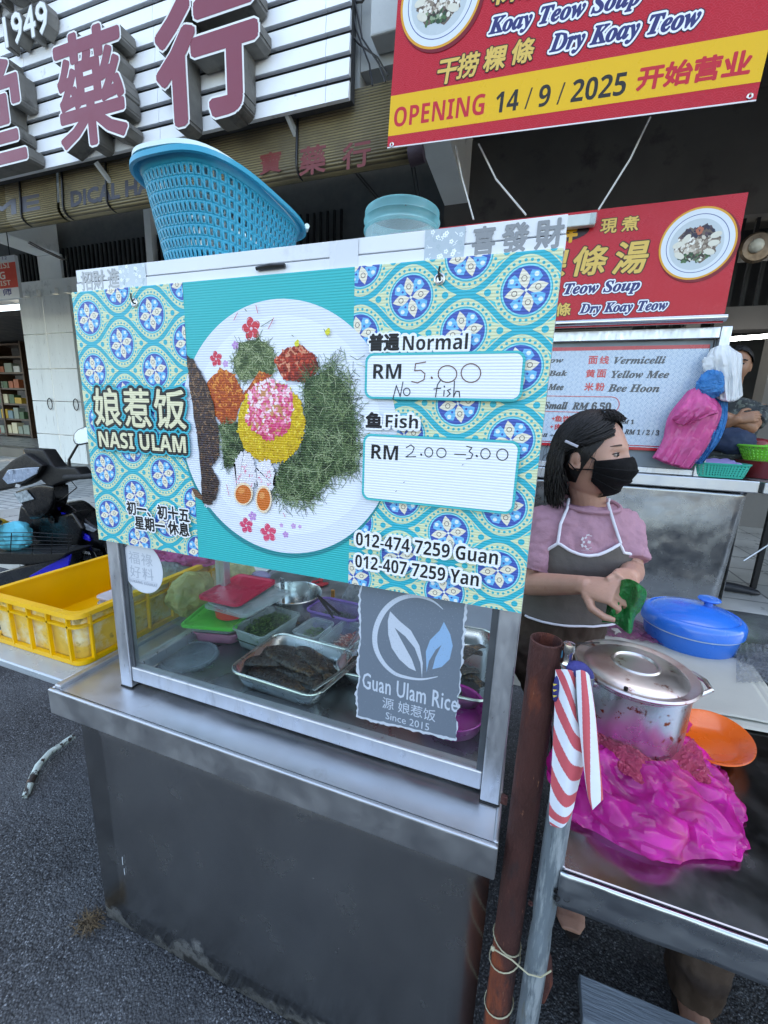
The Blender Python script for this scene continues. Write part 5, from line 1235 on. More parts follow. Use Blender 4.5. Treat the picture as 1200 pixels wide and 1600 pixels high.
slab('basket_base', [(-30, 862), (40, 866), (104, 864), (92, 878), (30, 884), (-30, 880)], 1.73, .2, M_mk, mo, .01)
blob('cloth_bag', 'turquoise cloth bundle in the wire basket of the motorcycle', 'bag', P(24, 838, Y=1.84), (.10, .09, .105), MT('cyan_cloth', pm, '52bcd0', .75, 0, .15, 10, .4, 40), .5, 5, 3)
blob('yellow_bag', 'dark yellow striped bag behind the turquoise bundle at the left edge', 'bag', P(-8, 828, Y=2.05), (.13, .09, .10), MT('yellow_cloth', pm, 'a58a1c', .6, 0, .4, 8, .4, 30), .4, 5, 6)

# ------------------------------------------------------------------ right-hand steel table and the things on it
TZ = .80
M_tt = MT('table_steel', steel, '9a9ca1', .2, (40, 1, 40), .04, spots=(('50525a', 8, .6, .2), ('83868b', 70, .7, .05)))
M_tl = MT('table_lip', steel, 'b4bcc2', .28, (1, 30, 30), .25)
rt = thing('steel_table', 'dark polished steel table with a dented front lip on the right', 'table', (.8, 1.2, 0))
tx0, tx1, ty0, ty1 = .118, 1.7, .604, 1.98
pts = [(tx0, ty0 + .008), (tx1, ty0 + .008), (tx1, ty1), (.27, ty1), (.27, 1.13), (tx0, 1.13)]
MB().prism([(x, y, TZ - .022) for x, y in pts], (0, 0, .022)).build('tabletop', M_tt, rt, smooth=0, bevel=.003)
mb = MB()
def lipf(u, v):
    x = tx0 + (tx1 - tx0) * u; dz = 0
    dent = .010 * math.exp(-((u - .30) / .035) ** 2) + .006 * fbm((u * 40, v * 3, 0)) * (1 - abs(v - .5))
    return (x, ty0 - dent * math.sin(math.pi * v) + .001 * math.sin(u * 60) * v, TZ + .002 - .068 * v)
mb.grid(lipf, 120, 8); mb.build('lip', M_tl, rt, smooth=180, solid=.004)
MB().bb(tx0, tx0 + .008, ty0 + .009, 1.13, TZ - .066, TZ + .002).build('end_lip', M_tl, rt, smooth=0, bevel=.002)
mb = MB()
for x, y in ((870, 1393), (869, 1404), (885, 1405)): mb.lathe([(.0, -.003), (.004, -.002), (.005, .001)], P(x, y, Y=ty0 - .002), 10, rot=Matrix.Rotation(R(90), 3, 'X'))
mb.build('rivet', M_iron, rt)
for x, y in ((.32, 1.9), (1.62, .72), (1.62, 1.9), (.9, 1.9)): MB().bb(x - .016, x + .016, y - .016, y + .016, .001, TZ - .0225).build('leg', M_alu, rt, smooth=0)
# pot
PC = Vector((.264, .950, TZ + .002))
pot = thing('stock_pot', 'steel stock pot with a splashed lid standing on a magenta bag', 'pot', PC)
M_pot = MT('pot_steel', steel, 'd2d5d6', .26, (3, 3, 40), .04, spots=(('a04a2c', 38, .60, .03), ('8a3522', 20, .63, .03)))
M_lid = MT('lid_steel', steel, 'd0cbc9', .36, (4, 4, 4), .06, spots=(('b9a09c', 5, .46, .2), ('8a5a4e', 20, .61, .06), ('6b3a2a', 11, .66, .04)))
PR, PH = .108, .186
MB().lathe([(.0, .0), (PR - .012, .0), (PR - .003, .004), (PR, .014), (PR, PH - .004), (PR + .003, PH), (PR + .008, PH + .003), (PR + .008, PH + .007), (PR + .001, PH + .006), (PR - .003, PH - .002), (PR - .004, .02), (.0, .016)], PC, 64).build('body', M_pot, pot, smooth=35)
ld = MB().lathe([(PR + .0105, PH + .0072), (PR + .0125, PH + .011), (PR + .009, PH + .0145), (PR + .002, PH + .0135), (PR - .004, PH + .010), (PR - .008, PH + .0095), (PR - .012, PH + .013), (.085, PH + .019), (.048, PH + .0235), (.0455, PH + .027), (.0415, PH + .027), (.039, PH + .0225), (.02, PH + .0215), (.0, PH + .0212)], PC, 64).build('lid', M_lid, pot, smooth=28)
hx = MB(); a0 = R(20)
for a in (R(14), R(194)):
    d = Vector((math.cos(a), math.sin(a), 0)); s_ = Vector((-d.y, d.x, 0)); b_ = PC + Vector((0, 0, PH - .015))
    h = MB().tube([b_ + d * PR + s_ * -.036, b_ + d * (PR + .012) + s_ * -.036, b_ + d * (PR + .034) + s_ * -.03 + Vector((0, 0, .008)), b_ + d * (PR + .04) + Vector((0, 0, .01)), b_ + d * (PR + .034) + s_ * .03 + Vector((0, 0, .008)), b_ + d * (PR + .012) + s_ * .036, b_ + d * PR + s_ * .036], .0048, 10)
    for sg in (-1, 1): h.ball(b_ + d * (PR + .002) + s_ * .036 * sg, .006, .013, .009, 10, 8)
    h.build('handle', M_pot, pot)
MB().tube([PC + Vector((-.11 + .0, .055, PH + .0165)), PC + Vector((-.06, .075, PH + .0185))], .0016, 6).build('lid_mark', M_iron, pot)
q = P(978, 1076, Z=TZ + PH + .021); MB().tube([q + Vector((0, 0, -.004)), q + Vector((0, 0, .003))], .004, 8).build('vent', M_iron, pot)

# magenta bag spread round the pot: crumpled film, rings of 128 points round the pot, written as steps of 0.4 mm
BAG = [
[1050,0,-2,-2,-2,-4,-4,-5,-6,-6,-7,-8,-9,-9,-10,-10,-11,-12,-12,-12,-13,-14,-14,-14,-15,-15,-15,-15,-16,-15,-16,-16,-16,-16,-16,-16,-15,-16,-15,-15,-15,-15,-14,-14,-14,-13,-12,-12,-12,-11,-10,-10,-9,-9,-8,-7,-6,-6,-5,-4,-4,-2,-2,
-2,0,0,2,2,2,4,4,5,6,6,7,8,9,9,10,10,11,12,12,12,13,14,14,14,15,15,15,15,16,15,16,16,16,16,16,16,15,16,15,15,15,15,14,14,14,13,12,12,12,11,10,10,9,9,8,7,6,6,5,4,4,2,2,2,12,1,-12,-1,-6,0,-5,-15,13,-23,9,-25,10,-30,-12,13,-29,-17,4,
-1,-11,-19,-15,-26,1,-24,-10,-25,-3,-16,-26,-27,-10,-26,3,-24,-9,-21,-24,-6,-26,-6,-22,-22,-2,-6,-21,3,-19,-14,-10,-9,-11,-5,-19,7,-17,2,-8,-15,11,-12,10,-18,18,-16,14,3,-17,13,15,-7,3,24,-10,28,-15,18,2,7,8,12,15,22,16,-5,15,14,
13,19,14,25,26,0,20,26,24,0,24,26,21,15,-4,23,17,14,14,23,16,5,13,19,0,18,13,14,-8,13,0,14,0,9,-1,14,-8,22,-21,12,8,-2,-9,-1,-5,3,-10,-23,14,-25,16,-26,9,-29,-20,22,-19,-13,9,-15,-16,-12,-24,-9,-20,-10,-15,-13,-16,-25,-24,-17,-27,
-25,10,-28,-11,-26,-18,-6,-19,-22,-19,-20,-3,-10,-15,7,-24,-16,5,-19,-18,5,-21,-5,-13,-4,4,2,4,-26,21,-20,10,-6,5,8,-19,13,11,8,-4,24,-13,25,-16,24,-8,-1,7,16,19,21,13,-10,22,16,10,25,15,27,23,2,28,28,19,5,27,24,28,5,11,20,2,25,20,
9,13,24,9,22,-2,16,15,12,-10,13,3,9,3,15,-4,12,-18,21,-16,15,2,2,-22,-6,15,4,-22,-18,6,-22,24,-26,-8,-13,-27,24,-15,4,7,-15,-12,-22,-14,-27,-12,-6,-28,-18,-27,-9,-28,-27,-20,-19,7,-26,-17,-27,-11,-18,-23,-15,-23,-20,-1,-2,-15,1,
-23,-19,11,-26,-13,13,-25,-9,-14,-6,6,1,12,-25,18,-23,7,-4,0,14,-19,8,13,8,5,20,-18,22,-14,21,-15,-1,15,7,22,23,8,-9,25,19,9,28,20,15,23,26,19,26,8,28,27,26,21,11,21,17,0,14,20,23,15,4,19,25,-3,14,19,12,-10,11,-6,22,0,12,2,7,-22,
16,-13,18,7,1,-21,-13,0,22,-14,-14,-13,-20,28,-25,-18,-9,-18,6,14,-2,-5,6,-23,-21,-15,-26,2,-24,-29,-15,-29,-20,-28,-25,-10,-23,-11,-9,-28,-23,-8,-26,-18,-26,-15,-19,-2,1,-18,1,-16,-27,13,-21,-16,19,-25,-22,5,-8,-6,-5,22,-19,15,
-25,-4,2,4,13,-21,19,22,-11,-1,18,-14,22,-5,1,-13,17,-7,13,23,22,3,-3,15,27,26,5,20,25,31,26,19,31,31,6,30,25,13,27,8,27,11,5,23,17,25,1,16,22,1,13,19,16,-13,7,-11,26,5,12,5,-12,-9,6,-5,20,11,-7,-10,-14,-8,20,-13,-12,-14,-25,26,
-30,-1,-23,-1,7,14,-7,-18,-6,1,-20,-17,-21,-4,-24,-31,-19,-31,-18,-28,-19,-7,-31,-23,-6,-28,-14,-16,-24,-26,-25,-12,-14,0,-4,-19,0,-9,-27,0,-12,-14,21,-21,-27,14,-9,-21,9,19,-12,7,-26,-7,-11,15,11,-12,26,11,6,-14,13,-11,12,-7,-2,6,
11,-14,10,24,26,-2,-17,31,22,23,20,28,11,28,30,30,32,31,7,29,14,25,30,9,26,24,-1,14,22,26,2,16,19,6,12,16,12,-8,2,-15,28,12,2,11,-10,-12,-10,17,14,5,-13,0,-24,-5,19,-9,-13,-17,-20,18,-29,4,-18,-1,15,9,-10,-20,-10,19,-21,-28,-19,
-10,-23,-27,-30,-32,-5,-30,-22,-18,-20,-33,-9,-29,-8,-27,-21,-26,-24,-16,-4,0,-6,-20,-7,-3,-22,-5,-9,-15,24,-19,-26,8,-15,-14,18,13,-7,-2,-22,-2,-18,20,3,-9,28,6,10,-6,1,-12,5,-6,-4,2,14,-4,24,3,27,-17,-3,29,26,31,8,25,33,18,32,34,
31,34,11,27,19,9,32,24,29,26,8,1,25,19,13,13,7,12,15,18,2,-1,-16,-2,24,16,5,10,-12,-8,-18,8,21,-2,-3,-7,-27,6,16,-1,-22,-21,-22,18,-26,9,-19,9,13,8,-13,-9,-13,-8,-5,-18,-26,-19,-31,-16,-34,-24,-31,-3,-34,-32,-2,-23,-28,-29,-7,-29,
-22,-25,-24,-14,3,-2,-8,-26,-8,-4,-7,-17,-9,-14,36,-21,-21,-6,-14,-13,17,11,-7,-5,-18,-7,-12,21,1,-2,27,2,7,10,-9,-17,-1,-1,-12,5,16,2,16,27,10,-30,5,19,33,27,13,30,24,34,33,34,33,24,35,5,32,4,32,32,30,30,-3,5,25,24,13,10,8,18,16,
12,2,-3,-25,6,22,20,11,6,-14,-14,-17,14,16,-1,4,-15,-23,8,21,-7,-18,-22,-20,10,-26,21,-22,12,17,4,-16,-1,-13,-2,-10,-22,-36,-33,-22,-15,-30,-32,-34,2,-35,-26,-17,-18,-31,0,-32,-32,-25,-22,-26,-15,13,-2,-16,-27,8,-14,-13,-18,-8,-3,
29,-22,-6,-19,-13,-14,17,14,-10,-5,-19,-1,-16,14,2,11,16,2,11,15,2,-36,-6,0,-17,8,13,6,17,21,16,-41,18,23,24,23,35,21,34,25,31,35,30,34,17,31,23,18,21,33,33,32,-5,12,22,21,19,3,16,16,18,11,-16,4,-24,9,21,23,9,6,-15,-13,-14,8,19,9,
6,-20,-26,17,10,-14,-6,-18,-25,7,-27,16,-13,23,17,0,-12,2,-10,-23,4,-30,-33,-31,-35,-16,-34,-31,-36,7,-30,-30,-33,-11,-27,4,-35,-32,-29,-21,-25,-19,15,2,-19,-25,10,-13,-14,-22,-14,10,29,-23,-8,-17,-16,-14,18,20,-21,13,-27,-4,-9,12,
4,17,9,-9,6,15,13,-38,-11,-5,-16,6,11,10,14,15,20,-17,-5,21,32,36,33,17,37,32,27,33,35,22,26,31,24,34,14,25,35,34,5,11,9,28,21,7,12,6,26,10,-21,-2,-19,13,16,25,3,14,-12,-18,-15,15,12,8,4,-24,-19,13,2,0,-11,-22,-24,10,-29,19,-11,24,
23,-10,-3,7,-24,-9,-28,-28,-26,-24,-28,-29,-34,-33,-36,4,-30,-24,-33,-32,7,-19,-25,-33,-31,-14,-34,-22,18,-5,-9,-24,7,-13,-23,-15,-10,19,30,-30,-10,-19,-16,-11,17,19,-22,16,-19,-12,-16,26,6,12,1,-18,22,6,15,-39,11,-30,-4,-13,10,7,
15,16,34,-28,6,23,38,23,37,27,27,39,34,15,37,36,20,31,31,33,23,26,24,27,23,12,4,22,23,13,-3,23,21,10,-19,-20,-9,11,26,11,14,-9,7,-21,-14,8,21,9,1,-24,-21,9,-8,9,-4,-25,-22,8,-23,5,4,29,22,-10,-4,1,-13,-9,-36,-29,-20,-33,-37,-36,
-32,-29,-37,-15,2,-38,-35,-32,2,-19,-19,-33,-31,-17,-21,-36,14,-3,-8,-14,3,-23,-4,-25,-11,26,29,-21,-20,-23,-15,-11,20,20,-24,12,-6,-10,-27,26,18,0,-3,-12,23,17,2,-41,7,-24,-15,-7,1,13,13,19,33,-37,15,36,39,18,31,23,40,33,39,40,5,
35,31,35,21,36,22,22,36,35,24,-5,24,11,22,18,4,15,22,10,-16,-26,-2,2,27,18,5,-4,-6,-8,-16,-1,16,-4,9,-24,-22,-1,-1,4,6,-24,-26,6,-16,5,13,21,30,-15,-4,12,-14,-16,-37,-21,-32,-39,-32,-38,-40,-34,-23,-36,0,-27,-34,-37,-11,-6,-19,-29,
-33,-21,-24,-21,-8,4,-5,-10,-9,-6,-18,-18,-9,26,31,-21,-17,-18,-13,-21,20,21,-23,6,-3,-11,-21,26,25,0,-13,-14,25,25,1,-47,2,-30,-14,-11,1,11,15,23,30,-29,23,30,41,30,10,37,37,40,39,37,12,36,34,21,31,20,38,27,30,35,30,-10,28,12,20,
1,16,14,23,-12,10,-22,-5,-6,26,24,2,-6,4,-14,-14,-8,20,6,4,-28,-11,-2,-3,-2,10,-26,-28,12,-22,3,26,28,24,-23,9,11,-12,-30,-29,-40,-30,-23,-42,-33,-32,-34,-36,-22,-34,-4,-37,-39,-1,-30,-11,-33,-30,-24,-22,-23,-13,1,13,-25,-4,-2,-15,
-10,-15,25,32,-29,-10,-26,-12,-6,12,22,-20,2,-4,-14,-18,27,25,9,-13,-19,20,25,5,-54,0,-17,-30,-16,1,9,17,39,38,-34,29,34,29,9,27,42,41,27,40,43,36,16,35,25,11,33,34,35,35,32,37,-12,22,25,11,2,17,8,31,-8,-10,-10,4,-19,31,23,-1,0,0,
-24,-17,5,17,7,1,-28,-11,1,0,-8,8,-25,-28,11,-24,-4,40,16,40,-26,20,-6,0,-31,-34,-39,-19,-42,-40,-28,-43,-22,-34,-20,-35,-12,-41,-30,-30,10,-36,-37,-33,-11,-32,-20,-15,9,2,-12,6,-21,-16,-10,-12,32,27,-27,-14,-22,-18,4,10,21,-20,-2,
7,-22,-19,28,22,11,-10,-23,26,21,1,-51,1,-26,-10,-41,-4,10,33,40,20,14,20,30,-10,41,15,42,38,27,44,43,43,21,36,26,6,38,19,38,34,36,37,2,22,11,22,2,-9,31,27,-22,9,-39,17,-5,25,25,-15,1,13,-26,-14,6,19,2,2,-28,-9,-10,13,-8,4,-30,-15,
1,-23,0,43,8,48,-30,27,5,-16,-25,-40,-35,-21,-44,-32,-37,-33,-36,-27,-17,-32,-27,-36,-42,-29,10,-36,-33,-39,-16,-23,-27,-17,2,0,-9,21,-26,-9,-16,-10,33,32,-23,-11,-28,-24,1,12,26,-14,-17,18,-16,-27,28,20,12,-18,-10,22,18,-2,-49,11,
-15,-32,-46,-10,17,40,33,40,19,-4,41,0,11,32,35,28,46,44,39,39,35,40,29,3,32,11,37,40,36,39,15,24,5,7,21,-26,22,25,4,0,-39,2,7,29,28,-16,-12,21,-23,-5,-4,11,-5,8,-28,-3,-21,17,2,-6,-28,-18,5,-23,5,43,2,55,-28,19,4,-16,-14,-41,-35,
-46,-20,-24,-40,-33,-41,-18,-20,-40,-39,-41,-32,-37,12,-40,-36,-21,-37,1,-40,-25,-2,6,5,3,-25,-11,-8,-8,34,33,-23,-11,-23,-29,-1,17,19,-16,-12,20,-17,-24,30,14,10,-22,-8,21,12,7,-54,22,-14,-48,-39,-12,21,43,42,41,-11,0,45,42,7,-11,
43,43,37,40,45,40,45,41,29,-13,36,23,36,30,41,41,25,5,29,-7,15,-28,28,27,5,-2,-32,3,1,28,26,-20,-4,12,-14,-6,0,8,8,-2,-26,1,-28,20,6,-13,-17,-29,7,-17,5,43,9,48,-35,14,16,-3,-21,-40,-41,-47,-45,11,-38,-32,-39,-25,-37,-42,-26,-44,
-45,-33,5,-35,-20,-34,-38,-15,-4,-41,-8,-8,9,13,-23,3,-8,-18,32,30,-16,-24,-13,-26,6,11,15,-17,-4,9,-15,-22,28,11,16,-23,-11,19,14,10,-55,25,-21,-54,-24,-21,29,42,42,39,-24,1,45,50,-13,5,42,45,45,35,48,48,45,43,12,19,0,30,35,34,39,
39,47,-5,28,-4,4,-26,28,37,4,4,-34,-20,22,24,26,-26,13,5,-14,0,-19,17,9,-9,-27,0,-24,14,10,-17,-13,-25,9,-17,2,39,-1,50,-32,16,-2,24,-41,-18,-45,-45,-46,0,-16,-45,-46,-7,-41,-42,-33,-44,-47,-28,-22,-10,-16,-43,-39,-32,16,-45,-1,
-15,-4,14,2,-17,10,-25,30,28,-13,-23,-17,-26,15,1,14,-16,-15,20,-16,-20,29,6,17,-13,-18,25,22,2,-56,14,-21,-56,-32,-2,35,34,42,41,-29,6,28,53,-19,36,19,45,42,45,45,49,49,23,44,-17,30,37,18,41,28,43,31,22,-6,7,8,-1,16,37,14,6,-35,
-26,9,36,27,-23,4,20,-18,-15,-15,24,10,-19,-26,4,-22,-5,7,-9,-5,-23,8,-25,8,41,3,39,-3,15,-5,-24,3,-48,-21,-42,-42,-41,12,-45,-48,-1,-40,-41,-38,-46,-47,-47,-18,-20,-14,-6,-42,-47,11,-38,7,-6,-30,11,22,-32,14,-23,36,15,-14,-25,-7,
-31,21,2,10,-20,-3,8,-5,-25,26,12,6,-2,-24,26,22,2,-54,1,-14,-54,-16,-4,29,31,31,48,-10,-30,38,52,-28,38,39,46,38,39,49,51,33,44,14,26,14,23,46,15,44,39,7,20,28,-1,19,-21,26,34,19,15,-33,-31,1,29,34,-22,1,22,-23,-5,-20,25,5,-24,
-31,3,-12,-15,15,-20,0,-14,2,-20,8,38,7,29,12,11,7,-30,-12,-33,-43,-31,-36,-25,-10,-48,-36,-30,-15,-47,-43,-40,-40,-40,-45,0,-40,7,-25,-48,-17,-8,-10,-3,-35,0,34,-33,15,-22,37,14,-14,-24,-4,-31,14,0,15,-9,-18,13,-3,-21,29,-1,8,3,
-27,24,23,0,-54,-6,-13,-46,-18,14,16,22,34,41,-15,-22,37,43,8,14,53,45,14,51,51,51,42,14,35,27,23,16,46,18,43,45,-9,47,10,-6,39,-33,23,35,24,14,-21,-41,1,29,30,-32,7,24,-30,13,-23,20,-13,-5,-30,-7,-3,-19,16,-27,7,-15,5,-20,11,33,7,
24,29,18,-35,18,-40,-54,-10,-42,-17,-37,-19,-35,-48,-18,-36,-47,-27,-37,-46,-35,-33,-28,-10,-36,2,-34,-45,17,-41,9,-21,-10,34,-32,6,-8,21,14,-11,-17,-13,-23,6,1,14,-8,-12,7,-2,-14,27,-11,12,-2,-15,22,18,-1,-47,-2,-36,-49,-8,45,-18,
25,40,43,-31,-13,55,39,23,23,32,20,44,36,53,37,46,45,-11,41,37,13,44,36,38,31,-15,45,45,-16,33,-35,13,35,20,7,1,-36,-5,32,17,-20,-8,32,-29,17,-29,28,-9,4,-25,-5,1,-24,14,-24,10,-20,5,-18,7,30,5,29,9,27,-9,-3,-37,-37,-19,-35,-25,
-34,-26,-31,-40,-41,-24,-50,-33,-35,-37,-27,-27,-32,-6,-40,-25,-17,-30,-10,-12,-23,6,-28,36,-31,11,-13,22,8,-16,-13,-8,-21,13,-20,16,-8,-15,12,-5,-6,19,-8,9,3,-8,11,17,5,-41,-21,-37,-27,-3,14,-18,41,41,32,-30,-13,53,49,6,33,29,51,
41,20,54,52,29,55,-26,43,47,19,44,30,33,43,-2,21,51,-28,29,-9,4,35,23,-14,11,-23,-8,21,15,0,-20,31,-32,16,-23,26,-9,8,-14,-6,-1,-19,13,-25,8,-16,3,-20,7,17,18,27,14,7,31,-52,-14,-18,-32,-22,-41,-40,-15,-45,-28,-52,-18,-51,-26,-31,
-44,-16,-31,-37,-7,-50,-3,-40,-10,-33,8,-21,4,-31,22,-29,21,-12,8,12,-17,-12,-1,-21,13,-19,4,-6,-3,-2,4,-13,20,-11,9,0,9,2,13,15,-42,-24,-32,-23,0,-22,5,25,47,21,-31,6,44,35,38,31,50,17,41,44,35,34,38,47,-1,48,30,31,46,28,27,31,27,
-6,50,1,-3,19,-8,36,13,-16,11,-4,-6,17,0,16,-23,21,-23,11,-15,16,8,-5,-7,-7,-7,-6,-5,-5,-6,-8,-8,-7,4,15,20,20,17,11,2,-10,-22,-30,-31,-33,-33,-34,-34,-34,-33,-33,-33,-33,-33,-33,-32,-31,-30,-29,-27,-26,-23,-21,-19,-17,-14,-12,-9,
-7,-5,-3,0,1,3,4,-10,-8,-8,-6,-6,-5,-5,-3,-2,-2,0,0,2,2,3,5,5,6,6,8,-31,-28,-24,-18,-11,-3,7,15,25,27,-9,8,37,38,36,33,34,35,35,36,35,36,35,34,32,31,31,29,30,32,31,28,20,23,19,12,7,7,10,16,10,4,0,0,1,5,8,3,-1,-3,-4,-3,-2,-1],[912,
16,16,16,16,15,16,15,15,14,15,14,13,13,13,12,11,11,11,10,9,8,8,7,7,6,5,4,3,3,2,1,1,-1,-1,-2,-3,-3,-4,-5,-6,-7,-7,-8,-8,-9,-10,-11,-11,-11,-12,-13,-13,-13,-14,-15,-14,-15,-15,-16,-15,-16,-16,-16,-16,-15,-16,-16,-16,-15,-16,-15,-15,
-14,-15,-14,-13,-13,-13,-12,-11,-11,-11,-10,-9,-8,-8,-7,-7,-6,-5,-4,-3,-3,-2,-1,-1,1,1,2,3,3,4,5,6,7,7,8,8,9,10,11,11,11,12,13,13,13,14,15,14,15,15,16,15,16,16,16,4,19,1,23,20,10,12,18,22,9,23,2,24,4,14,30,9,10,19,-7,21,-11,22,-5,
22,-6,21,4,0,7,6,0,2,-5,-3,3,-15,8,-7,-10,-6,-4,-15,-15,3,-26,7,-15,-12,-11,-23,-8,-16,-12,-8,-22,-11,-22,-24,2,-18,-15,-18,-11,-18,-17,-18,-23,-9,-12,-13,-19,-25,-4,-10,-18,-23,-15,-4,-5,-24,-10,-20,-6,-21,-2,-14,2,-14,-6,-6,-8,
-6,18,-15,-4,7,-5,-1,4,12,3,-3,-2,15,5,10,8,16,5,23,10,18,1,15,16,-1,22,19,6,25,6,27,6,22,16,12,17,-1,23,-3,24,22,13,8,15,26,7,18,10,24,9,14,18,20,20,-2,19,15,-18,14,12,11,3,13,11,9,8,-8,9,2,1,-1,-6,-15,-6,11,-15,-6,-4,-19,-16,-16,
-13,9,-15,-9,-18,-28,-6,-22,-21,6,-21,-10,-24,-18,-4,-25,-8,-10,-19,-23,-13,-21,-21,-8,-15,-18,-10,-26,-8,4,-33,-11,-18,-27,7,-18,-23,-12,-15,-26,-2,-17,2,-15,-8,-6,-7,0,18,-3,-3,-15,-2,4,13,2,-1,3,19,-8,4,14,11,17,11,22,12,19,-4,
18,18,-2,22,22,12,23,6,27,10,16,16,20,7,-3,25,-3,27,22,13,7,13,26,14,10,8,14,31,14,18,29,8,9,18,-5,2,10,8,26,2,6,20,-4,17,-2,1,8,3,-2,-10,-16,-9,13,-16,-13,0,-16,-20,-13,-17,9,-20,-12,-21,-25,-10,-27,-12,8,-24,-11,-25,-19,0,-24,
-11,-18,-7,-28,-15,-25,-16,-8,-24,-14,-8,-22,-16,8,-27,-20,-13,-16,-13,-24,-18,-19,-14,-28,-7,-16,2,-15,-11,-7,18,-1,0,-8,0,-13,6,11,9,-11,1,10,8,-8,19,7,13,21,11,20,17,20,-7,20,21,-1,19,26,17,15,12,23,20,5,21,25,-3,-2,23,7,24,28,
1,23,8,18,15,9,11,10,31,23,22,25,-22,30,30,9,2,12,0,16,14,4,10,4,19,0,1,9,4,-8,-9,-14,-11,12,-14,-15,-15,-6,-16,-18,-16,6,-22,-24,-12,-21,-22,-21,-10,1,-14,-22,-24,-16,-6,-9,-18,-23,-4,-26,-19,-25,-14,-13,-17,-7,-17,-26,-20,19,-33,
-4,-21,-20,-25,-27,-20,-17,-5,-25,-32,6,-16,-16,4,0,3,-9,-1,-8,2,2,-7,9,15,-14,3,12,5,0,11,12,24,13,7,24,19,23,-8,21,26,-1,23,26,7,19,22,15,10,10,26,26,0,0,27,10,18,25,7,21,10,18,12,11,0,21,23,30,15,32,-19,26,32,32,-1,13,-4,17,16,
8,8,-3,14,13,-3,11,2,-9,-8,-14,-16,13,-14,-14,-18,-6,-18,-18,-19,3,-24,-31,-6,-30,-17,-25,2,-14,-9,-23,-26,-4,-7,-12,-23,-24,-7,-19,-23,-24,-12,-18,-5,-16,-16,-24,-24,25,-41,-5,-22,-32,-18,-25,-29,-18,-7,-30,-10,-9,-19,6,-23,0,4,
-4,-7,-6,6,-1,-8,14,19,-17,-1,12,13,18,-9,25,9,12,14,26,22,24,-4,17,23,8,25,23,2,22,21,24,-1,17,26,21,9,6,24,11,10,24,14,24,9,20,7,18,-6,21,23,32,10,37,-20,26,32,25,24,15,-9,21,16,7,10,-2,11,12,0,11,-4,-4,-8,-16,-16,-4,2,-17,-20,
-1,-22,-20,-20,-1,-29,-30,-18,-20,-25,-17,2,-22,-2,-20,-24,-10,1,-24,-23,-18,-13,-19,-17,-20,-18,-20,-6,-17,-5,-28,-27,27,-40,-14,-24,-29,-18,-32,-21,-31,12,-36,-33,-4,-19,2,10,-25,-1,-9,-5,1,-1,1,-6,15,25,-17,-3,20,3,18,7,14,8,9,
17,28,25,26,1,11,18,20,23,28,-5,23,27,22,2,25,17,27,11,7,21,12,4,23,11,30,14,17,2,18,-1,18,27,28,10,35,-13,37,28,32,22,-4,12,20,9,17,6,3,0,24,-4,1,9,-6,-7,-15,-15,-9,2,-21,-21,0,-20,-23,-22,-6,-31,-32,-30,-9,-28,-12,-4,-12,-17,-10,
-20,-12,-2,-27,-19,-12,-21,-15,-24,-13,-22,-24,-6,-16,-1,-24,-28,27,-41,-27,-20,-23,-32,-27,-28,-20,-6,-11,-31,-27,7,-23,5,-7,-19,-6,-6,-3,0,3,-4,35,9,-20,8,9,9,10,5,17,11,12,30,17,30,21,19,-1,25,25,14,29,13,3,25,28,4,24,12,27,10,
4,19,18,-7,26,14,28,20,13,-7,25,4,11,31,25,10,32,0,40,26,30,30,1,13,9,16,17,11,0,-4,25,0,2,7,-3,-13,-18,-14,-7,-10,-12,-20,-3,-20,-22,-24,-17,-31,-28,-33,-10,-30,-21,11,-11,-27,-1,-21,-13,-5,-23,-22,-8,-19,-27,-21,-8,-25,-24,-11,
-26,13,-22,-24,22,-41,-17,-33,-33,-34,-29,-27,-4,-24,-9,-40,-7,-11,-18,-2,-11,-6,-17,-5,-4,10,-12,23,19,13,-13,0,8,8,10,3,31,20,-2,27,32,25,18,23,4,15,27,18,28,14,4,26,28,8,23,8,22,21,-2,23,11,-4,23,21,23,27,1,0,27,10,11,31,14,16,
17,24,42,32,30,27,9,3,17,13,17,5,6,-5,23,8,4,-8,6,-14,-18,-7,-11,-15,-11,-21,-6,-18,-25,-27,-24,-32,-29,-29,-12,-29,-18,6,-10,-29,1,-21,-17,-16,-9,-18,-20,-15,-27,-20,-8,-20,-23,-17,-22,5,-21,-22,23,-48,-11,-40,-38,-34,-32,-28,0,
-30,-18,-38,-7,-9,-11,-10,-11,-4,-8,-16,16,-16,9,14,15,13,7,-10,3,2,13,8,35,15,13,22,34,13,32,19,21,-2,27,22,27,10,11,29,24,12,23,7,21,17,-4,27,4,-2,22,28,25,26,-3,9,22,4,12,34,10,24,29,19,44,33,36,27,6,13,8,17,15,5,5,-9,25,11,6,
-7,-13,6,-18,-21,-1,-13,-33,-7,-7,-18,-32,-26,-25,-33,-30,-27,-16,-29,-16,2,-9,-27,4,-21,-23,-15,-12,-11,-25,-20,-25,-18,-4,-18,-26,-26,-16,-1,-19,-22,27,-44,-23,-42,-41,-36,-20,-32,0,-11,-47,-47,-9,3,-19,-12,-10,-8,-2,-5,2,-12,6,
15,16,21,5,6,2,-12,6,17,36,12,29,17,31,33,13,17,30,-1,15,30,23,13,11,25,27,22,11,18,24,13,2,26,-2,1,24,28,28,27,5,-5,27,4,-1,41,10,34,22,37,35,41,37,13,26,9,12,7,6,11,11,-7,14,24,-7,7,-13,4,-19,-20,-19,-4,-33,-1,-7,-34,-20,-33,-27,
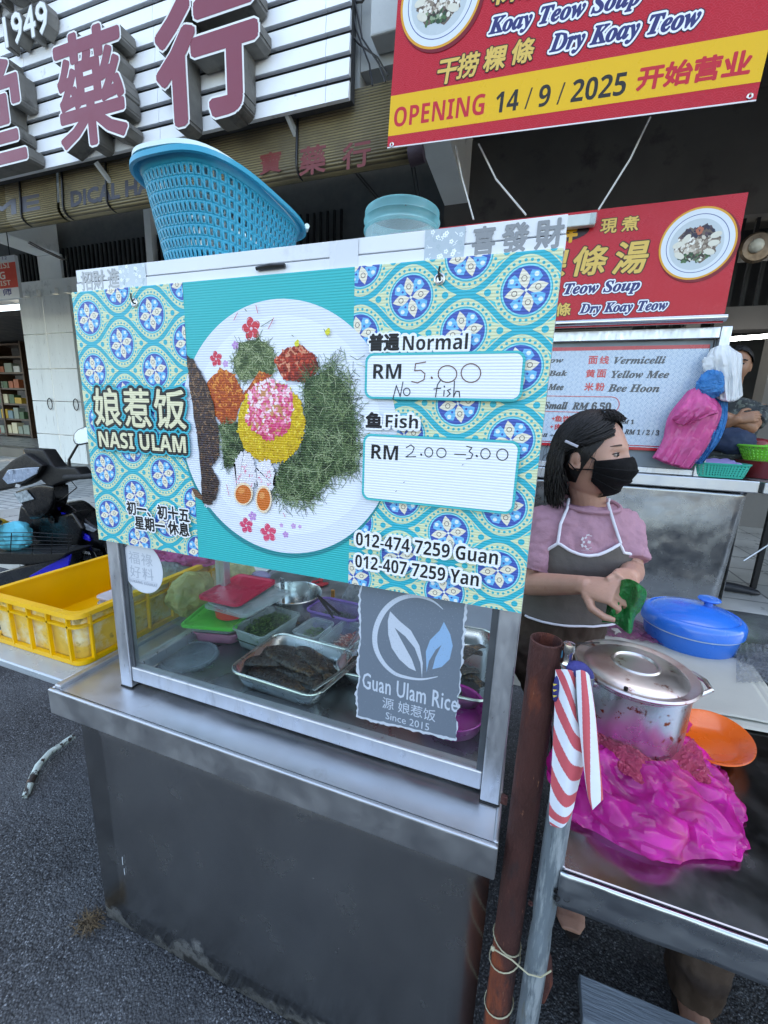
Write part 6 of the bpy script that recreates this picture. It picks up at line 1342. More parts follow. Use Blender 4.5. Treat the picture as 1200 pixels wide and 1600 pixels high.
-34,-23,-31,-19,-32,-6,-6,-21,-20,14,-24,-27,-14,-13,-9,-26,-27,-24,-14,4,-21,-28,-27,-19,0,-14,-25,20,-44,-32,-30,-43,-37,-33,-11,-29,-1,-46,-48,-10,10,-30,-17,-10,5,-18,10,2,-12,-5,16,20,28,-8,9,4,-8,13,23,21,17,33,30,19,40,3,24,
30,12,5,32,13,16,12,30,30,29,8,13,19,24,3,26,-2,-4,26,29,28,28,5,-1,27,5,-7,29,15,40,34,44,36,39,37,13,30,13,7,10,7,6,9,-1,5,25,-5,3,-4,-15,-1,-21,-25,-10,-32,0,-10,-35,-27,-22,-36,-34,-16,-30,-28,-33,-13,6,-17,-24,5,-24,-22,-15,
-11,-16,-19,-28,-27,-13,1,-14,-27,-26,-25,-2,-6,-28,15,-36,-37,-40,-43,-32,-40,-18,-16,3,-57,-45,-21,10,-18,-29,-18,9,-6,-3,3,-9,9,9,15,26,11,-11,7,20,-13,23,17,23,33,27,38,25,29,10,23,17,9,33,24,-4,18,30,29,31,15,9,21,19,1,27,8,
-13,23,28,29,24,3,1,29,2,6,20,13,50,46,40,40,39,28,29,12,18,20,-1,19,-13,22,7,-8,21,7,4,-5,-16,-7,-37,-3,-23,-29,-19,8,-36,-34,-31,-22,-37,-15,-31,-32,-29,-16,-1,-6,-26,8,-24,-28,-19,-8,-20,-15,-27,-25,-17,-7,-10,-25,-26,-19,-9,-4,
-20,4,-33,-49,-35,-43,-37,-35,-22,-7,-18,-42,-44,5,-36,-12,-28,-4,-10,-2,-4,-1,7,-6,8,20,41,-8,9,-1,12,9,3,19,30,31,39,38,13,31,17,32,-4,17,38,27,-1,11,30,31,30,7,11,26,17,-3,32,12,-14,21,26,29,27,4,-5,26,11,10,8,29,44,43,51,47,40,
32,19,17,16,9,11,21,-5,-5,24,-8,21,11,3,-14,-19,-16,-19,-18,-10,-35,-24,10,-36,-33,-38,-17,-39,-14,-33,-33,-32,-10,-9,-4,-25,2,-17,-26,-28,-8,-22,-15,-24,-20,-19,-6,-14,-26,-26,-13,-8,-12,-20,18,-51,-46,-47,-28,-46,-30,-25,-1,-25,
-33,-47,-8,-33,-14,-30,-13,-12,-3,6,3,-4,-3,26,10,35,4,-3,12,3,6,1,28,30,35,36,40,32,13,20,27,23,-2,32,37,4,5,28,33,27,6,16,18,23,0,29,7,-6,27,24,26,28,10,-16,30,14,18,-13,49,42,39,53,57,45,32,20,18,18,6,7,-22,22,21,-19,29,22,11,
-7,-6,-19,-14,-18,-23,-13,-36,-21,1,-36,-38,-37,-24,-33,-12,-37,-33,-35,-10,-2,-17,-27,-3,-3,-29,-22,-14,-24,-17,-18,-22,-12,-9,-19,-24,-21,-25,5,-16,-19,11,-54,-52,-44,-25,-45,-42,-3,-24,4,-40,-59,-14,-31,-19,-32,-20,-9,-1,-4,6,
-2,1,24,40,36,-22,33,-18,-6,7,0,35,33,34,44,40,35,31,-8,33,18,3,36,37,13,1,28,30,24,20,13,8,30,2,29,-5,15,10,27,28,29,15,-15,26,19,15,-14,54,40,45,60,57,49,35,19,21,-2,15,-27,19,17,-20,9,39,15,10,10,-9,-19,-16,-21,-21,-32,-18,-18,
-14,-33,-41,-35,-33,-22,-14,-39,-34,-36,-15,2,-18,-29,-11,8,-31,-15,-22,-22,-20,-16,-20,-16,-1,-27,-23,-16,-27,-1,-20,-5,-3,-56,-57,-30,-39,-48,-42,-11,8,5,-65,-65,-18,-10,-26,-40,-17,-17,-1,2,-2,-3,12,20,41,32,-15,33,8,-31,1,13,
38,31,30,45,46,35,28,-9,34,38,-14,37,34,20,1,26,31,21,29,9,7,30,-2,30,-10,24,7,24,30,26,21,-11,21,23,19,-13,40,47,58,62,58,49,39,22,18,2,-3,-12,18,-26,2,34,15,13,33,2,-2,-18,-15,-26,-33,-23,-15,-27,-42,-13,-31,-42,-38,-11,-19,-40,
-37,-33,-18,5,-28,-18,-21,12,-32,-13,-22,-15,-25,-20,-23,-20,-2,-25,-17,-15,-29,1,-25,-11,1,-59,-57,-24,-52,-46,-41,-15,3,21,-79,-68,-20,-11,-3,-47,-22,-18,-13,5,-5,1,11,23,51,40,-20,25,15,-27,17,20,6,29,34,46,50,40,13,0,36,39,-6,
32,28,22,16,13,31,27,29,8,12,25,-2,27,-8,24,9,25,27,21,22,-6,25,24,13,0,44,34,67,64,63,50,25,39,18,-8,11,-12,-8,-1,-7,35,20,6,31,9,0,-19,-23,-22,-38,-14,-24,-31,-42,-2,-43,-41,-41,-9,-26,-39,-35,-27,-20,-4,-26,-15,-24,9,-27,-11,
-24,-18,-24,-17,-23,-22,-4,-26,-13,-20,-24,-3,-23,-19,5,-57,-62,-25,-47,-56,-37,-27,12,20,-82,-70,-26,-11,4,-31,-44,-18,7,-21,6,6,5,45,31,45,-27,27,12,-4,33,-14,35,0,41,45,48,44,27,-15,35,40,2,30,35,10,14,26,30,27,29,-3,24,19,-1,
22,-4,31,10,20,25,20,15,-2,33,16,30,-3,43,27,74,67,60,36,52,-7,46,8,-16,5,7,-10,-7,35,22,4,27,-1,-7,0,-17,-26,-41,-46,-17,-4,-41,-14,-45,-42,-31,-19,-35,-24,-35,-30,-10,-21,-17,-10,-26,-3,-22,-9,-26,-22,-18,-14,-28,-18,-10,-20,-18,
-23,-17,-13,-22,-14,-7,-49,-58,-34,-49,-50,-45,-29,31,4,-93,-63,-35,-9,10,-35,-32,20,-32,-30,0,4,28,29,55,43,-40,41,8,19,-10,7,29,7,37,48,41,39,32,-14,33,39,19,19,39,14,8,25,32,25,22,9,28,13,-2,18,-1,33,14,18,23,15,23,3,24,20,24,
13,43,36,57,65,73,37,25,25,20,-11,34,-21,31,-11,-18,10,46,16,-8,26,1,-15,-7,-47,-29,-42,-38,-4,-25,-22,-33,-45,-27,-40,-19,-25,-40,-29,-10,-30,-5,-12,-24,-4,-24,-13,-24,-29,-10,-15,-25,-19,-8,-26,-13,-28,-15,-15,-23,-6,-22,-47,-49,
-31,-63,-49,-33,-34,34,-14,-93,-73,-23,-2,36,-53,-3,-27,-36,8,4,6,-16,51,44,45,-38,45,-9,20,-13,8,46,1,39,50,36,37,35,-13,34,39,37,5,38,13,16,15,39,24,14,23,20,15,0,27,-2,26,15,16,22,13,27,5,25,19,18,23,45,42,51,72,63,45,28,-3,50,
-29,49,-34,48,-38,12,7,18,-3,26,-4,19,-34,9,-40,-40,-20,-46,-23,4,-42,-20,-41,-32,-32,-25,-27,-35,-28,-24,-25,-4,-17,-17,-9,-23,-15,-24,-27,-17,-14,-16,-18,-17,-23,-12,-21,-23,-17,-19,-3,-32,-51,-41,-32,-60,-47,-49,-14,7,-3,-97,
-71,2,-43,50,-33,0,-50,2,-39,3,37,-7,27,58,27,-32,48,16,-22,30,-19,47,7,26,44,38,39,42,-11,36,33,38,14,30,8,27,18,32,18,20,30,14,11,-3,26,5,24,19,12,23,13,27,9,19,17,24,28,50,45,53,52,68,66,-4,13,39,-13,31,-6,16,-11,13,-19,44,-2,
-15,-5,29,-38,16,-39,-39,-13,-28,-29,-11,-32,-32,-29,-35,-26,-29,-31,-32,-25,-22,-31,-6,-17,-22,-10,-19,-16,-22,-23,-18,-20,-13,-16,-27,-19,-14,-15,-22,-22,-20,-4,-37,-43,-38,-49,-46,-42,-56,-30,7,4,-92,-81,12,-37,36,-38,3,-20,6,
-49,-4,16,44,-15,54,26,-17,29,18,17,-16,-13,57,39,-14,48,44,42,39,-7,27,37,36,24,25,18,20,23,26,20,16,30,17,16,-4,26,13,19,20,14,25,12,25,13,18,12,28,37,48,49,57,54,53,46,34,9,-11,32,35,-37,51,-11,-29,-1,48,-1,-44,36,2,-39,10,-18,
-50,17,-48,-13,-36,-11,-37,-30,-36,-19,-36,-29,-31,-27,-26,-27,-11,-17,-25,-13,-16,-18,-20,-17,-21,-20,-16,-19,-20,-22,-17,-14,-18,-24,-22,-5,-38,-46,-48,-50,-39,-30,-52,-34,-14,8,-92,-77,15,-34,38,-43,19,-54,40,-31,-22,30,26,-33,
63,16,16,-5,13,21,-20,10,38,45,2,41,44,37,36,-8,34,32,34,30,25,18,26,21,21,28,20,21,18,23,0,20,20,18,18,19,18,18,18,18,17,18,27,36,44,51,54,54,51,42,29,18,15,12,10,7,6,3,3,1,1,1,0,-3,-6,-10,-13,-15,-18,-21,-22,-25,-26,-27,-28,-29,
-30,-29,-29,-29,-29,-28,-26,-26,-16,-17,-17,-18,-18,-18,-18,-19,-19,-19,-19,-18,-19,-19,-19,-18,-18,-18,-18,-17,-38,-41,-44,-45,-45,-42,-37,-30,-21,-17,-71,-55,-10,-5,-8,-13,-12,-9,-6,-4,-1,4,2,15,26,19,10,15,10,7,8,15,30,22,27,34,
37,34,27,21,26,29,29,28,26,22,22,22,23,23,23,21,21,20],[107,0,-6,0,2,-1,-6,1,-1,3,-2,4,8,9,19,18,5,4,-2,1,-1,3,-2,-2,3,2,-4,0,1,4,0,-2,2,-1,-3,-2,4,-1,-1,-1,1,1,-2,0,-5,-3,-8,-9,-7,-6,-8,-7,-5,-9,3,-1,3,0,0,0,-3,2,-2,2,-2,1,-3,1,6,
-6,4,-1,1,-2,18,12,17,16,0,0,0,3,-3,6,-2,-1,1,-3,5,-1,-1,-1,2,0,-1,2,-2,-2,1,-3,0,4,1,1,-1,-2,-3,3,3,-1,-2,-6,-7,-1,-5,1,-8,-10,-2,-5,1,2,-4,-4,-5,0,1,-5,-8,18,-23,13,-16,22,-24,4,4,5,-4,-6,19,0,35,8,15,-19,19,-26,13,-17,2,-6,16,
-14,16,-6,26,-21,-2,0,25,2,-26,11,-19,15,11,-25,3,27,1,-3,-28,-9,18,-26,11,-24,11,-28,16,-25,16,-10,15,-13,14,-22,16,-16,16,-15,9,-7,9,-12,19,-20,20,-16,3,-9,38,-5,25,30,-25,25,-3,-22,8,-15,7,27,-20,23,-20,18,-23,0,6,-20,12,3,-9,
26,-12,0,13,-22,26,-15,-14,24,-21,11,15,-27,-4,14,-21,19,-21,17,-29,-6,19,-24,-3,24,-5,-22,6,-2,-9,12,2,14,-27,13,-12,23,-24,-3,2,-4,10,-7,15,2,28,37,-13,-16,28,-14,-18,-18,-2,23,-16,27,-20,22,20,-14,13,-19,9,13,-27,4,-21,7,19,-22,
20,17,-6,10,-22,-30,22,-24,11,-15,-4,-18,12,-17,11,-16,20,-10,17,-25,5,-3,11,-3,5,-20,17,-15,19,-15,18,-22,5,-5,30,0,37,2,-5,28,-22,1,-17,11,-5,28,-7,23,-22,11,-23,7,-17,-23,0,3,14,29,7,5,-5,-27,25,8,-27,11,-14,25,-18,-7,-15,14,
-20,21,-16,15,-29,2,18,-22,-14,22,7,-24,-11,6,-13,21,9,-8,-15,3,-5,24,-13,-16,-4,0,10,-12,23,4,19,30,15,-30,28,-19,-26,-19,24,-10,9,28,-1,-13,12,22,7,-8,-20,22,-28,-10,-17,5,24,-19,10,26,1,2,-29,-23,22,-23,11,-1,-21,-2,2,-22,10,-6,
18,-7,17,-29,3,-4,4,15,2,-21,10,-14,18,-12,21,-23,-11,10,29,-9,30,33,-20,26,-8,-23,4,10,-14,29,7,23,-24,2,-21,-18,-19,-13,21,-15,25,6,7,8,19,-28,16,22,-28,-16,20,11,-14,-27,9,-1,-20,23,-12,13,-32,16,1,-5,-24,20,12,-22,-21,4,-9,20,
-1,-18,-14,6,1,16,-1,-19,-16,6,9,-9,22,-1,21,28,26,-21,-9,-5,-18,-23,23,-16,27,13,-5,25,7,-13,12,16,-27,18,-26,-28,5,-17,28,-10,21,3,25,-19,-22,-26,21,-22,4,3,-12,-15,11,-21,9,1,13,-7,22,-28,-12,4,3,13,8,-18,8,-18,12,-3,14,-21,-2,
-1,30,-7,41,30,-20,1,13,-18,10,-21,25,9,26,-5,2,-30,-23,-18,-3,-16,23,2,1,30,-3,-9,23,-14,27,12,-28,-28,16,2,9,-30,-4,4,-20,24,-2,1,-27,14,-8,6,-22,12,22,-22,-26,2,-4,17,-2,-8,-24,14,-13,18,5,-23,-11,-1,3,0,19,-9,26,43,5,-25,-13,
-8,2,-25,24,-26,27,14,-1,24,4,22,-10,26,-29,4,-20,-30,4,-23,23,12,8,2,29,-22,-25,-26,23,-18,-4,8,8,-20,-6,-19,10,-1,5,5,20,-24,-13,-8,13,7,18,-13,0,-25,16,1,18,-23,-8,3,26,-1,39,29,-7,-25,13,5,-4,-20,23,32,-5,15,-21,-13,-16,-30,
-16,10,8,-6,7,30,-7,22,-7,7,28,-12,-4,-29,-13,20,13,-28,0,-12,-19,27,17,-14,-31,12,-7,8,-14,19,10,-27,-19,0,-12,21,-7,6,-30,7,-10,15,8,-21,0,-17,3,1,16,-12,34,40,-6,-29,-15,-10,12,-12,9,-25,24,18,18,8,1,31,3,23,-25,-25,-2,-32,3,
-26,16,24,3,3,27,-21,-25,-25,23,-7,-19,8,21,-15,-19,-14,6,0,15,-7,23,-21,-9,-14,22,-9,20,-12,0,-20,13,1,20,-25,0,-8,27,-2,42,30,-18,-25,10,0,8,13,6,23,-17,14,-13,-31,2,-7,-29,-7,-1,13,1,31,16,-8,25,6,-5,14,-4,-31,-29,18,25,-25,-10,
-19,-9,25,24,-26,-23,7,-12,15,-2,7,14,-27,-12,-15,-2,19,-12,18,-25,-2,-11,20,-2,-11,-5,-18,3,-4,22,-11,29,48,-19,-34,-5,-18,8,27,-30,-19,21,13,27,3,24,13,23,-6,11,-32,-24,-17,-3,-29,13,25,1,8,29,-26,-22,-23,18,-11,-2,-3,24,-5,-24,
2,-14,0,25,-13,19,-21,-1,-17,23,-6,17,-8,-10,-16,7,5,22,-26,-8,0,24,-2,38,34,-27,-1,-21,12,-5,32,31,-30,15,-11,1,-32,-16,17,-5,-8,-9,-10,24,6,7,-1,27,-1,5,8,12,-33,-29,18,19,-2,-28,-6,-19,18,28,-18,-19,-16,-5,15,21,-5,4,-26,-7,-19,
-3,20,-9,22,-16,-15,-4,10,7,-9,-9,-22,4,-3,19,-9,35,46,-29,-38,4,-23,19,17,-29,2,-14,22,27,16,13,8,24,5,23,-29,-30,-3,-29,-6,-11,20,23,-8,30,-24,-25,-19,10,-8,2,-3,23,2,-24,-3,-5,0,17,-12,19,-21,-3,-13,25,-3,6,9,-26,-11,3,19,8,-23,
-10,13,13,0,44,19,-17,6,-20,-14,27,20,25,-9,-30,25,-23,-3,-28,-10,22,-18,-8,18,5,23,-3,-24,27,27,2,0,8,-34,-11,-17,27,12,-14,-16,-24,10,29,-25,-14,-20,1,15,19,9,-6,-25,-7,-26,15,5,0,13,-17,-10,-8,13,5,0,-18,-18,-8,9,27,-18,32,49,
-41,-35,7,-20,3,26,-19,-16,11,0,30,12,18,4,28,18,19,-11,-33,-19,-30,1,-9,13,26,-13,27,-25,-23,-2,-9,-12,5,4,25,-2,-24,0,-7,0,21,-11,14,-13,-16,-2,14,1,6,20,-26,-17,-1,22,11,-28,-10,8,11,15,45,10,-10,11,-16,-18,31,0,49,-23,-32,23,3,
-15,-31,-4,-18,21,7,-8,29,-24,19,-25,10,33,24,-6,2,-35,-7,-30,15,21,9,-33,-2,-2,22,-25,-19,-15,3,24,9,2,3,-28,-8,-25,15,18,2,6,-15,-24,12,1,9,-2,-15,-1,-15,-2,25,-17,37,43,-37,-43,7,11,-12,0,24,-25,-28,19,19,17,16,2,27,20,29,-17,
-13,-36,-25,-15,15,13,-5,4,28,-24,-11,-25,-3,-8,6,6,25,1,-18,-19,4,-2,24,-10,12,-15,-14,13,-5,8,1,14,-11,-22,5,8,15,-15,-19,8,7,19,31,11,3,10,-32,12,31,10,9,8,-34,-14,25,-2,-26,-27,6,-18,36,4,15,-31,22,-8,-17,27,26,24,-26,-22,-5,
-34,0,25,18,-16,-25,18,9,-28,-27,-8,19,10,27,-17,1,-19,-19,-21,13,18,-8,8,-18,-21,13,3,2,11,-16,-13,2,-20,33,-14,32,39,-44,-31,32,6,-15,11,4,-33,-17,-10,13,19,24,7,32,30,0,15,-14,-38,-26,-25,0,23,-5,30,1,-1,-30,-10,-25,0,21,9,13,0,
-24,-10,1,-3,18,2,6,-16,-13,16,-1,-7,14,6,-11,-8,9,-5,14,-14,-20,15,-8,20,31,34,8,-20,-19,33,15,18,-13,-11,17,-11,-21,20,-33,2,-16,5,-1,38,-17,-22,11,-21,8,30,30,4,-2,-17,-33,-23,17,-11,29,4,-32,7,11,-28,-25,-12,29,7,22,-3,-14,-5,
-30,-22,21,6,-7,9,-18,-19,9,4,3,9,-15,-10,8,-27,38,-23,47,21,-40,-28,33,19,-8,12,-19,-21,-9,-23,10,1,19,34,15,30,28,-19,11,-35,-38,-27,-6,17,-1,30,31,-15,-24,-31,0,-11,32,4,-6,4,-18,-9,1,-10,21,-1,6,-11,-16,7,19,-6,-3,12,-10,0,1,0,
8,-15,-12,3,-5,37,24,26,9,-31,5,32,29,-25,-14,-18,26,-10,24,-30,-3,17,-12,-12,-20,39,18,-23,-36,0,32,2,27,-13,12,-9,-37,-9,17,-22,13,26,-20,-23,24,-29,-31,2,20,18,12,-8,-8,-9,-22,-27,18,11,-12,15,-11,-26,17,-5,3,7,-13,-8,4,-23,35,
-23,46,22,-25,-37,31,25,13,-10,4,-24,-28,-4,-17,25,9,19,33,8,40,-16,0,-37,-25,-9,-21,-12,11,26,31,-6,-18,-17,-15,-10,32,1,-14,10,-22,-4,1,-2,8,8,-1,-12,-16,9,25,-6,-9,13,-4,-15,1,5,10,-15,-16,18,-11,43,10,24,10,-28,23,30,-4,2,-43,
-18,29,-1,41,-17,7,-3,-34,-13,1,21,39,-26,-33,9,20,20,-17,12,-22,16,-36,13,-3,-3,-19,33,-19,-4,10,-31,-29,15,1,10,20,-10,-2,-11,-19,-21,13,18,-1,-2,2,-25,22,-7,-6,11,-12,-12,3,-14,33,-17,39,14,-33,-20,27,28,4,21,-3,-36,-1,-10,-25,
6,37,6,35,-6,39,-7,-24,-21,-37,8,-3,-22,18,-6,33,-2,-20,2,-33,7,26,-2,-14,0,-8,-20,13,-9,16,14,-16,-5,-17,9,26,-15,-3,14,-4,-12,-2,4,5,-8,-15,16,2,28,8,23,4,-10,33,-4,-5,28,-65,-29,36,30,11,29,-5,-17,-36,10,6,-10,37,5,-37,-27,17,
37,8,-22,-17,17,-33,12,-17,10,-17,26,-14,14,-11,-27,-9,-6,-9,20,20,-7,-3,-11,-18,-21,25,6,-9,2,7,-29,15,9,-7,1,-2,-24,5,-10,31,-8,24,12,-39,13,10,16,19,4,20,-35,4,-30,-10,19,15,26,26,-16,32,-21,-7,-24,-38,11,-14,5,14,-26,30,-1,-15,
17,-31,-8,27,-10,1,-10,-3,-18,5,2,13,15,-9,-15,-5,-1,19,-14,6,8,-6,-7,-2,15,2,-19,-14,21,-10,24,15,16,3,16,11,-16,8,15,-64,22,-17,36,41,-2,20,-35,-6,-11,21,-23,28,3,-2,-28,-15,26,12,-9,-22,14,-23,8,-23,-1,11,5,-4,26,-17,-34,-10,-8,
-5,15,16,-5,0,-5,-9,-29,29,-8,-7,3,9,-27,21,-1,-10,4,1,-17,-7,-4,32,-14,23,7,-43,4,22,12,28,4,21,-6,-38,-27,8,25,7,40,6,11,-15,11,-28,-13,-39,0,10,19,3,-38,13,5,1,20,-22,-33,28,0,-16,2,-10,-9,-3,6,17,9,-8,-17,-8,8,19,-13,2,0,3,3,
-10,14,6,-25,-14,28,-16,19,22,13,-4,13,5,-2,-7,15,-45,17,-10,24,39,23,-8,-8,-30,24,10,-24,-3,15,0,-32,18,17,-22,1,-9,-3,10,-28,-6,-11,11,5,-1,23,-16,-12,-25,-7,10,-3,18,-9,12,-20,6,-30,30,-7,-3,-3,11,-18,7,5,-8,-1,9,-7,-21,-2,31,
-21,41,-15,-10,-24,14,29,19,8,14,-4,-12,-44,19,20,25,17,-22,9,14,-8,-3,-23,-43,15,22,-17,14,-31,13,-12,27,-2,-9,-37,27,6,-13,-9,5,-25,1,6,17,9,-2,-24,-7,19,17,-22,11,4,-9,6,-15,15,6,-27,-8,29,-19,15,7,21,-1,12,-2,-4,15,-7,-15,-3,6,
5,47,5,-12,-6,-4,33,0,-7,-10,-8,-6,-17,39,-21,-21,0,-8,1,15,-32,-4,-12,6,7,24,4,-12,-10,-24,-7,14,-12,12,17,7,-20,2,-32,20,11,2,-9,12,-21,18,-7,5,-11,15,-12,-14,-5,35,-32,43,-35,-4,22,-11,5,15,23,8,-15,12,-47,44,12,-7,30,-3,-18,11,
0,-2,-30,-31,39,-20,0,0,-3,-14,9,9,1,3,-39,32,-2,-18,8,5,-24,3,5,2,11,1,-28,-4,18,13,-17,7,5,-7,12,-23,16,8,-16,-7,24,-30,30,-9,18,-5,5,-2,15,-5,-5,-19,-6,32,-2,45,-15,16,-9,25,5,-19,-7,-4,-8,-9,7,23,0,-39,-19,3,3,23,-38,13,-21,19,
-16,27,1,-8,-5,-23,-12,14,1,14,-5,13,2,-10,-36,18,13,-3,-15,11,-8,20,-17,13,-20,25,-18,1,-7,25,-31,51,-52,12,15,-32,35,-4,10,0,25,-21,-26,48,-14,-8,34,4,-23,4,-6,4,5,-40,34,-17,-8,-5,-11,17,-18,4,15,10,-37,17,7,-17,-2,13,-25,21,
-10,13,-4,5,-26,4,4,23,-26,9,5,-10,21,-28,19,-2,-8,-5,32,-36,40,-31,5,31,-32,-1,24,-9,-12,-6,24,-5,10,42,-3,-13,3,14,14,-10,-1,-24,2,-1,-5,20,0,-2,-38,9,-25,41,-40,6,14,-24,18,-7,12,-7,1,-19,-17,4,10,11,-4,13,2,-6,-31,5,18,-5,-16,
8,-8,24,-16,11,-17,21,-23,20,-16,34,-41,53,-56,45,-38,11,41,-56,29,-18,37,-4,-38,39,4,-28,38,-2,-2,-16,-3,25,-21,-17,8,12,-24,-7,-7,35,-41,33,-9,10,-27,22,-7,7,-20,12,-19,24,-14,14,-13,15,-27,12,-9,21,-22,17,-8,0,17,-27,13,0,-6,-4,
37,-37,44,-45,37,-12,-29,43,-26,-14,24,-26,17,34,-33,37,-3,4,-9,35,-9,-9,6,-25,11,-15,-5,16,1,9,-38,13,-11,14,-9,-27,16,5,-3,-10,17,-4,0,-12,-1,3,-10,7,4,6,1,3,-19,-7,15,-3,-17,14,-14,27,-19,10,-7,11,-22,22,-16,38,-42,51,-55,51,
-31,-9,38,-18,-14,12,-8,12,5,-7,-4,-10,45,-31,17,-32,32,-7,8,-35,0,25,-25,22,-23,17,-11,10,-15,24,-36,16,-9,23,-32,25,-23,27,-25,23,-18,19,-25,16,-11,21,-26,25,-23,2,21,-24,20,-17,14,-14,39,-42,48,-49,39,-28,-3,25,-36,26,-17,7,32,
-15,2,-1,35,-38,4,31,-7,-1,-8,-25,16,4,-21,11,-3,12,-26,13,-26,20,-18,-2,29,-18,-1,11,-12,-9,26,-21,20,-23,8,-9,22,-11,7,-1,-8,-2,7,5,-24,19,-19,23,-15,6,-12,14,-16,23,-17,38,-42,49,-51,56,-56,33,12,-38,33,-34,37,-38,39,-41,43,-31,
21,5,-2,-34,37,-19,20,-39,-4,28,-27,36,-37,35,-33,33,-33,29,-30,6,-6,27,-28,24,-24,27,-23,16,-18,20,-15,18,-20,19,-22,27,-27,0,23,-23,25,-24,19,-12,37,-47,59,-56,43,-46,40,-20,-11,31,-33,40,-14,-21,-9,38,16,-45,0,36,-14,-6,10,-12,
-6,11,-16,1,31,-7,-37,36,-19,9,-15,0,9,-22,31,-25,21,-24,24,-24,29,-29,26,-27,22,-17,9,-2,-10,14,-7,-9,-15,21,-21,19,-18,8,-6,11,-14,23,-20,30,-33,38,-38,50,-50,34,1,-35,48,-48,33,-11,-1,-12,26,-35,14,2,-3,-8,23,-26,31,-33,24,-12,
-7,20,-25,30,-30,28,-28,25,-25,16,-14,21,-23,24,-24,19,-18,10,-11,17,-15,24,-24,19,-21,23,-19,3,15,-22,24,-24,16,-14,32,-34,43,-43,42,-42,39,-39,28,9,-32,34,-33,37,-41,13,17,-8,-5,2,18,-36,32,-32,4,-2,26,-31,38,-9,-29,32,-32,27,
-23,-4,32,-32,26,-26,15,-15,22,-22,26,-26,24,-24,20,-17,1,15,-19,17,-14,-8,-2,6,-4,3,-1,-3,4,-2,-1,3,0,-1,-2,1,-2,4,-1,-3,-2,4,2,-5,5,-1,2,-6,6,-6,0,1,3,-1,-2,0,2,-1,-2,5,0,-3,4,-2,-5,6,-1,0,-1,1,2,-5,-2,5,-5,4,-2,-1,1,-1,3,-2,2,2,
-3,4,-2,2,-3,-2,1,2,0,-1,3,-4,3,0,0,-6,7,-2,-2,4,-3,3,0,-4,0,4,0,-1,-4,3,1,1,-4,3,-5,0,4,-3,2,2,-4,4,-5,0,6,-7,7,-3,2,-4,-1,1,2,0,2,-3,-1,2,2,-2,1,2,-5,3,-1]]
def bag_points(nu=128):
    m = len(BAG[0]); cur = [[0] * m for _ in range(3)]
    for c in range(3):
        for j in range(m): cur[c][j] = BAG[c][j] + (cur[c][j - 1] if j % nu else (cur[c][j - nu] if j else 0))
    out = []
    for j in range(m):                                     # gathered in towards the foot of the pot
        t = (1 - (j // nu) / (m // nu - 1)) ** 1.3; x, y = cur[0][j] / 2500 - .29, .6 + cur[1][j] / 2500 - .965; k = 1 - t * (1 - (PR + .003) / .128)
        out.append((.29 + x * k + t * (PC.x - .29), .965 + y * k + t * (PC.y - .965), .8 + cur[2][j] / 2500))
    return out
NU_ = 128; pts_ = bag_points(); nv_ = len(pts_) // NU_ - 1
mb = MB().add(pts_, [(k * NU_ + i, k * NU_ + (i + 1) % NU_, (k + 1) * NU_ + (i + 1) % NU_, (k + 1) * NU_ + i) for k in range(nv_) for i in range(NU_)])
M_mag = MT('magenta_film', film, 'ea30a8', .36, .12, .0, 90, .5, 'f0a0d8')
def stainmix(m, col, lo, hi, sc):
    nt = m.node_tree; b = nt.nodes['Principled BSDF']; l = b.inputs['Base Color'].links[0]; v = coords(nt, (1, 1, 1))
    nt.links.new(mix(nt, ramp(nt, nz(nt, v, sc, 5), lo, hi), l.from_socket, C(col)), b.inputs['Base Color'])
stainmix(M_mag, 'e0607c', .56, .70, 7)
bag = mb.build('plastic_bag', M_mag, None, smooth=60, recenter=True); bag.modifiers.new('sub', 'SUBSURF').render_levels = 1; tag(bag, 'crumpled magenta plastic bag spread under the stock pot', 'bag')
# folded wet flap of the bag in front of the pot
def flap(u, v):
    p = Vector((PC.x - .10 + .215 * u + .03 * v, PC.y - PR * (1 - .55 * (abs(u - .5) * 2) ** 2) - .006 - .05 * v + .02 * u, TZ + .078 + .012 * math.sin(u * 7) - .045 * v))
    p.z += .012 * fbm((u * 6, v * 4, 8)) + .006 * abs(noise.noise(Vector((u * 14, v * 9, 3)))); return p
MB().grid(flap, 60, 24).build('bag_flap', MT('wet_pink_film', film, 'e0607f', .18, .15, .7, 60, .25), bag, smooth=75)

# orange dish, blue container, brown paper, wraps
oc = P(1108, 1166, Z=TZ + .01)
od = thing('dish', 'orange plastic dish tilted against the pot, stained inside', 'dish', oc)
MB().lathe([(.0, .0), (.05, .0), (.062, .006), (.088, .026), (.091, .027), (.0905, .0305), (.086, .029), (.06, .010), (.049, .004), (.0, .004)], oc, 48, sx=.86, sy=1.12, rot=Matrix.Rotation(R(-24), 3, 'Z') @ Matrix.Rotation(R(-4), 3, 'Y')).build('body', MT('orange_plastic_dish', pm, 'e0621a', .28, 0, .08, 5, coat=.2, spots=(('a8480f', 24, .62, .08),)), od, smooth=45)
bc2 = P(1080, 1000, Z=TZ + .0); bc2 = Vector((.578, 1.58, TZ))
bx_ = thing('food_container', 'large oval blue lidded plastic container at the far end of the steel table', 'container', bc2)
M_cb = MT('blue_container', pm, '1a6fd0', .22, 0, .05, 4, coat=.3)
RB = Matrix.Rotation(R(2), 3, 'Z')
MB().lathe([(.0, .001), (.145, .001), (.155, .01), (.165, .06), (.167, .072)], bc2, 56, sx=.84, sy=.78, rot=RB).build('body', M_cb, bx_, smooth=40)
MB().lathe([(.169, .070), (.176, .072), (.176, .098), (.170, .108), (.158, .116), (.152, .1165), (.148, .114), (.12, .128), (.06, .139), (.0, .141)], bc2, 64, sx=.84, sy=.78, rot=RB).build('lid', M_cb, bx_, smooth=40)
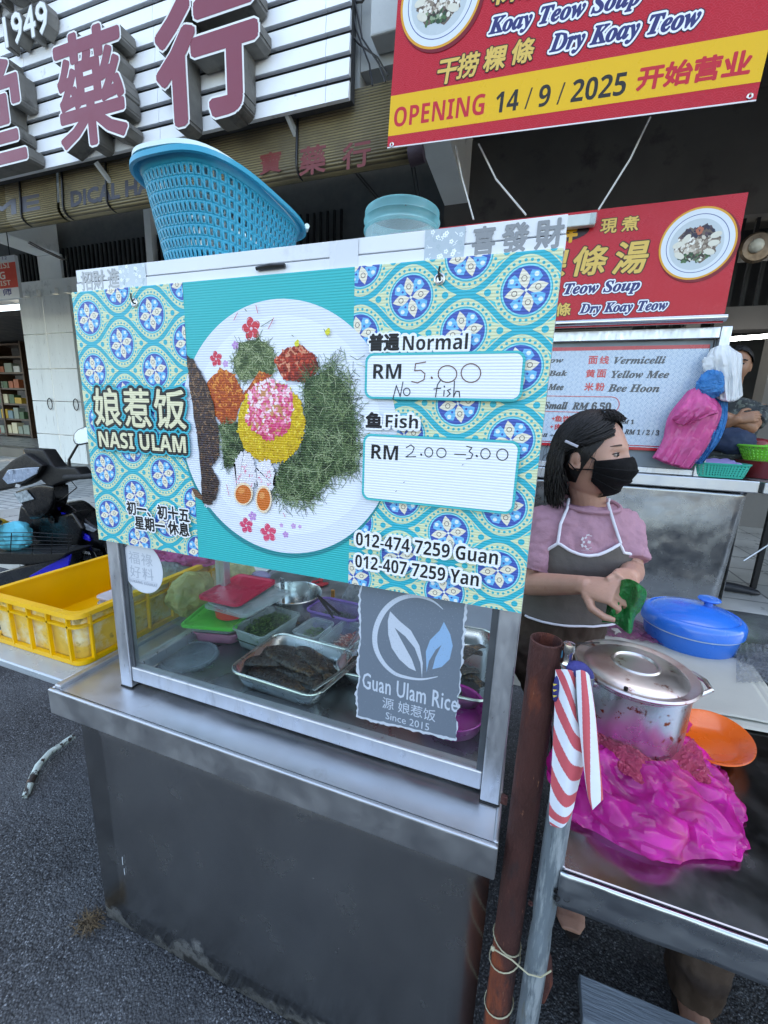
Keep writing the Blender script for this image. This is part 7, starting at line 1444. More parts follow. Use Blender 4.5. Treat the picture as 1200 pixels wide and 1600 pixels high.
MB().lathe([(.012, .136), (.012, .150), (.03, .156), (.033, .160), (.03, .164), (.0, .166)], bc2 + Vector((.045, .02, 0)), 32).build('knob', M_cb, bx_, smooth=40)
MB().lathe([(.1695, .066), (.172, .068), (.172, .0705), (.1695, .0705)], bc2, 56, sx=.84, sy=.78, rot=RB).build('seal', MT('pale_seal', pm, 'b9c8d6', .4), bx_)
M_pap = MT('grey_paper', pm, 'a9aaa0', .75, 0, .05, 6, .12, 12)
rr = random.Random(2)
QUAD = [P(915, 978, Z=TZ + .004), P(1152, 1032, Z=TZ + .004), P(1222, 1138, Z=TZ + .004), P(925, 1085, Z=TZ + .004)]
for k in range(4):
    dx, dy = [(0, 0), (-.012, .008), (.02, -.03), (.035, -.012)][k]
    def pf(u, v):
        a = QUAD[0] + (QUAD[1] - QUAD[0]) * u; b = QUAD[3] + (QUAD[2] - QUAD[3]) * u; p = a + (b - a) * v
        p.x += dx; p.y += dy; p.z = TZ + .0105 - .0026 * k + .0012 * (4 - k) * max(0, fbm((u * 2 + k, v * 2, 0)))
        if k == 0:
            f = max(0, 1 - abs((u - .22) - .12 * v) / .06); p.z += .010 * f * (1 - v) ** 2
            c_ = max(0, .12 - u - v * .25) / .12; p.z += .03 * c_ ** 1.5; p.x += .02 * c_
        return p
    o = MB().grid(pf, 40, 24).build('paper_sheet', M_pap, None, smooth=60, solid=.0006)
    tag(o, ['topmost grey wrapping paper sheet with a folded ridge, behind the stock pot', 'second wrapping paper sheet from the top, shifted left under the ridged one', 'third wrapping paper sheet down, sticking out toward the orange dish', 'bottom wrapping paper sheet, its corner showing at the right edge'][k], 'paper', 'stack of grey wrapping paper')
M_wrap = MT('patterned_film', film, 'b05a8c', .4, .15, .8, 50, .9, None)
def wrapf(u, v): return P(928 + 150 * u, 962 + 30 * v + 24 * u, Z=TZ + .012) + Vector((0, 0, .012 * abs(fbm((u * 8, v * 4, 2))) + .004))
o = MB().grid(wrapf, 50, 16).build('wrap', MT('patterned_film', film, 'b05a8c', .4, .15, .8, 50), None, smooth=60); tag(o, 'crumpled clear wrap with pink print between the paper and the blue container', 'wrap')
def wrap2(u, v): return P(1150 + 60 * u, 1008 + 60 * v, Z=TZ + .012) + Vector((0, 0, .010 * abs(fbm((u * 6, v * 6, 9))) + .002))
o = MB().grid(wrap2, 30, 30).build('wrap', MT('clear_wrap', film, 'bfc6cc', .72, .1, .8, 60), None, smooth=60); tag(o, 'clear plastic wrap lying right of the blue container', 'wrap')

# ------------------------------------------------------------------ the two pipes, flag and string
M_rust = MT('rusty_steel', pm, '4a2723', .72, .15, .3, 5, .5, 90, stretch=(3, 3, .8), spots=(('8a4428', 5, .52, .14), ('2a2022', 8, .56, .12), ('9a6a52', 50, .66, .06)))
M_galv = MT('galvanised_steel', pm, '7d8a92', .45, .55, .16, 6, .25, 60, stretch=(6, 6, .7), spots=(('7a7258', 4, .54, .14), ('b4bfc4', 9, .54, .1), ('4b5257', 20, .62, .06)))
rp = thing('rusty_pipe', 'thick rusty open pipe standing upright against the cart corner', 'pipe', (.055, .64, 0))
rz = P(850, 1000, Y=.64).z
MB().lathe([(.0235, .0), (.0235, rz - .06), (.0243, rz - .058), (.0243, rz), (.0215, rz + .001), (.0208, rz - .12), (.0, rz - .121)], (.055, .64, 0.001), 28).build('tube', M_rust, rp, smooth=50)
q = P(790, 1250, Y=.617); MB().bb(q.x - .008, q.x + .003, q.y - .003, q.y + .003, q.z - .008, q.z + .008).tube([q + Vector((-.004, -.01, .003)), q + Vector((-.004, .006, .003))], .004, 6).build('lug', M_rust, rp, bevel=.001)
gp = thing('galvanised_pipe', 'grey galvanised pipe with a pinched dent, beside the rusty one', 'pipe', (.106, .622, 0))
gz = P(884, 1048, Y=.622).z; prof = []
for k in range(60):
    z = gz * k / 59; prof.append((.0185 - .0022 * math.exp(-((z - .66) / .02) ** 2), z))
mb = MB().lathe(prof + [(.016, gz + .0005), (.016, gz - .06), (.0, gz - .061)], (.106, .622, .001), 24); mb.build('tube', M_galv, gp, smooth=50)
mb = MB(); mb.lathe([(.0, -.004), (.003, -.003), (.004, .001)], P(829, 1412, Y=.605), 10, rot=Matrix.Rotation(R(90), 3, 'X')); mb.build('rivet', M_rust, gp)
MB().lathe([(.0, .03), (.008, .028), (.010, .02), (.007, .012), (.007, .0), (.009, -.004), (.0, -.005)], P(886, 1032, Y=.622), 16).build('bolt', MT('bright_bolt', steel, 'd0d3d0', .2), gp)
sp = thing('string', 'thin pale string looped round the rusty pipe with a loose end', 'string', P(790, 1490, Y=.61))
def hoop(z, dz, r=.0255, c=(.055, .64)): return [Vector((c[0] + r * math.cos(t / 20 * 6.283), c[1] + r * math.sin(t / 20 * 6.283), z + dz * math.cos(t / 20 * 6.283))) for t in range(20)]
z1, z2, z3 = P(775, 1485, Y=.614).z, P(770, 1512, Y=.614).z, P(765, 1585, Y=.614).z
M_str = MT('pale_string', pm, 'a9a58a', .8)
mb = MB(); mb.tube(hoop(z1, -.008), .0013, 6, closed=True); mb.tube(hoop(z2, .012, .027), .0012, 6, closed=True)
mb.tube([P(770, 1482, Y=.612), P(800, 1500, Y=.60), P(825, 1522, Y=.595), P(845, 1527, Y=.60), P(861, 1517, Y=.60)], .0014, 6); mb.ball(P(770, 1482, Y=.611), .004); mb.build('loop', M_str, sp)
mb = MB(); mb.tube(hoop(z3, .010, .0262), .0012, 6, closed=True); mb.build('lower_loop', M_str, sp)
# flag
FC = []
def flagpt(px_, py_, y): return P(px_, py_, Y=y)
rowsA = [[(868, 1046, .612), (884, 1046, .600), (898, 1050, .606), (912, 1062, .622)], [(866, 1120, .612), (888, 1120, .596), (902, 1112, .606), (915, 1100, .626)], [(862, 1200, .608), (888, 1200, .592), (908, 1170, .604), (920, 1150, .628)], [(858, 1270, .606), (882, 1262, .590), (902, 1225, .606), (914, 1190, .630)], [(860, 1289, .606), (880, 1292, .590), (896, 1262, .604), (898, 1228, .628)]]
def bez(rows, u, v):
    def cr(a, b, c, d, t): return .5 * (2 * b + (c - a) * t + (2 * a - 5 * b + 4 * c - d) * t * t + (3 * b - a - 3 * c + d) * t ** 3)
    def pick(l, t):
        n = len(l) - 1; i = min(int(t * n), n - 1); k = t * n - i; g = lambda j: l[max(0, min(n, j))]
        return tuple(cr(g(i - 1)[m], g(i)[m], g(i + 1)[m], g(i + 2)[m], k) for m in range(3))
    return pick([pick(r_, u) for r_ in rows], v)
def fl(rows): return lambda u, v: P(bez(rows, u, v)[0], bez(rows, u, v)[1], Y=bez(rows, u, v)[2])
RED, WH, BL, YE = C('c4555f'), C('d4dbe6'), C('2a2f6e'), C('c9b24a')
flag = thing('flag', 'small red and white striped flag knotted to the top of the galvanised pipe', 'flag', P(885, 1045, Y=.61))
MB().grid(fl(rowsA), 150, 170, lambda u, v: RED if (u * 2.6 + v * -5.2 + 20) % 1.0 < .5 else WH).build('cloth', MT('flag_cloth', pr, .75, None, .1, 20), flag, smooth=180, solid=.0008, fix=True)
rowsB = [[(900, 1048, .60), (908, 1047, .597), (916, 1050, .60), (921, 1056, .606)], [(903, 1110, .597), (914, 1108, .592), (926, 1110, .598), (930, 1114, .604)], [(910, 1180, .594), (918, 1176, .589), (932, 1176, .596), (936, 1178, .602)], [(918, 1240, .592), (922, 1236, .588), (937, 1230, .594), (941, 1232, .600)], [(926, 1266, .592), (927, 1264, .589), (939, 1252, .594), (942, 1250, .600)]]
MB().grid(fl(rowsB), 110, 110, lambda u, v: RED if (u * 1.5 + v * .5 + .1) % 1.0 > .55 else WH).build('cloth_tail', MT('flag_cloth', pr, .75), flag, smooth=180, solid=.0008)
rowsC = [[(874, 1042, .625), (890, 1034, .60), (910, 1036, .60), (922, 1046, .625)], [(872, 1056, .612), (888, 1048, .597), (912, 1048, .598), (926, 1070, .62)], [(866, 1080, .614), (870, 1050, .602), (916, 1060, .60), (926, 1100, .622)]]
kb = MB(); kb.ball(P(903, 1046, Y=.614), .017, .012, .013, 16, 12); kb.ball(P(918, 1064, Y=.618), .009, .008, .022, 14, 10); kb.ball(P(870, 1074, Y=.612), .006, .008, .026, 14, 10)
kb.build('knot', MT('navy_cloth', pm, '2c2f70', .75, 0, .15, 20, .5, 80), flag, smooth=180, remesh=.003, smo=3)
A = Art(P(868, 1070, Y=.602), (1, 0, 0), (0, 0, 1), (0, -1, 0))
for y in (1068, 1077, 1086): A.poly([A.px(864, y), A.px(871, y + 1), A.px(865, y + 4)], YE)
A.build('star_ray', MT('flag_cloth', pr, .75), flag, smooth=0, fix=False)
# tag of blue plastic at the pipe top
o = MB().prism([P(x, y, Y=.63) for x, y in ((872, 1016), (897, 1020), (890, 1024), (876, 1028))], (0, .01, .0)).build('blue_tag', MT('sky_film', pm, '4fa3cc', .4), None); tag(o, 'scrap of light blue plastic at the mouth of the rusty pipe', 'scrap')

# ------------------------------------------------------------------ on the ground
bp = thing('plank', 'weathered grey plank lying on low blocks under the steel table', 'plank', (.7, .86, 0))
za = .2; a, b = P(905, 1524, Z=za), P(1130, 1598, Z=za)
MB().bb(a.x, 1.3, .80, a.y + .006, za - .03, za).build('board', MT('weathered_wood', pm, '77838d', .7, 0, .25, 5, .4, 30, stretch=(.6, 6, 6), spots=(('8a97a2', 12, .56, .12),)), bp, bevel=.003)
MB().bb(a.x + .05, a.x + .15, .815, a.y - .01, 0.001, za - .0305).build('block', M_conc, bp, bevel=.004)
MB().bb(1.1, 1.2, .815, a.y - .01, 0.001, za - .0305).build('block', M_conc, bp, bevel=.004)
rb = thing('clamp', 'small rusty clamp hanging behind the galvanised pipe', 'clamp', P(848, 1525, Y=.70))
q = P(848, 1525, Y=.70); MB().tube([Vector((q.x - .02, q.y, .734)), q + Vector((0, 0, .07)), q + Vector((0, 0, .05)), q, q + Vector((.004, 0, -.06))], [.004, .004, .012, .020, .008], 10).build('body', M_rust, rb)
def stickpts(): return [P(x, y, Z=z) for x, y, z in ((40, 1244, .012), (48, 1222, .02), (60, 1196, .03), (78, 1176, .03), (98, 1162, .03), (116, 1150, .035))]
o = MB().tube(stickpts(), [.012, .014, .0135, .013, .013, .012], 12).build('pipe_piece', MT('peeling_paint', pm, 'b9c9c2', .6, 0, .1, 10, .5, 60, spots=(('2a2320', 16, .5, .04), ('6b4a36', 30, .62, .05))), None, smooth=60); tag(o, 'bent piece of pipe with peeling pale paint lying on the road', 'pipe')
gt = MB(); rr = random.Random(9); gc = P(152, 1436, Z=0)
for k in range(150):
    a = rr.uniform(0, 6.28); r_ = rr.uniform(0, .028); b_ = gc + Vector((r_ * math.cos(a) - .01, r_ * math.sin(a) - .02, .002)); l = rr.uniform(.02, .055); t = rr.uniform(0, 6.28)
    m_ = b_ + Vector((math.cos(t) * l * .35, math.sin(t) * l * .35, l * .35)); e_ = b_ + Vector((math.cos(t) * l, math.sin(t) * l * .9, max(.003, l * rr.uniform(-.2, .3)))); s_ = Vector((-math.sin(t), math.cos(t), 0)) * .0012
    gt.add([b_ - s_, b_ + s_, m_ + s_, m_ - s_, e_], [(0, 1, 2, 3), (3, 2, 4)], C(rr.choice(['4d4130', '6b5a40', '3d3325', '5a4b36'])))
o = gt.build('dry_grass', MT('straw_colour', pr, .8), None, smooth=0, fix=False); tag(o, 'small tuft of dry brown grass at the foot of the cart panel', 'grass tuft')
for i, (x, y, n) in enumerate(((191, 1345, 6), (194, 1362, 5))):
    a = P(x, y - n, Y=.6455); b = P(x + 1, y + n, Y=.6455)
    o = MB().bar(a, b, .0012, .0012).build('paint_fleck', MT('white_fleck', pm, 'c9d4dc', .5), None); tag(o, ['upper short white paint scratch on the dark cart panel', 'lower short white paint scratch on the dark cart panel'][i], 'paint mark')
def leaf_litter():
    mb = MB(); rr = random.Random(21)
    for k in range(900):
        x, y = rr.uniform(-2.4, .9), rr.uniform(.05, 1.1)
        seam = rr.random() < .6
        if seam: y = .648 - abs(rr.gauss(0, .03)); x = rr.uniform(-1.1, .02)
        s_ = rr.uniform(.0015, .005) if not seam else rr.uniform(.0012, .0045); mb.ball((x, y, s_ * .3), s_, s_ * rr.uniform(.6, 1.2), s_ * .6, 6, 4, Matrix.Rotation(rr.uniform(0, 3), 3, 'Z'))
    return mb
tag(leaf_litter().build('gravel', MT('grit', pm, '3f4346', .8, 0, .5, 40), None, smooth=0), 'loose grit scattered on the asphalt', 'grit', kind='stuff')

# ------------------------------------------------------------------ people
M_skin = MT('skin', pm, 'b98d7a', .48, 0, .10, 14, .12, 220, sss=.12, spots=(('a4705a', 30, .62, .15),))
def head_pt(d, k=1.0, off=0., nose=1.0):
    x, y, z = d; a, b, c = .098, .077, .12
    px_, py_, pz = x * a, y * b, z * c
    if z < 0:
        t = min(1, -z); py_ *= 1 - .26 * t ** 1.5
        if x < 0: px_ *= 1 - .42 * t
        else: px_ *= 1 + .03 * t
    if x > 0:
        g = lambda yy, zz, sy, sz: math.exp(-((py_ - yy) / sy) ** 2 - ((pz - zz) / sz) ** 2)
        px_ += nose * (.023 * g(0, -.018, .011, .017) + .010 * g(0, .006, .008, .018)) + .004 * g(0, .036, .05, .012) - .007 * (g(.032, .013, .015, .010) + g(-.032, .013, .015, .010)) + .005 * g(0, -.060, .022, .010) + .007 * g(0, -.098, .02, .014) - .004 * g(0, -.074, .03, .006)
        px_ += .004 * (g(.045, -.022, .018, .02) + g(-.045, -.022, .018, .02))
    n = Vector((x / a, y / b, z / c)).normalized() if off else Vector((0, 0, 0))
    return Vector((px_, py_, pz)) * k + n * off
def sph(az, el): return (math.cos(el) * math.cos(az), math.cos(el) * math.sin(az), math.sin(el))
def head_mesh(mb, F):
    nu, nv = 64, 44
    rings = []
    for i in range(nv + 1):
        el = -math.pi / 2 + math.pi * i / nv; el = max(-1.565, min(1.565, el))
        rings.append([F(head_pt(sph(2 * math.pi * j / nu, el))) for j in range(nu)])
    mb.loft(rings)
    for sg in (-1, 1):
        e = []
        for k in range(12):
            t = k / 12 * 6.283; e.append(F(Vector((-.004 + .014 * math.cos(t) + .004 * math.sin(t), sg * (.075 + .004 * abs(math.sin(t / 2))), -.008 + .025 * math.sin(t)))))
        mb.tube(e, .0065, 8, closed=True)
        rot = None
        mb.ball(F(Vector((-.002, sg * .075, -.004))), .013, .013, .024, 10, 8)
        mb.ball(F(Vector((.004, sg * .077, -.030))), .008, .007, .010, 8, 6)
def hand(mb, wrist, d, up, thumb_side, curl, spread=.0, L=.168, W=.074):
    """palm with four unequal fingers and a thumb; d = wrist to knuckles, up = back of the hand"""
    d = Vector(d).normalized(); up = (Vector(up) - d * Vector(up).dot(d)).normalized(); s_ = d.cross(up) * thumb_side
    w0 = Vector(wrist); PL = L * .54
    rings = []
    for t, wd, th in ((-.12, .026, .020), (0, .026, .019), (.25, .033, .016), (.6, .038, .0145), (.9, .038, .0125), (1.02, .034, .010)):
        c = w0 + d * PL * t; rings.append([c + s_ * wd * math.cos(6.283 * j / 16) + up * th * math.sin(6.283 * j / 16) for j in range(16)])
    mb.loft(rings)
    for i, (o, l) in enumerate(((.0285, .070), (.0095, .080), (-.0095, .074), (-.0275, .058))):
        p = w0 + d * PL * (.96 - .05 * abs(i - 1.2)) + s_ * o; a = 0.; pts = [p - d * .014]; rs = [.0088]; dd = d + s_ * spread * (1.5 - i) * .5
        c_ = curl[i] if isinstance(curl, (list, tuple)) else curl
        for k, f in enumerate((.44, .32, .24)):
            pts.append(p); rs.append((.0088, .0080, .0072)[k]); a += c_ * (.8, 1.1, .7)[k]
            p = p + (dd.normalized() * math.cos(a) - up * math.sin(a)) * l * f
        pts.append(p); rs.append(.0058); mb.tube(pts, rs, 10)
    p0 = w0 + d * PL * .22 + s_ * .024 - up * .004
    p1 = p0 + (d * .55 + s_ * .75 - up * .25).normalized() * .038; p2 = p1 + (d * .9 + s_ * .15 - up * .45).normalized() * .032; p3 = p2 + (d * .85 - s_ * .25 - up * .45).normalized() * .024
    mb.tube([p0 - d * .01, p0, p1, p2, p3], [.013, .014, .0105, .0095, .0065], 10)
def cap(mb, a, b, ra, rb, n=16, mid=None):
    a, b = Vector(a), Vector(b); d = (b - a); l = d.length; d.normalize(); pts, rs = [], []
    for t in (-.9, -.6, 0): pts.append(a + d * ra * t); rs.append(ra * math.sqrt(max(.02, 1 - t * t)))
    for t in (.33, .66): pts.append(a + d * l * t); rs.append(ra + (rb - ra) * t + (mid or 0) * (1 if t < .5 else .6))
    for t in (0, .6, .9): pts.append(b + d * rb * t); rs.append(rb * math.sqrt(max(.02, 1 - t * t)))
    mb.tube(pts, rs, n)

YB = 1.38
cen0 = P(905, 850, Y=YB)
ang = R(20); Fd = Vector((math.sin(ang), -math.cos(ang), 0)); Ld = Vector((math.cos(ang), math.sin(ang), 0))
TR = [(.74, -.035, .150, .115), (.82, -.035, .150, .118), (.90, -.025, .138, .112), (.97, -.015, .132, .108), (1.05, -.004, .140, .118), (1.11, 0, .146, .124), (1.17, .002, .150, .112), (1.215, .004, .150, .094), (1.25, .006, .136, .076), (1.275, .008, .095, .062), (1.292, .010, .058, .054), (1.31, .012, .050, .050)]
def trow(z):
    z = max(TR[0][0], min(TR[-1][0], z))
    for a, b in zip(TR, TR[1:]):
        if z <= b[0]: t = (z - a[0]) / (b[0] - a[0]); t2 = t * t * (3 - 2 * t) * .4 + t * .6; return [a[i] + (b[i] - a[i]) * t2 for i in (1, 2, 3)]
def T(z, a, off=0.):
    dx, hw, dp = trow(z); s_, c_ = math.sin(a), math.cos(a); e = 2.4; k = (abs(s_) ** e + abs(c_) ** e) ** (-1 / e)
    lean = Fd * (-.02 + max(0, z - 1.0) * .05)
    return Vector((cen0.x + dx, YB, z)) + lean + Ld * (hw + off) * s_ * k + Fd * (dp + off) * c_ * k
def Tpx(x, y, off=.012):
    """point of the torso front that the photo shows at a pixel"""
    Y = YB - .1
    for _ in range(6):
        p = P(x, y, Y=Y); dx, hw, dp = trow(p.z); s_ = max(-.97, min(.97, (p - Vector((cen0.x + dx, YB, 0))).dot(Ld) / hw)); q = T(p.z, math.asin(s_), off); Y = q.y
    return p.z, math.asin(s_)

wo = thing('person', 'woman in a mauve T-shirt, grey apron and black face mask holding a green bag', 'person', (.2, YB, 0))
HC = P(921, 712, Y=1.345); ha = R(62); HF = Vector((math.sin(ha), -math.cos(ha), -.03)).normalized(); HL = Vector((math.cos(ha), math.sin(ha), 0)); HU = HF.cross(HL).normalized()
if HU.z < 0: HU = -HU
HS = .99
def HW(p): return HC + (HF * p[0] + HL * p[1] + HU * p[2]) * HS
mb = MB(); head_mesh(mb, HW)
nb = T(1.27, 0, 0) * .0 + Vector((cen0.x + .012, YB + .0, 1.25))
mb.tube([nb - Vector((0, 0, .06)), nb, nb + (HC - nb) * .35, HW((-.022, 0, -.03))], [.06, .05, .049, .052], 20)
mb.loft([[T(z, 2 * math.pi * k / 32, -.012) for k in range(32)] for z in (.76, .85, .95, 1.05, 1.13, 1.2, 1.245)])
shR, elR, wrR = T(1.215, R(-82), -.03), P(824, 912, Y=1.27), P(912, 914, Y=1.125)
shL, elL, wrL = T(1.215, R(82), -.03), P(987, 893, Y=1.34), P(984, 902, Y=1.175)
cap(mb, shR, elR, .043, .034); cap(mb, elR, wrR, .035, .0245, mid=.002)
cap(mb, shL, elL, .043, .034); cap(mb, elL, wrL, .034, .024, mid=.002)
hand(mb, wrR, P(958, 925, Y=1.085) - wrR, Vector((-.25, -.55, .75)), 1, [1.15, 1.05, 1.1, 1.15], L=.15)
hand(mb, wrL, P(972, 915, Y=1.085) - wrL, Vector((.55, -.35, .7)), -1, [.95, .95, 1.0, 1.05], L=.15)
ft = [P(884, 1442, Z=.03), P(1082, 1570, Z=.03)]
for q, hipx in ((Vector((.275, 1.30, .0)), -.07), (Vector((.555, 1.03, .0)), .07)):
    cap(mb, T(.80, 0, -.1) + Ld * hipx, (q.x, q.y + .02, .32), .062, .044); cap(mb, (q.x, q.y + .02, .32), (q.x, q.y + .03, .06), .045, .032)
    rings = []
    for t, wd, th, zc in ((-.05, .026, .022, .03), (.04, .032, .03, .032), (.10, .036, .028, .03), (.17, .044, .019, .022), (.215, .042, .014, .018), (.24, .026, .009, .014)):
        d = Vector((-.02, -1, 0)).normalized(); c = q + Vector((0, .05, zc)) + d * t; s_ = Vector((1, 0, 0)); rings.append([c + s_ * wd * math.cos(6.283 * j / 14) + Vector((0, 0, th * math.sin(6.283 * j / 14))) for j in range(14)])
    mb.loft(rings)
mb.build('body', M_skin, wo, smooth=180, remesh=.0028, smo=4)
# clothes
M_tee = MT('mauve_cotton', pm, 'a98290', .9, 0, .08, 12, .5, 40, spec=.15, spots=(('94707e', 7, .56, .2),))
mb = MB(); mb.loft([[T(z, 2 * math.pi * k / 40, .010) for k in range(40)] for z in (.955, .97, 1.0, 1.02, 1.06, 1.1, 1.14, 1.18, 1.215, 1.245, 1.268, 1.284)])
def sleeve(a, b, r0, r1, fr):
    a, b = Vector(a), Vector(b); e = a + (b - a) * fr; d = (b - a).normalized(); mb.tube([a - d * .05, a - d * .03, a, a + (e - a) * .5, a + (e - a) * .85, e], [r0 * .5, r0 * .85, r0, (r0 + r1) / 2 + .003, r1 + .003, r1], 22)
sleeve(shR + Vector((0, 0, .004)), elR, .062, .060, .80); sleeve(shL + Vector((0, 0, .004)), elL, .060, .056, .82)
tee = mb.build('shirt', M_tee, wo, smooth=180, remesh=.005, smo=5, wrinkle=(.014, .055))
cr_ = [T(1.283, 2 * math.pi * k / 30, .007) + Fd * .012 + Vector((0, 0, -.012 * math.cos(2 * math.pi * k / 30))) for k in range(30)]
MB().tube(cr_, .0075, 8, closed=True).build('collar', M_tee, tee)
# apron
M_apr = MT('grey_apron_cloth', pm, '5f5a56', .85, 0, .08, 10, .4, 20, spec=.15); M_pip = MT('white_piping', pm, 'd9d9e2', .7, 0, .05, 30)
edge_ = [(846, 880), (852, 872), (866, 860), (881, 849), (895, 860), (908, 866), (920, 868), (934, 866), (950, 858), (963, 848), (967, 862), (966, 876)]
tz = [Tpx(x, y) for x, y in edge_]; tz[0] = (tz[0][0] - .02, R(-84)); tz[-1] = (tz[-1][0] - .01, R(80))
def topz(a):
    for p, q in zip(tz, tz[1:]):
        if p[1] <= a <= q[1]: return p[0] + (q[0] - p[0]) * (a - p[1]) / max(1e-5, q[1] - p[1])
    return tz[0][0] if a < tz[0][1] else tz[-1][0]
zhem = P(875, 974, Y=1.26).z
def apf(u, v):
    a = R(-84) + R(164) * u; zt_ = topz(a); z = zhem + (zt_ - zhem) * v; off = .0165 + .004 * fbm((a * 3, z * 9, 0)) + .012 * (1 - v)
    return T(z, a, off)
MB().grid(apf, 70, 40).build('apron', M_apr, wo, smooth=180, solid=.0015)
def ribbon(pts, w=.0045): return MB().tube(pts, w, 8)
mb = MB(); mb.tube([apf(k / 60, 1.0) + Fd * .001 for k in range(61)], .0046, 8)
for i in (3, 9):
    p0 = T(tz[i][0], tz[i][1], .0185); tgt = [(886, 820), (889, 792), (893, 778)] if i == 3 else [(955, 815), (946, 786), (941, 774)]
    mb.tube([p0] + [T(*Tpx(x, y, .016), .0175) for x, y in tgt[:2]] + [T(1.296, R(-80 if i == 3 else 95), .010)], .0042, 8)
mb.tube([apf(.16 + .62 * k / 20, 0.0) + Fd * .004 for k in range(21)], .0036, 8); mb.build('piping', M_pip, wo)
z_, a_ = Tpx(921, 846); p = T(z_, a_, .0185); n_ = (Fd * math.cos(a_) + Ld * math.sin(a_)).normalized(); A = Art(p, Ld * math.cos(a_) - Fd * math.sin(a_), (0, 0, 1), n_)
for k in range(9):
    a = R(70 + 26 * k); w_ = .006 * math.sin(math.pi * (k + .7) / 9.4)
    for j in (0, 1):
        if (k + j) % 2: continue
        r0, r1 = .017 - w_ * (1 - j) , .017 + w_ * j
        A.poly([(r * math.cos(t), r * math.sin(t) * 1.15) for r, t in ((r0, a), (r1 + .0001, a), (r1 + .0001, a + R(25)), (r0, a + R(25)))], C('d8d4dc'))
A.poly([(-.004, -.004), (.004, -.005), (.005, .003), (-.003, .004)], C('d8d4dc')); A.text('UNIVERSE', (-.018, -.0275, .014, -.0245), C('c4bac6'))
A.build('print', MT('shirt_print', pr, .7), tee, smooth=0, fix=False)
# trousers
M_tro = MT('brown_trousers', pm, '3a2c22', .85, 0, .12, 8, .3, 24)
mb = MB(); mb.loft([[T(z, 2 * math.pi * k / 32, .012) for k in range(32)] for z in (.74, .78, .84, .90, .93)])
for q, hx_ in ((Vector((.275, 1.33, 0)), -.07), (Vector((.555, 1.05, 0)), .07)):
    h_ = Vector((cen0.x - .035, YB, .78)) + Ld * hx_; mb.tube([h_ + Vector((0, 0, .06)), h_, h_ + (q + Vector((0, 0, .42)) - h_) * .9, q + Vector((0, 0, .35)), q + Vector((0, 0, .07))], [.08, .09, .078, .072, .070], 20)
mb.build('trousers', M_tro, wo, smooth=180, remesh=.007, smo=3, wrinkle=(.02, .07))
for q in (Vector((.275, 1.30, .0)), Vector((.555, 1.03, .0))):
    mb = MB(); mb.loft([[(q.x + (.046 - .012 * abs(k)) * math.cos(6.283 * j / 20), q.y - .06 + .145 * math.sin(6.283 * j / 20), z) for j in range(20)] for k, z in ((0, .001), (0, .012))]); d = mb.build('sandal', MT('dark_rubber', pm, '2a2624', .7), wo)
    MB().tube([(q.x - .036, q.y - .02, .012), (q.x - .02, q.y - .09, .046), (q.x, q.y - .13, .04), (q.x + .03, q.y - .08, .046), (q.x + .044, q.y - .01, .012)], .006, 8).build('strap', MT('tan_strap', pm, '6b5342', .7), d)
# face mask
M_msk = MT('black_mask_cloth', pm, '0b0b0d', .8, 0, .15, 20, .25, 120, spec=.2)
def mk(u, v):
    az = R(-66 + 132 * u); e = abs(2 * u - 1); zt_ = .004 - .012 * e ** 2 + .006 * (1 - e) ** 2; zb_ = -.118 + .052 * e ** 1.6; z = zb_ + (zt_ - zb_) * v
    b = head_pt(sph(az, math.asin(max(-.98, min(.6, z / .12)))), nose=0.); r = .020 * math.cos(az) ** 2 * (.35 + .65 * math.sin(math.pi * min(1, .15 + v * .85)) ) + .007 + .0035 * ((v * 4) % 1.0) * math.cos(az) ** .5
    q = Vector((b.x, b.y, 0)).normalized() * r; lf = .012 * math.exp(-((v - .72) / .2) ** 2) * math.cos(az) ** 6
    return HW(Vector((b.x + q.x + lf, b.y + q.y, z)))
ms = MB().grid(mk, 48, 36).build('face_mask', M_msk, wo, smooth=40, solid=.0012)
for sg, u in ((-1, 0.02), (1, .98)):
    mb = MB()
    for v, e in ((.97, (.0, .016)), (.04, (-.002, -.036))):
        p = mk(u, v); k_ = [p, HW(Vector((.045, sg * .0755, e[1] * .55 - .012))), HW(Vector((e[0], sg * .083, e[1])))]; mb.tube(k_, .0022, 6)
    mb.tube([HW(Vector((.0, sg * .083, .016))), HW(Vector((-.02, sg * .085, .006))), HW(Vector((-.02, sg * .085, -.02))), HW(Vector((-.002, sg * .083, -.036)))], .002, 6)
    mb.build('ear_loop', M_msk, ms)
# eyes, brows
def on(az, el, off=0.): return head_pt(sph(az, el), off=off)
for sg in (-1, 1):
    c = Vector((.0835, sg * .0315, .0135)); az0 = sg * R(23)
    e = MB().ball(HW(c + Vector((-.006, 0, -.001))), .0108, .0108, .0078, 14, 10).build('eye', MT('eye_white', pm, 'a99a92', .2), wo)
    MB().ball(HW(c + Vector((.0022, sg * .0012, -.001))), .0048, .0048, .0052, 12, 8).build('iris', MT('dark_iris', pm, '17110f', .1), e)
    lid = [HW(c + Vector((.0045 - .012 * abs(t) ** 2.2, sg * .0145 * t, .0052 - .0055 * t * t))) for t in [-1 + .2 * k for k in range(11)]]
    MB().tube(lid, [.0008] + [.0017] * 9 + [.0008], 6).build('eyelid', MT('lash_dark', pm, '2a1c18', .6), e)
    br = [HW(Vector((.0925 - .016 * abs(t + .25) ** 2 - .004, sg * (.032 + .021 * t), .034 + .005 * (1 - t * t) - .002 * t))) for t in [-1 + .25 * k for k in range(9)]]
    MB().tube(br, [.0012, .002, .0026, .0028, .0028, .0026, .0022, .0016, .001], 6).build('eyebrow', MT('brow_hair', pm, '54423b', .8), wo)
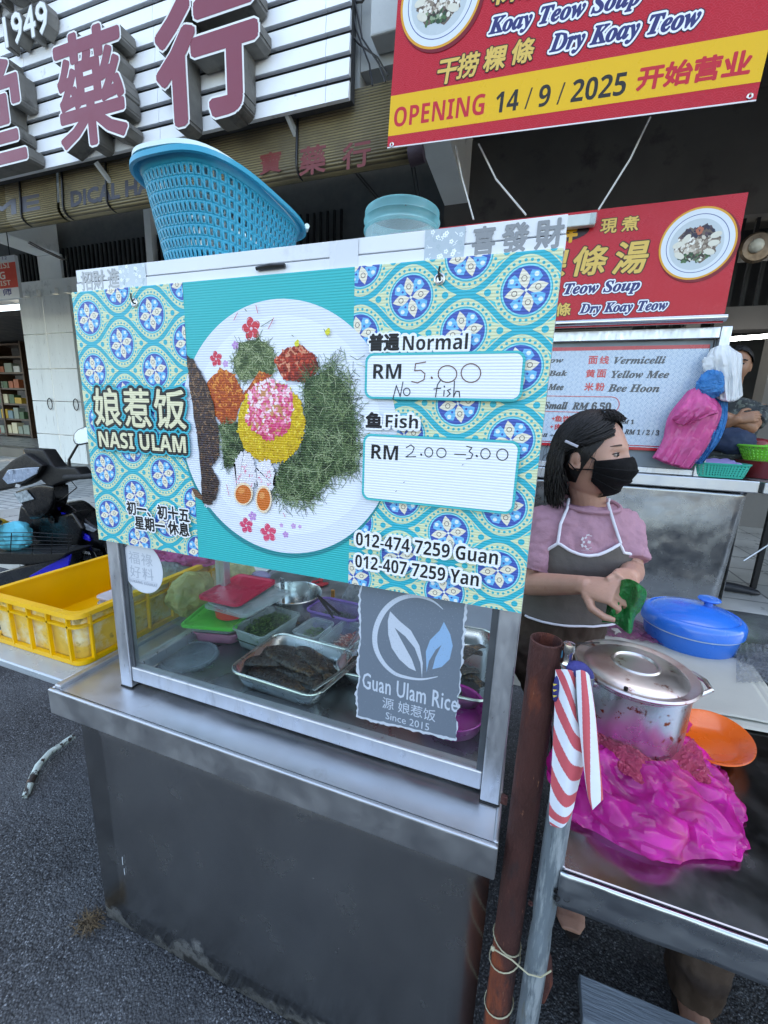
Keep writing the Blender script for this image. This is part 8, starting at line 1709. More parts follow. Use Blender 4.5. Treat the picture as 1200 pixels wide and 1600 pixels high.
# hair
M_hair = MT('dark_hair', pm, '0d0a0a', .45, 0, .3, 40, .2, 200, stretch=(4, 4, 1), spec=.4, spots=(('20161a', 10, .6, .2),))
rr = random.Random(4)
def hs(az): return .078 - .015 * math.cos(az)
mb = MB()
def capf(u, v):
    az = R(-180 + 360 * u); front = max(0, math.cos(az)); el0 = R(-38) + R(76) * front ** .9 + R(18) * (front ** .5)
    el = el0 + (R(89.5) - el0) * v
    return HW(head_pt(sph(az, el), off=.007 + .004 * fbm((az * 4, el * 3, 0)), nose=0))
mb.grid(capf, 90, 30)
for k in range(1500):
    side = rr.choice((-1, 1)); az0 = R(rr.uniform(34 if side < 0 else 80, 180)) * side; e0 = R(rr.uniform(30, 84)); zend = rr.uniform(-.160, -.085); lay = rr.uniform(.005, .014); pts, rs = [], []
    ad = abs(math.degrees(az0)); tgt = max(ad, rr.uniform(112, 140)); jig = rr.uniform(-6, 6); n = 11
    for j in range(n):
        s_ = j / (n - 1); az = side * R(ad + (tgt - ad) * min(1, s_ * 2.7) ** 1.1 + jig * s_)
        if s_ < .5:
            el = e0 + (R(-8) - e0) * (s_ / .5); p = head_pt(sph(az, el), off=lay + .004 * math.sin(s_ * 6), nose=0)
        else:
            b = head_pt(sph(az, R(-8)), off=lay + .003, nose=0); t = (s_ - .5) / .5; p = Vector((b.x * (1 - .16 * t + .10 * t * t), b.y * (1 - .10 * t + .08 * t * t), b.z + (zend - b.z) * t))
            p += Vector((fbm((k * .37, t * 2, 1)), fbm((k * .37, t * 2, 5)), 0)) * .022 * t + Vector((b.x, b.y, 0)).normalized() * (.012 * math.sin(t * 3.0 + k % 7 * .3))
        pts.append(HW(p)); rs.append(.0021 * (1 - .65 * s_) + .0003)
    mb.tube(pts, rs, 4, cap=False)
for k in range(140):
    az = R(rr.uniform(-60, 60)); e0 = R(rr.uniform(50, 80)); pts = []
    for j in range(6):
        s_ = j / 5; pts.append(HW(head_pt(sph(az + .2 * s_, e0 + (R(rr.uniform(50, 58)) - e0) * s_), off=.010 + .012 * math.sin(s_ * 3) + rr.uniform(0, .004), nose=0)))
    mb.tube(pts, .0009, 4, cap=False)
for k in range(150):
    az = R(rr.uniform(60, 190)) * rr.choice((-1, 1)); e0 = R(rr.uniform(-5, 80)); pts = []; ln = rr.uniform(.03, .07)
    b = head_pt(sph(az, e0), off=.010, nose=0); o_ = b.normalized(); dn = Vector((rr.uniform(-.4, .1), rr.uniform(-.3, .3), -1))
    for j in range(5): s_ = j / 4; pts.append(HW(b + o_ * (.016 * math.sin(s_ * 2.6)) + dn * ln * s_))
    mb.tube(pts, [.0007, .0006, .0005, .0004, .0003], 4, cap=False)
hr = mb.build('hair', M_hair, wo, smooth=180, fix=False)
q = HW(head_pt(sph(R(-100), R(14)), off=.027, nose=0)); q2 = HW(head_pt(sph(R(-82), R(6)), off=.027, nose=0))
qa, qb = P(883, 689, Y=q.y - .006), P(903, 698, Y=q.y - .012)
MB().bar(qa, qb, .004, .007).build('hair_clip', MT('pale_clip', pm, 'c3c4cf', .3, 0, .1, 90), wo, bevel=.001)
# the green bag in her hands
gb = [[(956, 914, 1.135), (976, 905, 1.09), (992, 908, 1.055), (1008, 920, 1.07)], [(950, 934, 1.11), (971, 927, 1.085), (992, 930, 1.045), (1010, 932, 1.07)], [(946, 960, 1.085), (966, 950, 1.07), (985, 955, 1.072), (1000, 955, 1.10)], [(940, 972, 1.10), (962, 975, 1.08), (985, 990, 1.075), (990, 962, 1.10)]]
def gbf(u, v):
    x, y, yy = bez(gb, u, v); return P(x, y, Y=yy + .010 * math.sin(u * 13 + v * 3) + .006 * fbm((u * 5, v * 5, 2)))
o = MB().grid(gbf, 50, 50).build('plastic_bag', MT('green_film', film, '129a4c', .15, .25, .5, 60, .2), None, smooth=60, solid=.0006); tag(o, 'small bright green plastic bag held open in the woman\'s hands', 'bag')

# the man behind the noodle stall
mn = thing('person', 'man in a dark patterned shirt sitting behind the noodle stall, arms folded', 'person', (1.5, 3.6, FZ))
MC = P(1150, 572, Y=3.55); ma = R(-18); MF = Vector((math.sin(ma), -math.cos(ma), -.1)).normalized(); ML = Vector((math.cos(ma), math.sin(ma), 0)); MU = MF.cross(ML).normalized()
if MU.z < 0: MU = -MU
def MW(p): return MC + MF * p[0] + ML * p[1] + MU * p[2]
mb = MB(); head_mesh(mb, MW)
tc = Vector((MC.x + .02, 3.62, MC.z - .20)); mb.tube([tc - Vector((0, 0, .05)), MW((-.02, 0, -.05))], [.06, .055], 16)
def mt_(z, k, o=0.): 
    t = (tc.z - z) / .5; hw = .21 + o if t > .1 else .10 + .11 * max(0, t / .1) ** .5 + o; return Vector((tc.x + hw * math.cos(k), 3.62 + (.115 + o) * math.sin(k), z))
mb.loft([[mt_(tc.z - d, 6.283 * j / 24, -.02) for j in range(24)] for d in (.02, .06, .12, .3, .5)])
mb.ball((tc.x, 3.62, tc.z - .5), .2, .11, .1)
e1, e2 = P(1172, 668, Y=3.42), P(1112, 672, Y=3.42)
s1, s2 = Vector((tc.x + .19, 3.6, tc.z - .09)), Vector((tc.x - .19, 3.6, tc.z - .09))
w1, w2 = P(1132, 650, Y=3.36), P(1150, 655, Y=3.35)
cap(mb, s1, e1, .052, .042); cap(mb, e1, w1, .044, .03); cap(mb, s2, e2, .052, .042); cap(mb, e2, w2, .044, .03)
hand(mb, w1, Vector((-.9, -.1, .3)), Vector((0, -1, .2)), 1, .5); hand(mb, w2, Vector((.9, -.1, .2)), Vector((0, -1, .2)), -1, .5)
for sx in (-.09, .10):
    f_ = Vector((P(1160, 922, Z=FZ).x - .35 + sx, 3.40, FZ)); cap(mb, (tc.x + sx, 3.62, tc.z - .5), (f_.x, 3.45, FZ + .5), .085, .06); cap(mb, (f_.x, 3.45, FZ + .5), (f_.x, 3.45, FZ + .09), .055, .036)
mb.build('body', MT('tan_skin', pm, '9a6e54', .5, 0, .1, 14, .1, 200), mn, smooth=180, remesh=.004, smo=3)
mb = MB(); mb.loft([[mt_(tc.z - d, 6.283 * j / 28, .0) for j in range(28)] for d in (.0, .03, .07, .12, .2, .3, .4, .52)])
for a, b in ((s1, e1), (s2, e2)): mb.tube([a + Vector((0, 0, .03)), a, a + (b - a) * .72], [.05, .068, .066], 18)
mb.build('shirt', MT('camouflage_cotton', pm, '33383a', .85, 0, .2, 10, .2, 30, spots=(('5f6660', 22, .52, .03), ('1b1d1f', 26, .58, .03), ('7d8078', 34, .64, .02))), mn, smooth=180, remesh=.008, smo=3, wrinkle=(.02, .07))
mb = MB()
def mcap(u, v):
    az = R(-180 + 360 * u); el0 = R(-12) + R(60) * max(0, math.cos(az)) ** .6; el = el0 + (R(89.5) - el0) * v; return MW(head_pt(sph(az, el), off=.012 + .005 * fbm((az * 5, el * 5, 2)), nose=0))
mb.grid(mcap, 60, 20).build('hair', MT('short_dark_hair', pm, '17120f', .6, 0, .3, 30, .5, 150), mn, smooth=180)
for sg in (-1, 1):
    MB().ball(MW(Vector((.084, sg * .031, .012))), .010, .008, .006, 10, 8).build('eye', MT('dark_iris', pm, '17110f', .1), mn)
    MB().tube([MW(Vector((.092, sg * .016, .032))), MW(Vector((.092, sg * .034, .037))), MW(Vector((.078, sg * .052, .031)))], .004, 6).build('eyebrow', MT('short_dark_hair', pm, '17120f', .6), mn)
MB().tube([MW(Vector((.094, -.02, -.062))), MW(Vector((.099, 0, -.061))), MW(Vector((.094, .02, -.062)))], .0025, 6).build('mouth', MT('lip', pm, '6b4034', .5), mn)
mb = MB(); mb.tube([(tc.x - .09, 3.62, tc.z - .5), (tc.x + .1, 3.62, tc.z - .5)], .12, 14)
for sx in (-.09, .10):
    fx = P(1160, 922, Z=FZ).x - .35 + sx; mb.tube([(tc.x + sx, 3.64, tc.z - .45), (tc.x + sx, 3.60, tc.z - .55), (fx, 3.44, FZ + .52), (fx, 3.45, FZ + .1)], [.09, .10, .08, .065], 16)
mb.build('trousers', MT('dark_trousers', pm, '20242b', .85, 0, .1, 8), mn, smooth=180, remesh=.01, smo=3)
fc = P(1150, 926, Z=FZ)
for sx in (0, -.2):
    mb = MB(); rings = [[(fc.x + sx + t, fc.y + .045 * w_ * math.cos(6.283 * j / 14), FZ + .036 * h_ + .034 * h_ * math.sin(6.283 * j / 14) + .002) for j in range(14)] for t, w_, h_ in ((-.14, .5, .9), (-.10, .8, 1), (-.02, .9, .95), (.06, 1, .75), (.11, .9, .6), (.13, .4, .4))]; mb.loft(rings).build('shoe', MT('dark_shoe', pm, '22252a', .5), mn, sub=1, smooth=180)

# ------------------------------------------------------------------ the noodle stall behind
NY = 2.90
M_st2 = MT('dull_steel', steel, '8d9195', .24, (30, 1, 2), .3, spots=(('6a6e72', 6, .56, .2), ('a9acae', 30, .68, .06)))
ns = thing('noodle_stall', 'stainless noodle stall with a framed menu sheet behind the woman', 'food stall', (.3, 3.2, FZ))
zt2 = P(1185, 752, Y=NY).z; zb2 = P(1185, 771, Y=NY).z; xr2 = P(1185, 760, Y=NY).x; xp = P(1170, 775, Y=NY).x
MB().bb(-.9, xr2 - .004, NY + .008, 3.5, zt2 - .02, zt2 - .002).build('counter_top', M_tt, ns, smooth=0)
MB().bb(-.9, xr2, NY - .012, NY + .0075, zb2, zt2).build('lip', M_lip, ns, smooth=0, bevel=.006)
mb = MB(); mb.grid(lambda u, v: (-.9 + (xp + .9 - .03 * (1 - v)) * u, NY + .03 + .006 * fbm((u * 4, v * 3, 0)), FZ + .01 + (zb2 - FZ - .012) * v), 50, 24); mb.build('front_panel', M_st2, ns, smooth=180, solid=.003)
MB().bb(xp - .004, xp - .001, NY + .036, 3.48, FZ + .05, zb2).build('side_panel', M_st2, ns, smooth=0)
for x, y in ((xp - .03, 3.44), (-.85, 3.44), (-.85, 2.98)): MB().bb(x - .015, x + .015, y - .015, y + .015, FZ + .001, zt2 - .021).build('leg', M_iron, ns, smooth=0)
# upright frame with the menu sheet
xm0, xm1 = -.75, P(1108, 600, Y=2.99).x
zA = P(1100, 520, Y=2.97).z; zR = P(1000, 524, Y=2.97).z
MB().bb(xm1, xm1 + .05, 2.96, 3.0, zt2 - .001, zA + .03).build('post', M_alu, ns, smooth=0, bevel=.003)
MB().bb(xm0 - .05, xm0, 2.96, 3.0, zt2 - .001, zA + .03).build('post', M_alu, ns, smooth=0, bevel=.003)
MB().bb(xm0 + .001, xm1 - .001, 2.965, 2.995, zA - .03, zA + .028).build('rail', M_alu, ns, smooth=0, bevel=.003)
MB().bb(xm0 + .001, xm1 - .001, 2.972, 2.99, zt2 + .0, zt2 + .035).build('rail', M_alu, ns, smooth=0, bevel=.003)
MB().tube([(-.9, 2.90, zA + .062), (P(1133, 507, Y=2.9).x, 2.90, zA + .062)], .02, 14).build('rail', MT('bright_tube', steel, 'c3c6c9', .16, (1, 30, 30), .02), ns)
MB().bb(xm0 + .001, xm1 - .001, 3.0, 3.004, zt2 + .036, zA - .031).build('backing_sheet', MT('dim_sheet', pm, '6f7a82', .4), ns, smooth=0)
MSY = 2.982
A = Art((0, MSY, 0), (1, 0, 0), (0, 0, 1), (0, -1, 0)); A.STEP = 1.2e-4
def f9(x, y): return (800 + x / 3, 490 + y / 3)
a, b = A.px(*f9(893, 165)), A.px(*f9(675, 650)); xr_ = P(*f9(880, 400), Y=MSY).x
ztop = A.px(*f9(540, 152))[1]; zbot = A.px(*f9(400, 630))[1]; xl_ = xm0 + .01
A.clip = (xl_, zbot, xr_, ztop)
A.rect(xl_, zbot, xr_, ztop, C('c9d5e0')); A.lv += 1; A.waves(xl_, zbot, xr_, ztop, .029, C('8ba6c0'), .003)
A.rect(xl_, ztop - .022, xr_, ztop, C('b3202e')); A.rect(xl_, zbot, xr_, zbot + .018, C('b3202e')); A.rect(xl_, zbot + .024, xr_, zbot + .03, C('b3202e')); A.lv += 1
A.clip = None
INK2, RDT = C('2b3644'), C('c02a36')
def row(t, x0, yt, yb_, x1, col, **k): A.tpx(t, f9(x0, yt), f9(x0, yb_), *f9(x1, yb_), col, **k)
row('Vermicelli', 482, 203, 236, 716, INK2, st='SI', bold=.0015); row('Yellow Mee', 470, 268, 302, 733, INK2, st='SI', bold=.0015); row('Bee Hoon', 453, 332, 366, 688, INK2, st='SI', bold=.0015)
for t, yt, x in (('面', 200, 362), ('线', 200, 415), ('黄', 263, 350), ('面', 263, 402), ('米', 325, 343), ('粉', 325, 395)): row(t, x, yt, yt + 36, x + 36, RDT, bold=.0015)
row('Koay Teow', -10, 210, 238, 238, INK2, st='SI', bold=.0015); row('Koay Chap Bak', -60, 268, 298, 255, INK2, st='SI', bold=.0015); row('Mee', 172, 330, 358, 240, INK2, st='SI', bold=.0015)
row('Small  RM 6.50', 152, 412, 446, 462, INK2, st='SI', bold=.0018)
c0, c1 = A.px(*f9(60, 462)), A.px(*f9(486, 430)); zc = A.px(*f9(300, 388))[1]; zd = A.px(*f9(300, 462))[1]; A.lv += 1
ax_, bx3 = c0[0], c1[0]
A.line([(ax_, zc), (bx3 - .03, zc)], .004, RDT); A.line([(ax_, zd), (bx3 - .03, zd)], .004, RDT); A.ring((bx3 - .03, (zc + zd) / 2), (zc - zd) / 2, .004, RDT, 14, a0=R(-90), a1=R(90))
row('+', 188, 486, 498, 200, RDT, bold=.001); row('鱼饼', 203, 478, 506, 272, RDT, bold=.0012); row('Add', 290, 484, 506, 340, INK2, st='SI'); row('RM 1', 502, 496, 516, 570, INK2, st='SI', bold=.001)
row('+', 180, 524, 536, 192, RDT, bold=.001); row('肉碎', 203, 516, 545, 268, RDT, bold=.0012); row('RM 1 / 2 / 3', 530, 541, 565, 688, INK2, st='SI', bold=.001); row('Small +Big', 80, 558, 578, 250, INK2, st='SI', bold=.0008)
for t, x, y in (('牌', 335, 500), ('加', 370, 500)): row(t, x, y, y + 26, x + 26, RDT)
mn_ = A.build('menu_sheet', MT('menu_print', pr, .25, coat=.3), ns, smooth=0, fix=False)
hk = MB(); q = P(1114, 545, Y=2.955); hk.tube([q + Vector((0, 0, .06)), q, q + Vector((.02, -.03, -.03)), q + Vector((.04, -.03, -.02))], .004, 6); hk.build('hook', M_iron, ns)
fb = P(1165, 872, Z=FZ + .28); MB().tube([P(1162, 876, Y=3.3), P(1215, 842, Y=3.3)], .006, 8).build('stretcher_rod', M_alu, ns)
# second table at the right edge
t2 = thing('steel_table', 'end of another steel table at the right edge, beside the noodle stall', 'table', (2.0, 3.2, FZ))
MB().bb(xr2 + .02, 2.6, NY - .02, 3.6, zb2 - .0, zt2 - .005).build('tabletop', M_lip, t2, smooth=0, bevel=.006)
for x in (1.6, 2.5):
    for y in (3.0, 3.5): MB().bb(x - .015, x + .015, y - .015, y + .015, FZ + .001, zb2 - .001).build('leg', M_iron, t2, smooth=0)

# ------------------------------------------------------------------ red signboard and red banner
M_prn = MT('vinyl_print', pr, .3, None, .08, 9, spec=.3); M_frame = MT('white_edge', pm, 'd5d7d6', .4)
REDB, REDW, GOLD, BRN, IND, WHO = C('b80d1e'), C('c93a44'), C('d8b45a'), C('3a2418'), C('2f3268'), C('e6e8ee')
def bowl_art(A, c, r, seed, rim='d89a2c', dark=True):
    rr = random.Random(seed); A.lv += 1
    A.disc((c[0] + r * .05, c[1] - r * .05), r * 1.03, C('7a0f1c'), 48); A.lv += 1
    A.disc(c, r, C(rim), 60); A.lv += 1; A.disc(c, r * .945, C('d3dade'), 60); A.lv += 1
    A.ring(c, r * .80, r * .018, C('3a4f8a'), 48); A.lv += 1
    if dark: A.disc((c[0] - r * .02, c[1] - r * .02), r * .70, C('b9c3c6'), 48); A.lv += 1
    poly = [(c[0] + r * (.56 + .06 * math.sin(k * 2.1)) * math.cos(k * .2618), c[1] + r * (.50 + .07 * math.sin(k * 1.7)) * math.sin(k * .2618) - r * .02) for k in range(24)]
    A.poly(poly, C('6a5a4e')); A.lv += 1; L0 = A.lv
    for k in range(220):
        while True:
            p = (c[0] + rr.uniform(-.55, .55) * r, c[1] + rr.uniform(-.5, .48) * r)
            if inside(p, poly): break
        yy = (p[1] - c[1]) / r
        cl = ['3b2f35', '55424a', '2e2a3a'] if yy > .18 else (['d8d2c4', 'c9bfae', 'a99c8c', 'e3dfd4', '8b7d6c'] if yy > -.25 else ['2f4a30', '496a40', '8a9a7a', 'd8d6c8', '3b3328'])
        A.lv = L0 + rr.random() * 4; A.disc(p, r * rr.uniform(.03, .08), C(rr.choice(cl)), 7, ry=r * rr.uniform(.02, .05), rot=rr.uniform(0, 3))
    A.lv = L0 + 5
    for x, y, a in ((-.5, .0, .4), (-.42, -.3, -.5), (.45, .2, .3), (.42, -.02, .1), (.35, -.25, -.3), (-.3, .15, 1)): A.disc((c[0] + x * r, c[1] + y * r), r * .15, C('d3cfbf'), 12, ry=r * .085, rot=a)
    A.lv += 1
    for x, y in ((0, .42), (.06, .36), (-.05, .34), (.02, .28)): A.disc((c[0] + x * r, c[1] + y * r), r * .07, C('b4654a'), 8, ry=r * .04, rot=x * 20)
    A.lv += 2
# signboard fixed over the noodle stall
x0, z0_, x1_, z1_ = P(740, 346, Y=NY).x - .55, P(1133, 504, Y=NY).z, P(1150, 400, Y=NY).x, P(1172, 300, Y=NY).z
sb = thing('signboard', 'red noodle signboard with a plate of noodles, over the noodle stall', 'sign', ((x0 + x1_) / 2, NY, z0_))
MB().bb(x0, x1_, NY + .0005, NY + .012, z0_, z1_).build('board', M_frame, sb, smooth=0)
A = Art((x0, NY, z0_), (1, 0, 0), (0, 0, 1), (0, -1, 0), clip=(0, 0, x1_ - x0, z1_ - z0_)); A.STEP = 1.0e-4
Wd, Hd = x1_ - x0, z1_ - z0_
A.rect(0, 0, Wd, Hd, REDB); A.lv += 1; A.waves(0, 0, Wd, Hd, .032, C('c2303c'), .0018)
A.clip = None
def f17(x, y): return (840 + x * .3, 290 + y * .3)
def row2(t, x, yt, yb_, x1, y1, col, **k): A.tpx(t, f17(x, yt), f17(x, yb_), *f17(x1, y1), col, **k)
SH_ = lambda d: (d, C('4a1016'), d * .7, -d * .7)
row2('現', 335, 178, 250, 412, 210, GOLD, outs=((.006, BRN),), bold=.002); row2('煮', 445, 165, 238, 525, 200, GOLD, outs=((.006, BRN),), bold=.002)
row2('條', 198, 325, 470, 360, 400, GOLD, outs=((.010, BRN),), bold=.004, shear=.12); row2('湯', 412, 300, 460, 572, 380, GOLD, outs=((.010, BRN),), bold=.004, shear=.12); row2('粿', -10, 345, 485, 150, 420, GOLD, outs=((.010, BRN),), bold=.004, shear=.12)
A.lv += 1; cN = A.px(*f17(200, 250)); A.disc((cN[0] - .03, cN[1]), .10, C('2c1a1c'), 24, ry=.035, rot=.15); A.lv += 1
row2('鮮', 100, 190, 300, 205, 245, C('d9a21c'), bold=.005); 
uE = A.px(*f17(530, 530))[0]; uS = A.px(*f17(165, 530))[0]; full = (uE - uS) / .60; vb, vt = A.px(*f17(165, 570))[1], A.px(*f17(165, 510))[1]
A.text('Koay Teow Soup', (uE - full, vb - .012, uE, vt), IND, outs=((.0125, C('3a2a3a')), (.009, WHO)), st='SI', bold=.0022)
row2('Dry Koay Teow', 224, 618, 680, 672, 650, IND, outs=((.0115, C('3a2a3a')), (.008, WHO)), st='SI', bold=.002)
row2('條', 100, 615, 680, 172, 640, GOLD, outs=((.005, BRN),), bold=.002); row2('干捞粿', -150, 615, 685, 92, 640, GOLD, outs=((.005, BRN),), bold=.002)
cpl = A.px(1089, 381); rpl = A.px(1153, 368)[0] - cpl[0]; bowl_art(A, cpl, rpl, 3)
A.build('print', M_prn, sb, smooth=0, fix=False)
# white lamp clipped to its top
lm = thing('clip_lamp', 'white box lamp on the top edge of the red signboard', 'lamp', P(905, 338, Y=2.86))
q = P(880, 352, Y=2.85); q1 = P(933, 326, Y=2.85); MB().bb(q.x - .1, q1.x, 2.85, 2.89, q.z - .012, q.z + .05).build('housing', MT('pale_lamp', pm, 'c9d2cf', .4, 0, .06, 20), lm, bevel=.005)
MB().bb(q1.x - .03, q1.x + .004, 2.845, 2.848, q.z - .008, q.z + .046).build('end_cap', MT('clear_plastic', film, 'c9d6da'), lm)

# hanging vinyl banner
BL, BR_ = P(605, 232, Y=2.60), P(1181, 158, Y=2.60)
U_ = (BR_ - BL).normalized(); V_ = Vector((-U_.z, 0, U_.x)); BW = (BR_ - BL).length; BH = 1.05
bn = thing('banner', 'large red and yellow opening banner hung high above the stalls', 'banner', (BL.x + BW / 2, 2.6, BL.z))
A = Art(BL, U_, V_, (0, -1, 0), clip=(0, 0, BW, BH)); A.STEP = 1.2e-4
def strip(ya, yb_, col):     # band following the printed stripes: (left, right) heights
    n = 20
    for k in range(n):
        t0, t1 = k / n, (k + 1) / n; A.poly([(BW * t0, ya[0] + (ya[1] - ya[0]) * t0), (BW * t1, ya[0] + (ya[1] - ya[0]) * t1), (BW * t1, yb_[0] + (yb_[1] - yb_[0]) * t1), (BW * t0, yb_[0] + (yb_[1] - yb_[0]) * t0)], col)
v1 = (A.px(607, 213)[1], A.px(1186, 128)[1]); v2 = (A.px(613, 150)[1], A.px(1198, 47)[1])
strip((0, 0), v1, REDB); strip(v2, (BH, BH), REDB); A.lv += 1
A.waves(0, v2[0] + .0, BW, BH, .04, C('c42c3a'), .002); A.waves(0, 0, BW, v1[0], .04, C('c42c3a'), .002); strip(v1, v2, C('e2b010')); A.lv += 1
strip((0, 0), (.006, .006), C('dadada')); A.lv += 1
def f2(x, y): return (540 + x * .55, y * .55)
def row3(t, LT, LB, RX_, col, **k): A.tpx(t, f2(*LT), f2(*LB), *f2(*RX_), col, **k)
row3('OPENING', (140, 306), (140, 362), (394, 305), C('c0202c'), st='SB'); row3('14 / 9 / 2025', (430, 262), (430, 322), (799, 230), C('26221c'), st='SB')
row3('开始营业', (838, 192), (838, 256), (1153, 170), C('c0202c'), bold=.004)
row3('Koay Teow Soup', (412, 52), (412, 110), (832, 30), IND, outs=((.017, C('3a2030')), (.012, WHO)), st='SI', bold=.003); row3('Dry Koay Teow', (586, 100), (586, 162), (1003, 70), IND, outs=((.017, C('3a2030')), (.012, WHO)), st='SI', bold=.003)
for t, x, y in (('干', 265, 175), ('捞', 322, 158), ('粿', 398, 138), ('條', 478, 118)): row3(t, (x, y), (x, y + 66), (x + 56, y + 30), GOLD, outs=((.008, BRN),), bold=.003, shear=.1)
row3('粿條湯', (425, -70), (425, 15), (700, -30), GOLD, outs=((.009, BRN),), bold=.003, shear=.1)
cb_ = A.px(688, -2); rb_ = cb_[0] - A.px(627, 6)[0]; bowl_art(A, cb_, rb_, 5)
A.build('print', M_prn, bn, smooth=0, fix=False)
MB().prism([BL + V_ * v + U_ * u + Vector((0, .0004, 0)) for u, v in ((0, 0), (BW, 0), (BW, BH), (0, BH))], (0, .0016, 0)).build('sheet', M_frame, bn, smooth=0)
for (x, y) in ((1172, 150), (612, 226)):
    MB().lathe([(.006, 0), (.011, .002), (.013, 0)], P(x, y, Y=2.597), 16, rot=Matrix.Rotation(R(90), 3, 'X')).build('eyelet', MATS['eyelet_metal'], bn)
for x in (.05, BW - .05):
    MB().tube([BL + U_ * x + V_ * (BH - .01), Vector((BL.x + x, 2.98, 4.4))], .004, 6).build('rope', MT('pale_cord', pm, 'c9c9c4', .7), bn)

# ------------------------------------------------------------------ bags and baskets on the noodle stall
def sheets(name, label, rows, mat, n=4, fold=.012, fq=4, step=.006, sd=0):
    mb = MB()
    for k in range(n):
        def fn(u, v):
            x, y, yy = bez(rows, u, v); ph = u * fq * 1.7 + k * .37 + .5 * v + .35 * fbm((u * 2.2, v * 1.5, sd + k)); w_ = (abs((ph % 1.0) - .5) * 4 - 1) * fold * .55 * (.35 + .65 * v)
            return P(x + k * 1.1 * math.sin(k * 2.1) + 1.5 * fbm((u * 3, v * 3, k + sd)), y + (k % 2) * 1.2 * v, Y=yy + w_ + k * step + .006 * fbm((u * 4, v * 4, k * 3 + sd)))
        mb.grid(fn, 40, 40)
    return tag(mb.build(name, mat, None, smooth=38, solid=.0005), label, 'bags')
sheets('bag_bundle', 'bunch of folded white plastic bags hung by its handles on the stall post', [[(1112, 546, 2.9), (1122, 541, 2.88), (1136, 540, 2.88), (1142, 549, 2.9)], [(1106, 566, 2.9), (1120, 560, 2.86), (1140, 552, 2.86), (1156, 556, 2.9)], [(1118, 595, 2.9), (1128, 590, 2.87), (1146, 590, 2.86), (1155, 590, 2.9)], [(1122, 622, 2.9), (1132, 626, 2.87), (1146, 626, 2.87), (1157, 618, 2.9)]], MT('white_bag_film', film, 'eceff0', .05, .3, .12, 16, .05), 5, .014, 3)
blob('folded_bag', 'short loop of a white bag handle beside the white bag bunch', 'bag handle', P(1112, 568, Y=2.89), (.045, .02, .05), MATS['white_bag_film'], .5, 4, 3)
blob('crumpled_bag', 'bright blue crumpled bag handles under the white bags', 'bag handle', P(1110, 601, Y=2.87), (.062, .035, .075), MT('blue_bag_film', film, '3a9ae0', .08, .3, .6, 40), .55, 5, 6)
sheets('bag_bundle', 'sheaf of flat blue plastic bags hanging behind the pink bags', [[(1105, 618, 2.93), (1115, 620, 2.92), (1128, 622, 2.92), (1136, 626, 2.93)], [(1108, 650, 2.93), (1118, 650, 2.92), (1128, 655, 2.91), (1134, 660, 2.93)], [(1095, 690, 2.93), (1106, 690, 2.92), (1116, 692, 2.91), (1122, 690, 2.93)], [(1078, 722, 2.92), (1090, 724, 2.91), (1098, 722, 2.91), (1102, 714, 2.92)]], MATS['blue_bag_film'], 3, .012, 3, sd=3)
sheets('bag_bundle', 'thick sheaf of pink plastic bags hanging folded on the stall post', [[(1078, 612, 2.88), (1090, 606, 2.86), (1096, 608, 2.86), (1100, 614, 2.88)], [(1050, 648, 2.88), (1076, 636, 2.84), (1108, 632, 2.83), (1124, 640, 2.88)], [(1040, 686, 2.88), (1062, 680, 2.85), (1088, 680, 2.84), (1106, 690, 2.88)], [(1024, 714, 2.88), (1042, 722, 2.86), (1060, 728, 2.85), (1076, 732, 2.88)]], MT('pink_bag_film', film, 'e566aa', .16, .22, .2, 18), 6, .016, 2, .007, sd=7)
sheets('bag_fold', 'folded over top of the pink plastic bags', [[(1068, 630, 2.85), (1082, 622, 2.83), (1104, 622, 2.83), (1120, 634, 2.85)], [(1058, 640, 2.83), (1080, 636, 2.80), (1106, 634, 2.80), (1122, 644, 2.83)], [(1052, 650, 2.83), (1074, 652, 2.80), (1094, 650, 2.80), (1112, 648, 2.83)], [(1050, 656, 2.84), (1068, 664, 2.82), (1082, 658, 2.82), (1096, 652, 2.84)]], MATS['pink_bag_film'], 2, .02, 2, sd=9)
tbx = thing('basket', 'turquoise perforated plastic tray basket on the noodle stall counter', 'basket', P(1130, 740, Y=3.05))
TY0, TY1 = 2.93, 3.22; xa, xb = P(1086, 730, Y=TY0).x, P(1178, 735, Y=TY0).x; cxm, cym = (xa + xb) / 2, (TY0 + TY1) / 2; hxm, hym = (xb - xa) / 2, (TY1 - TY0) / 2
def tqf(u, v):
    k = .86 + .14 * v; x, y = sup(u, hxm * k, hym * k, 7); return Vector((cxm + x, cym + y, zt2 + .002 + .085 * v))
M_turq = MT('turquoise_plastic', pm, '27b39e', .35, 0, .06, 6)
basket(tbx, 'wall', lambda u, v: tqf(u, .12 + v * .76), 5, 64, 0, 1, None, hole=(.28, .72), vh=(.22, .78), arch=False).build('wall', M_turq, tbx, smooth=0, solid=.003)
mb = MB(); mb.loft([[tqf(k / 64, .88) for k in range(64)], [tqf(k / 64, 1.0) for k in range(64)], [tqf(k / 64, 1.0) + (tqf(k / 64, 1.0) - Vector((cxm, cym, zt2 + .087))) * .035 for k in range(64)], [tqf(k / 64, .9) + (tqf(k / 64, .9) - Vector((cxm, cym, zt2 + .087))) * .03 for k in range(64)]], False, False, wrap=True); mb.loft([[tqf(k / 64, 0) for k in range(64)], [tqf(k / 64, .12) for k in range(64)]]); mb.build('rim', M_turq, tbx, smooth=30)
def lil(u, v): return Vector((cxm - hxm * .8 + hxm * 1.6 * u, cym - hym * .7 + hym * 1.5 * v, zt2 + .078 + .02 * v + .008 * fbm((u * 5, v * 5, 1))))
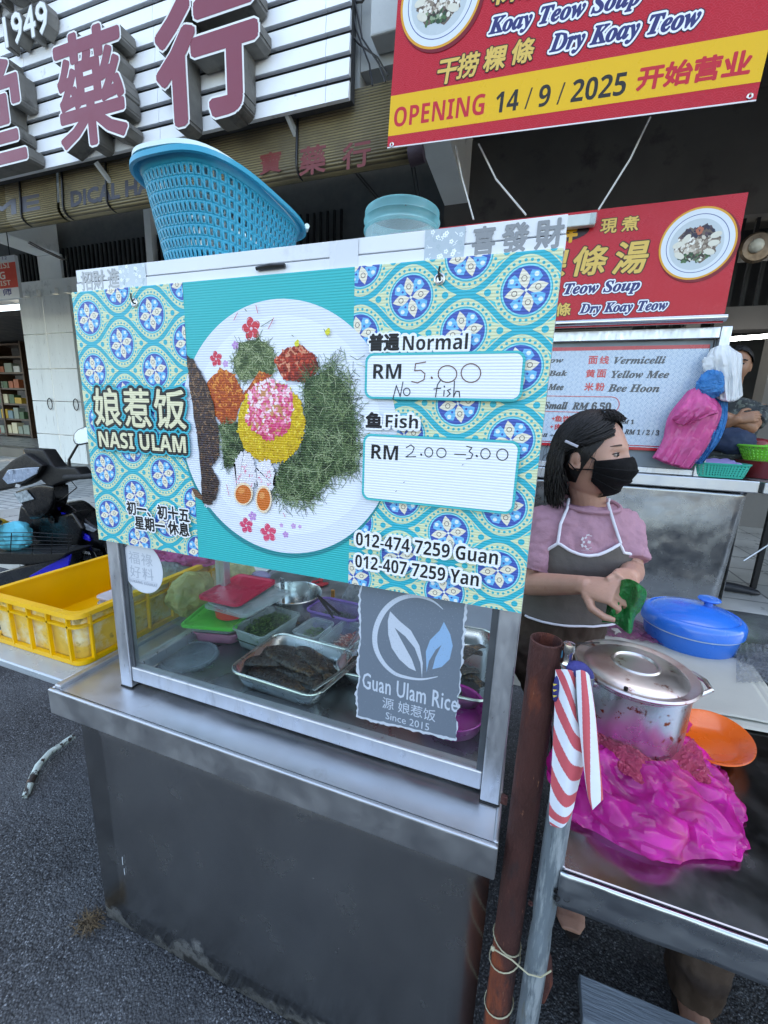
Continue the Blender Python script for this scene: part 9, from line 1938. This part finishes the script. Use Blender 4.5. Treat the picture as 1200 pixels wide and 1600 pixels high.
tag(MB().grid(lil, 20, 16).build('wrapping_paper', MT('lilac_paper', pm, '9d8fc8', .6, 0, .08, 10), None, smooth=60, solid=.006), 'lilac wrapping paper lying in the turquoise basket', 'paper')
gq = P(1200, 690, Y=3.15); gb_ = thing('basket', 'lime green mesh basket on a red basin at the right edge', 'basket', gq)
gcx = P(1206, 700, Y=3.15).x; gz0, gz1 = P(1195, 721, Y=3.05).z, P(1195, 698, Y=3.05).z
basket(gb_, 'wall', lambda u, v: Vector((gcx + (.10 + .045 * v) * math.cos(u * 6.283), 3.2 + (.10 + .045 * v) * math.sin(u * 6.283), gz0 + (gz1 - gz0) * v)), 5, 40, 0, 1, None, arch=False).build('wall', MT('lime_plastic', pm, '6cc83c', .35, 0, .08, 6), gb_, smooth=0, solid=.003)
MB().tube([Vector((gcx + .147 * math.cos(k / 36 * 6.283), 3.2 + .147 * math.sin(k / 36 * 6.283), gz1)) for k in range(36)], .008, 8, closed=True).build('rim', MATS['lime_plastic'], gb_)
rbz = thing('basin', 'dark red basin under the lime green basket', 'basin', (gcx, 3.2, zt2)); MB().lathe([(.0, 0), (.10, 0), (.14, gz0 - zt2 - .004), (.145, gz0 - zt2 - .004), (.0, gz0 - zt2 - .003)], (gcx, 3.2, zt2), 36).build('body', MT('dark_red_plastic', pm, '6e1f24', .35), rbz)
blob('cloth_bundle', 'navy cloth bundle in front of the seated man', 'cloth', P(1143, 690, Y=3.3), (.12, .09, .085), MT('navy_cotton', pm, '27364f', .85, 0, .15, 12, .4, 40), .3, 4, 4)
blob('cloth_bundle', 'dark patterned cloth under the navy bundle on the stall counter', 'cloth', P(1130, 712, Y=3.36), (.17, .09, .05), MT('patterned_cloth', pm, '3a3f40', .85, 0, .2, 12, .3, 40, spots=(('6f7670', 30, .56, .04),)), .3, 4, 8)
blob('red_bag', 'dark red crumpled bag right of the navy bundle', 'bag', P(1175, 698, Y=3.4), (.10, .07, .06), MT('wine_film', pm, '7a1a24', .35, 0, .1, 8, .4, 30), .4, 5, 2)
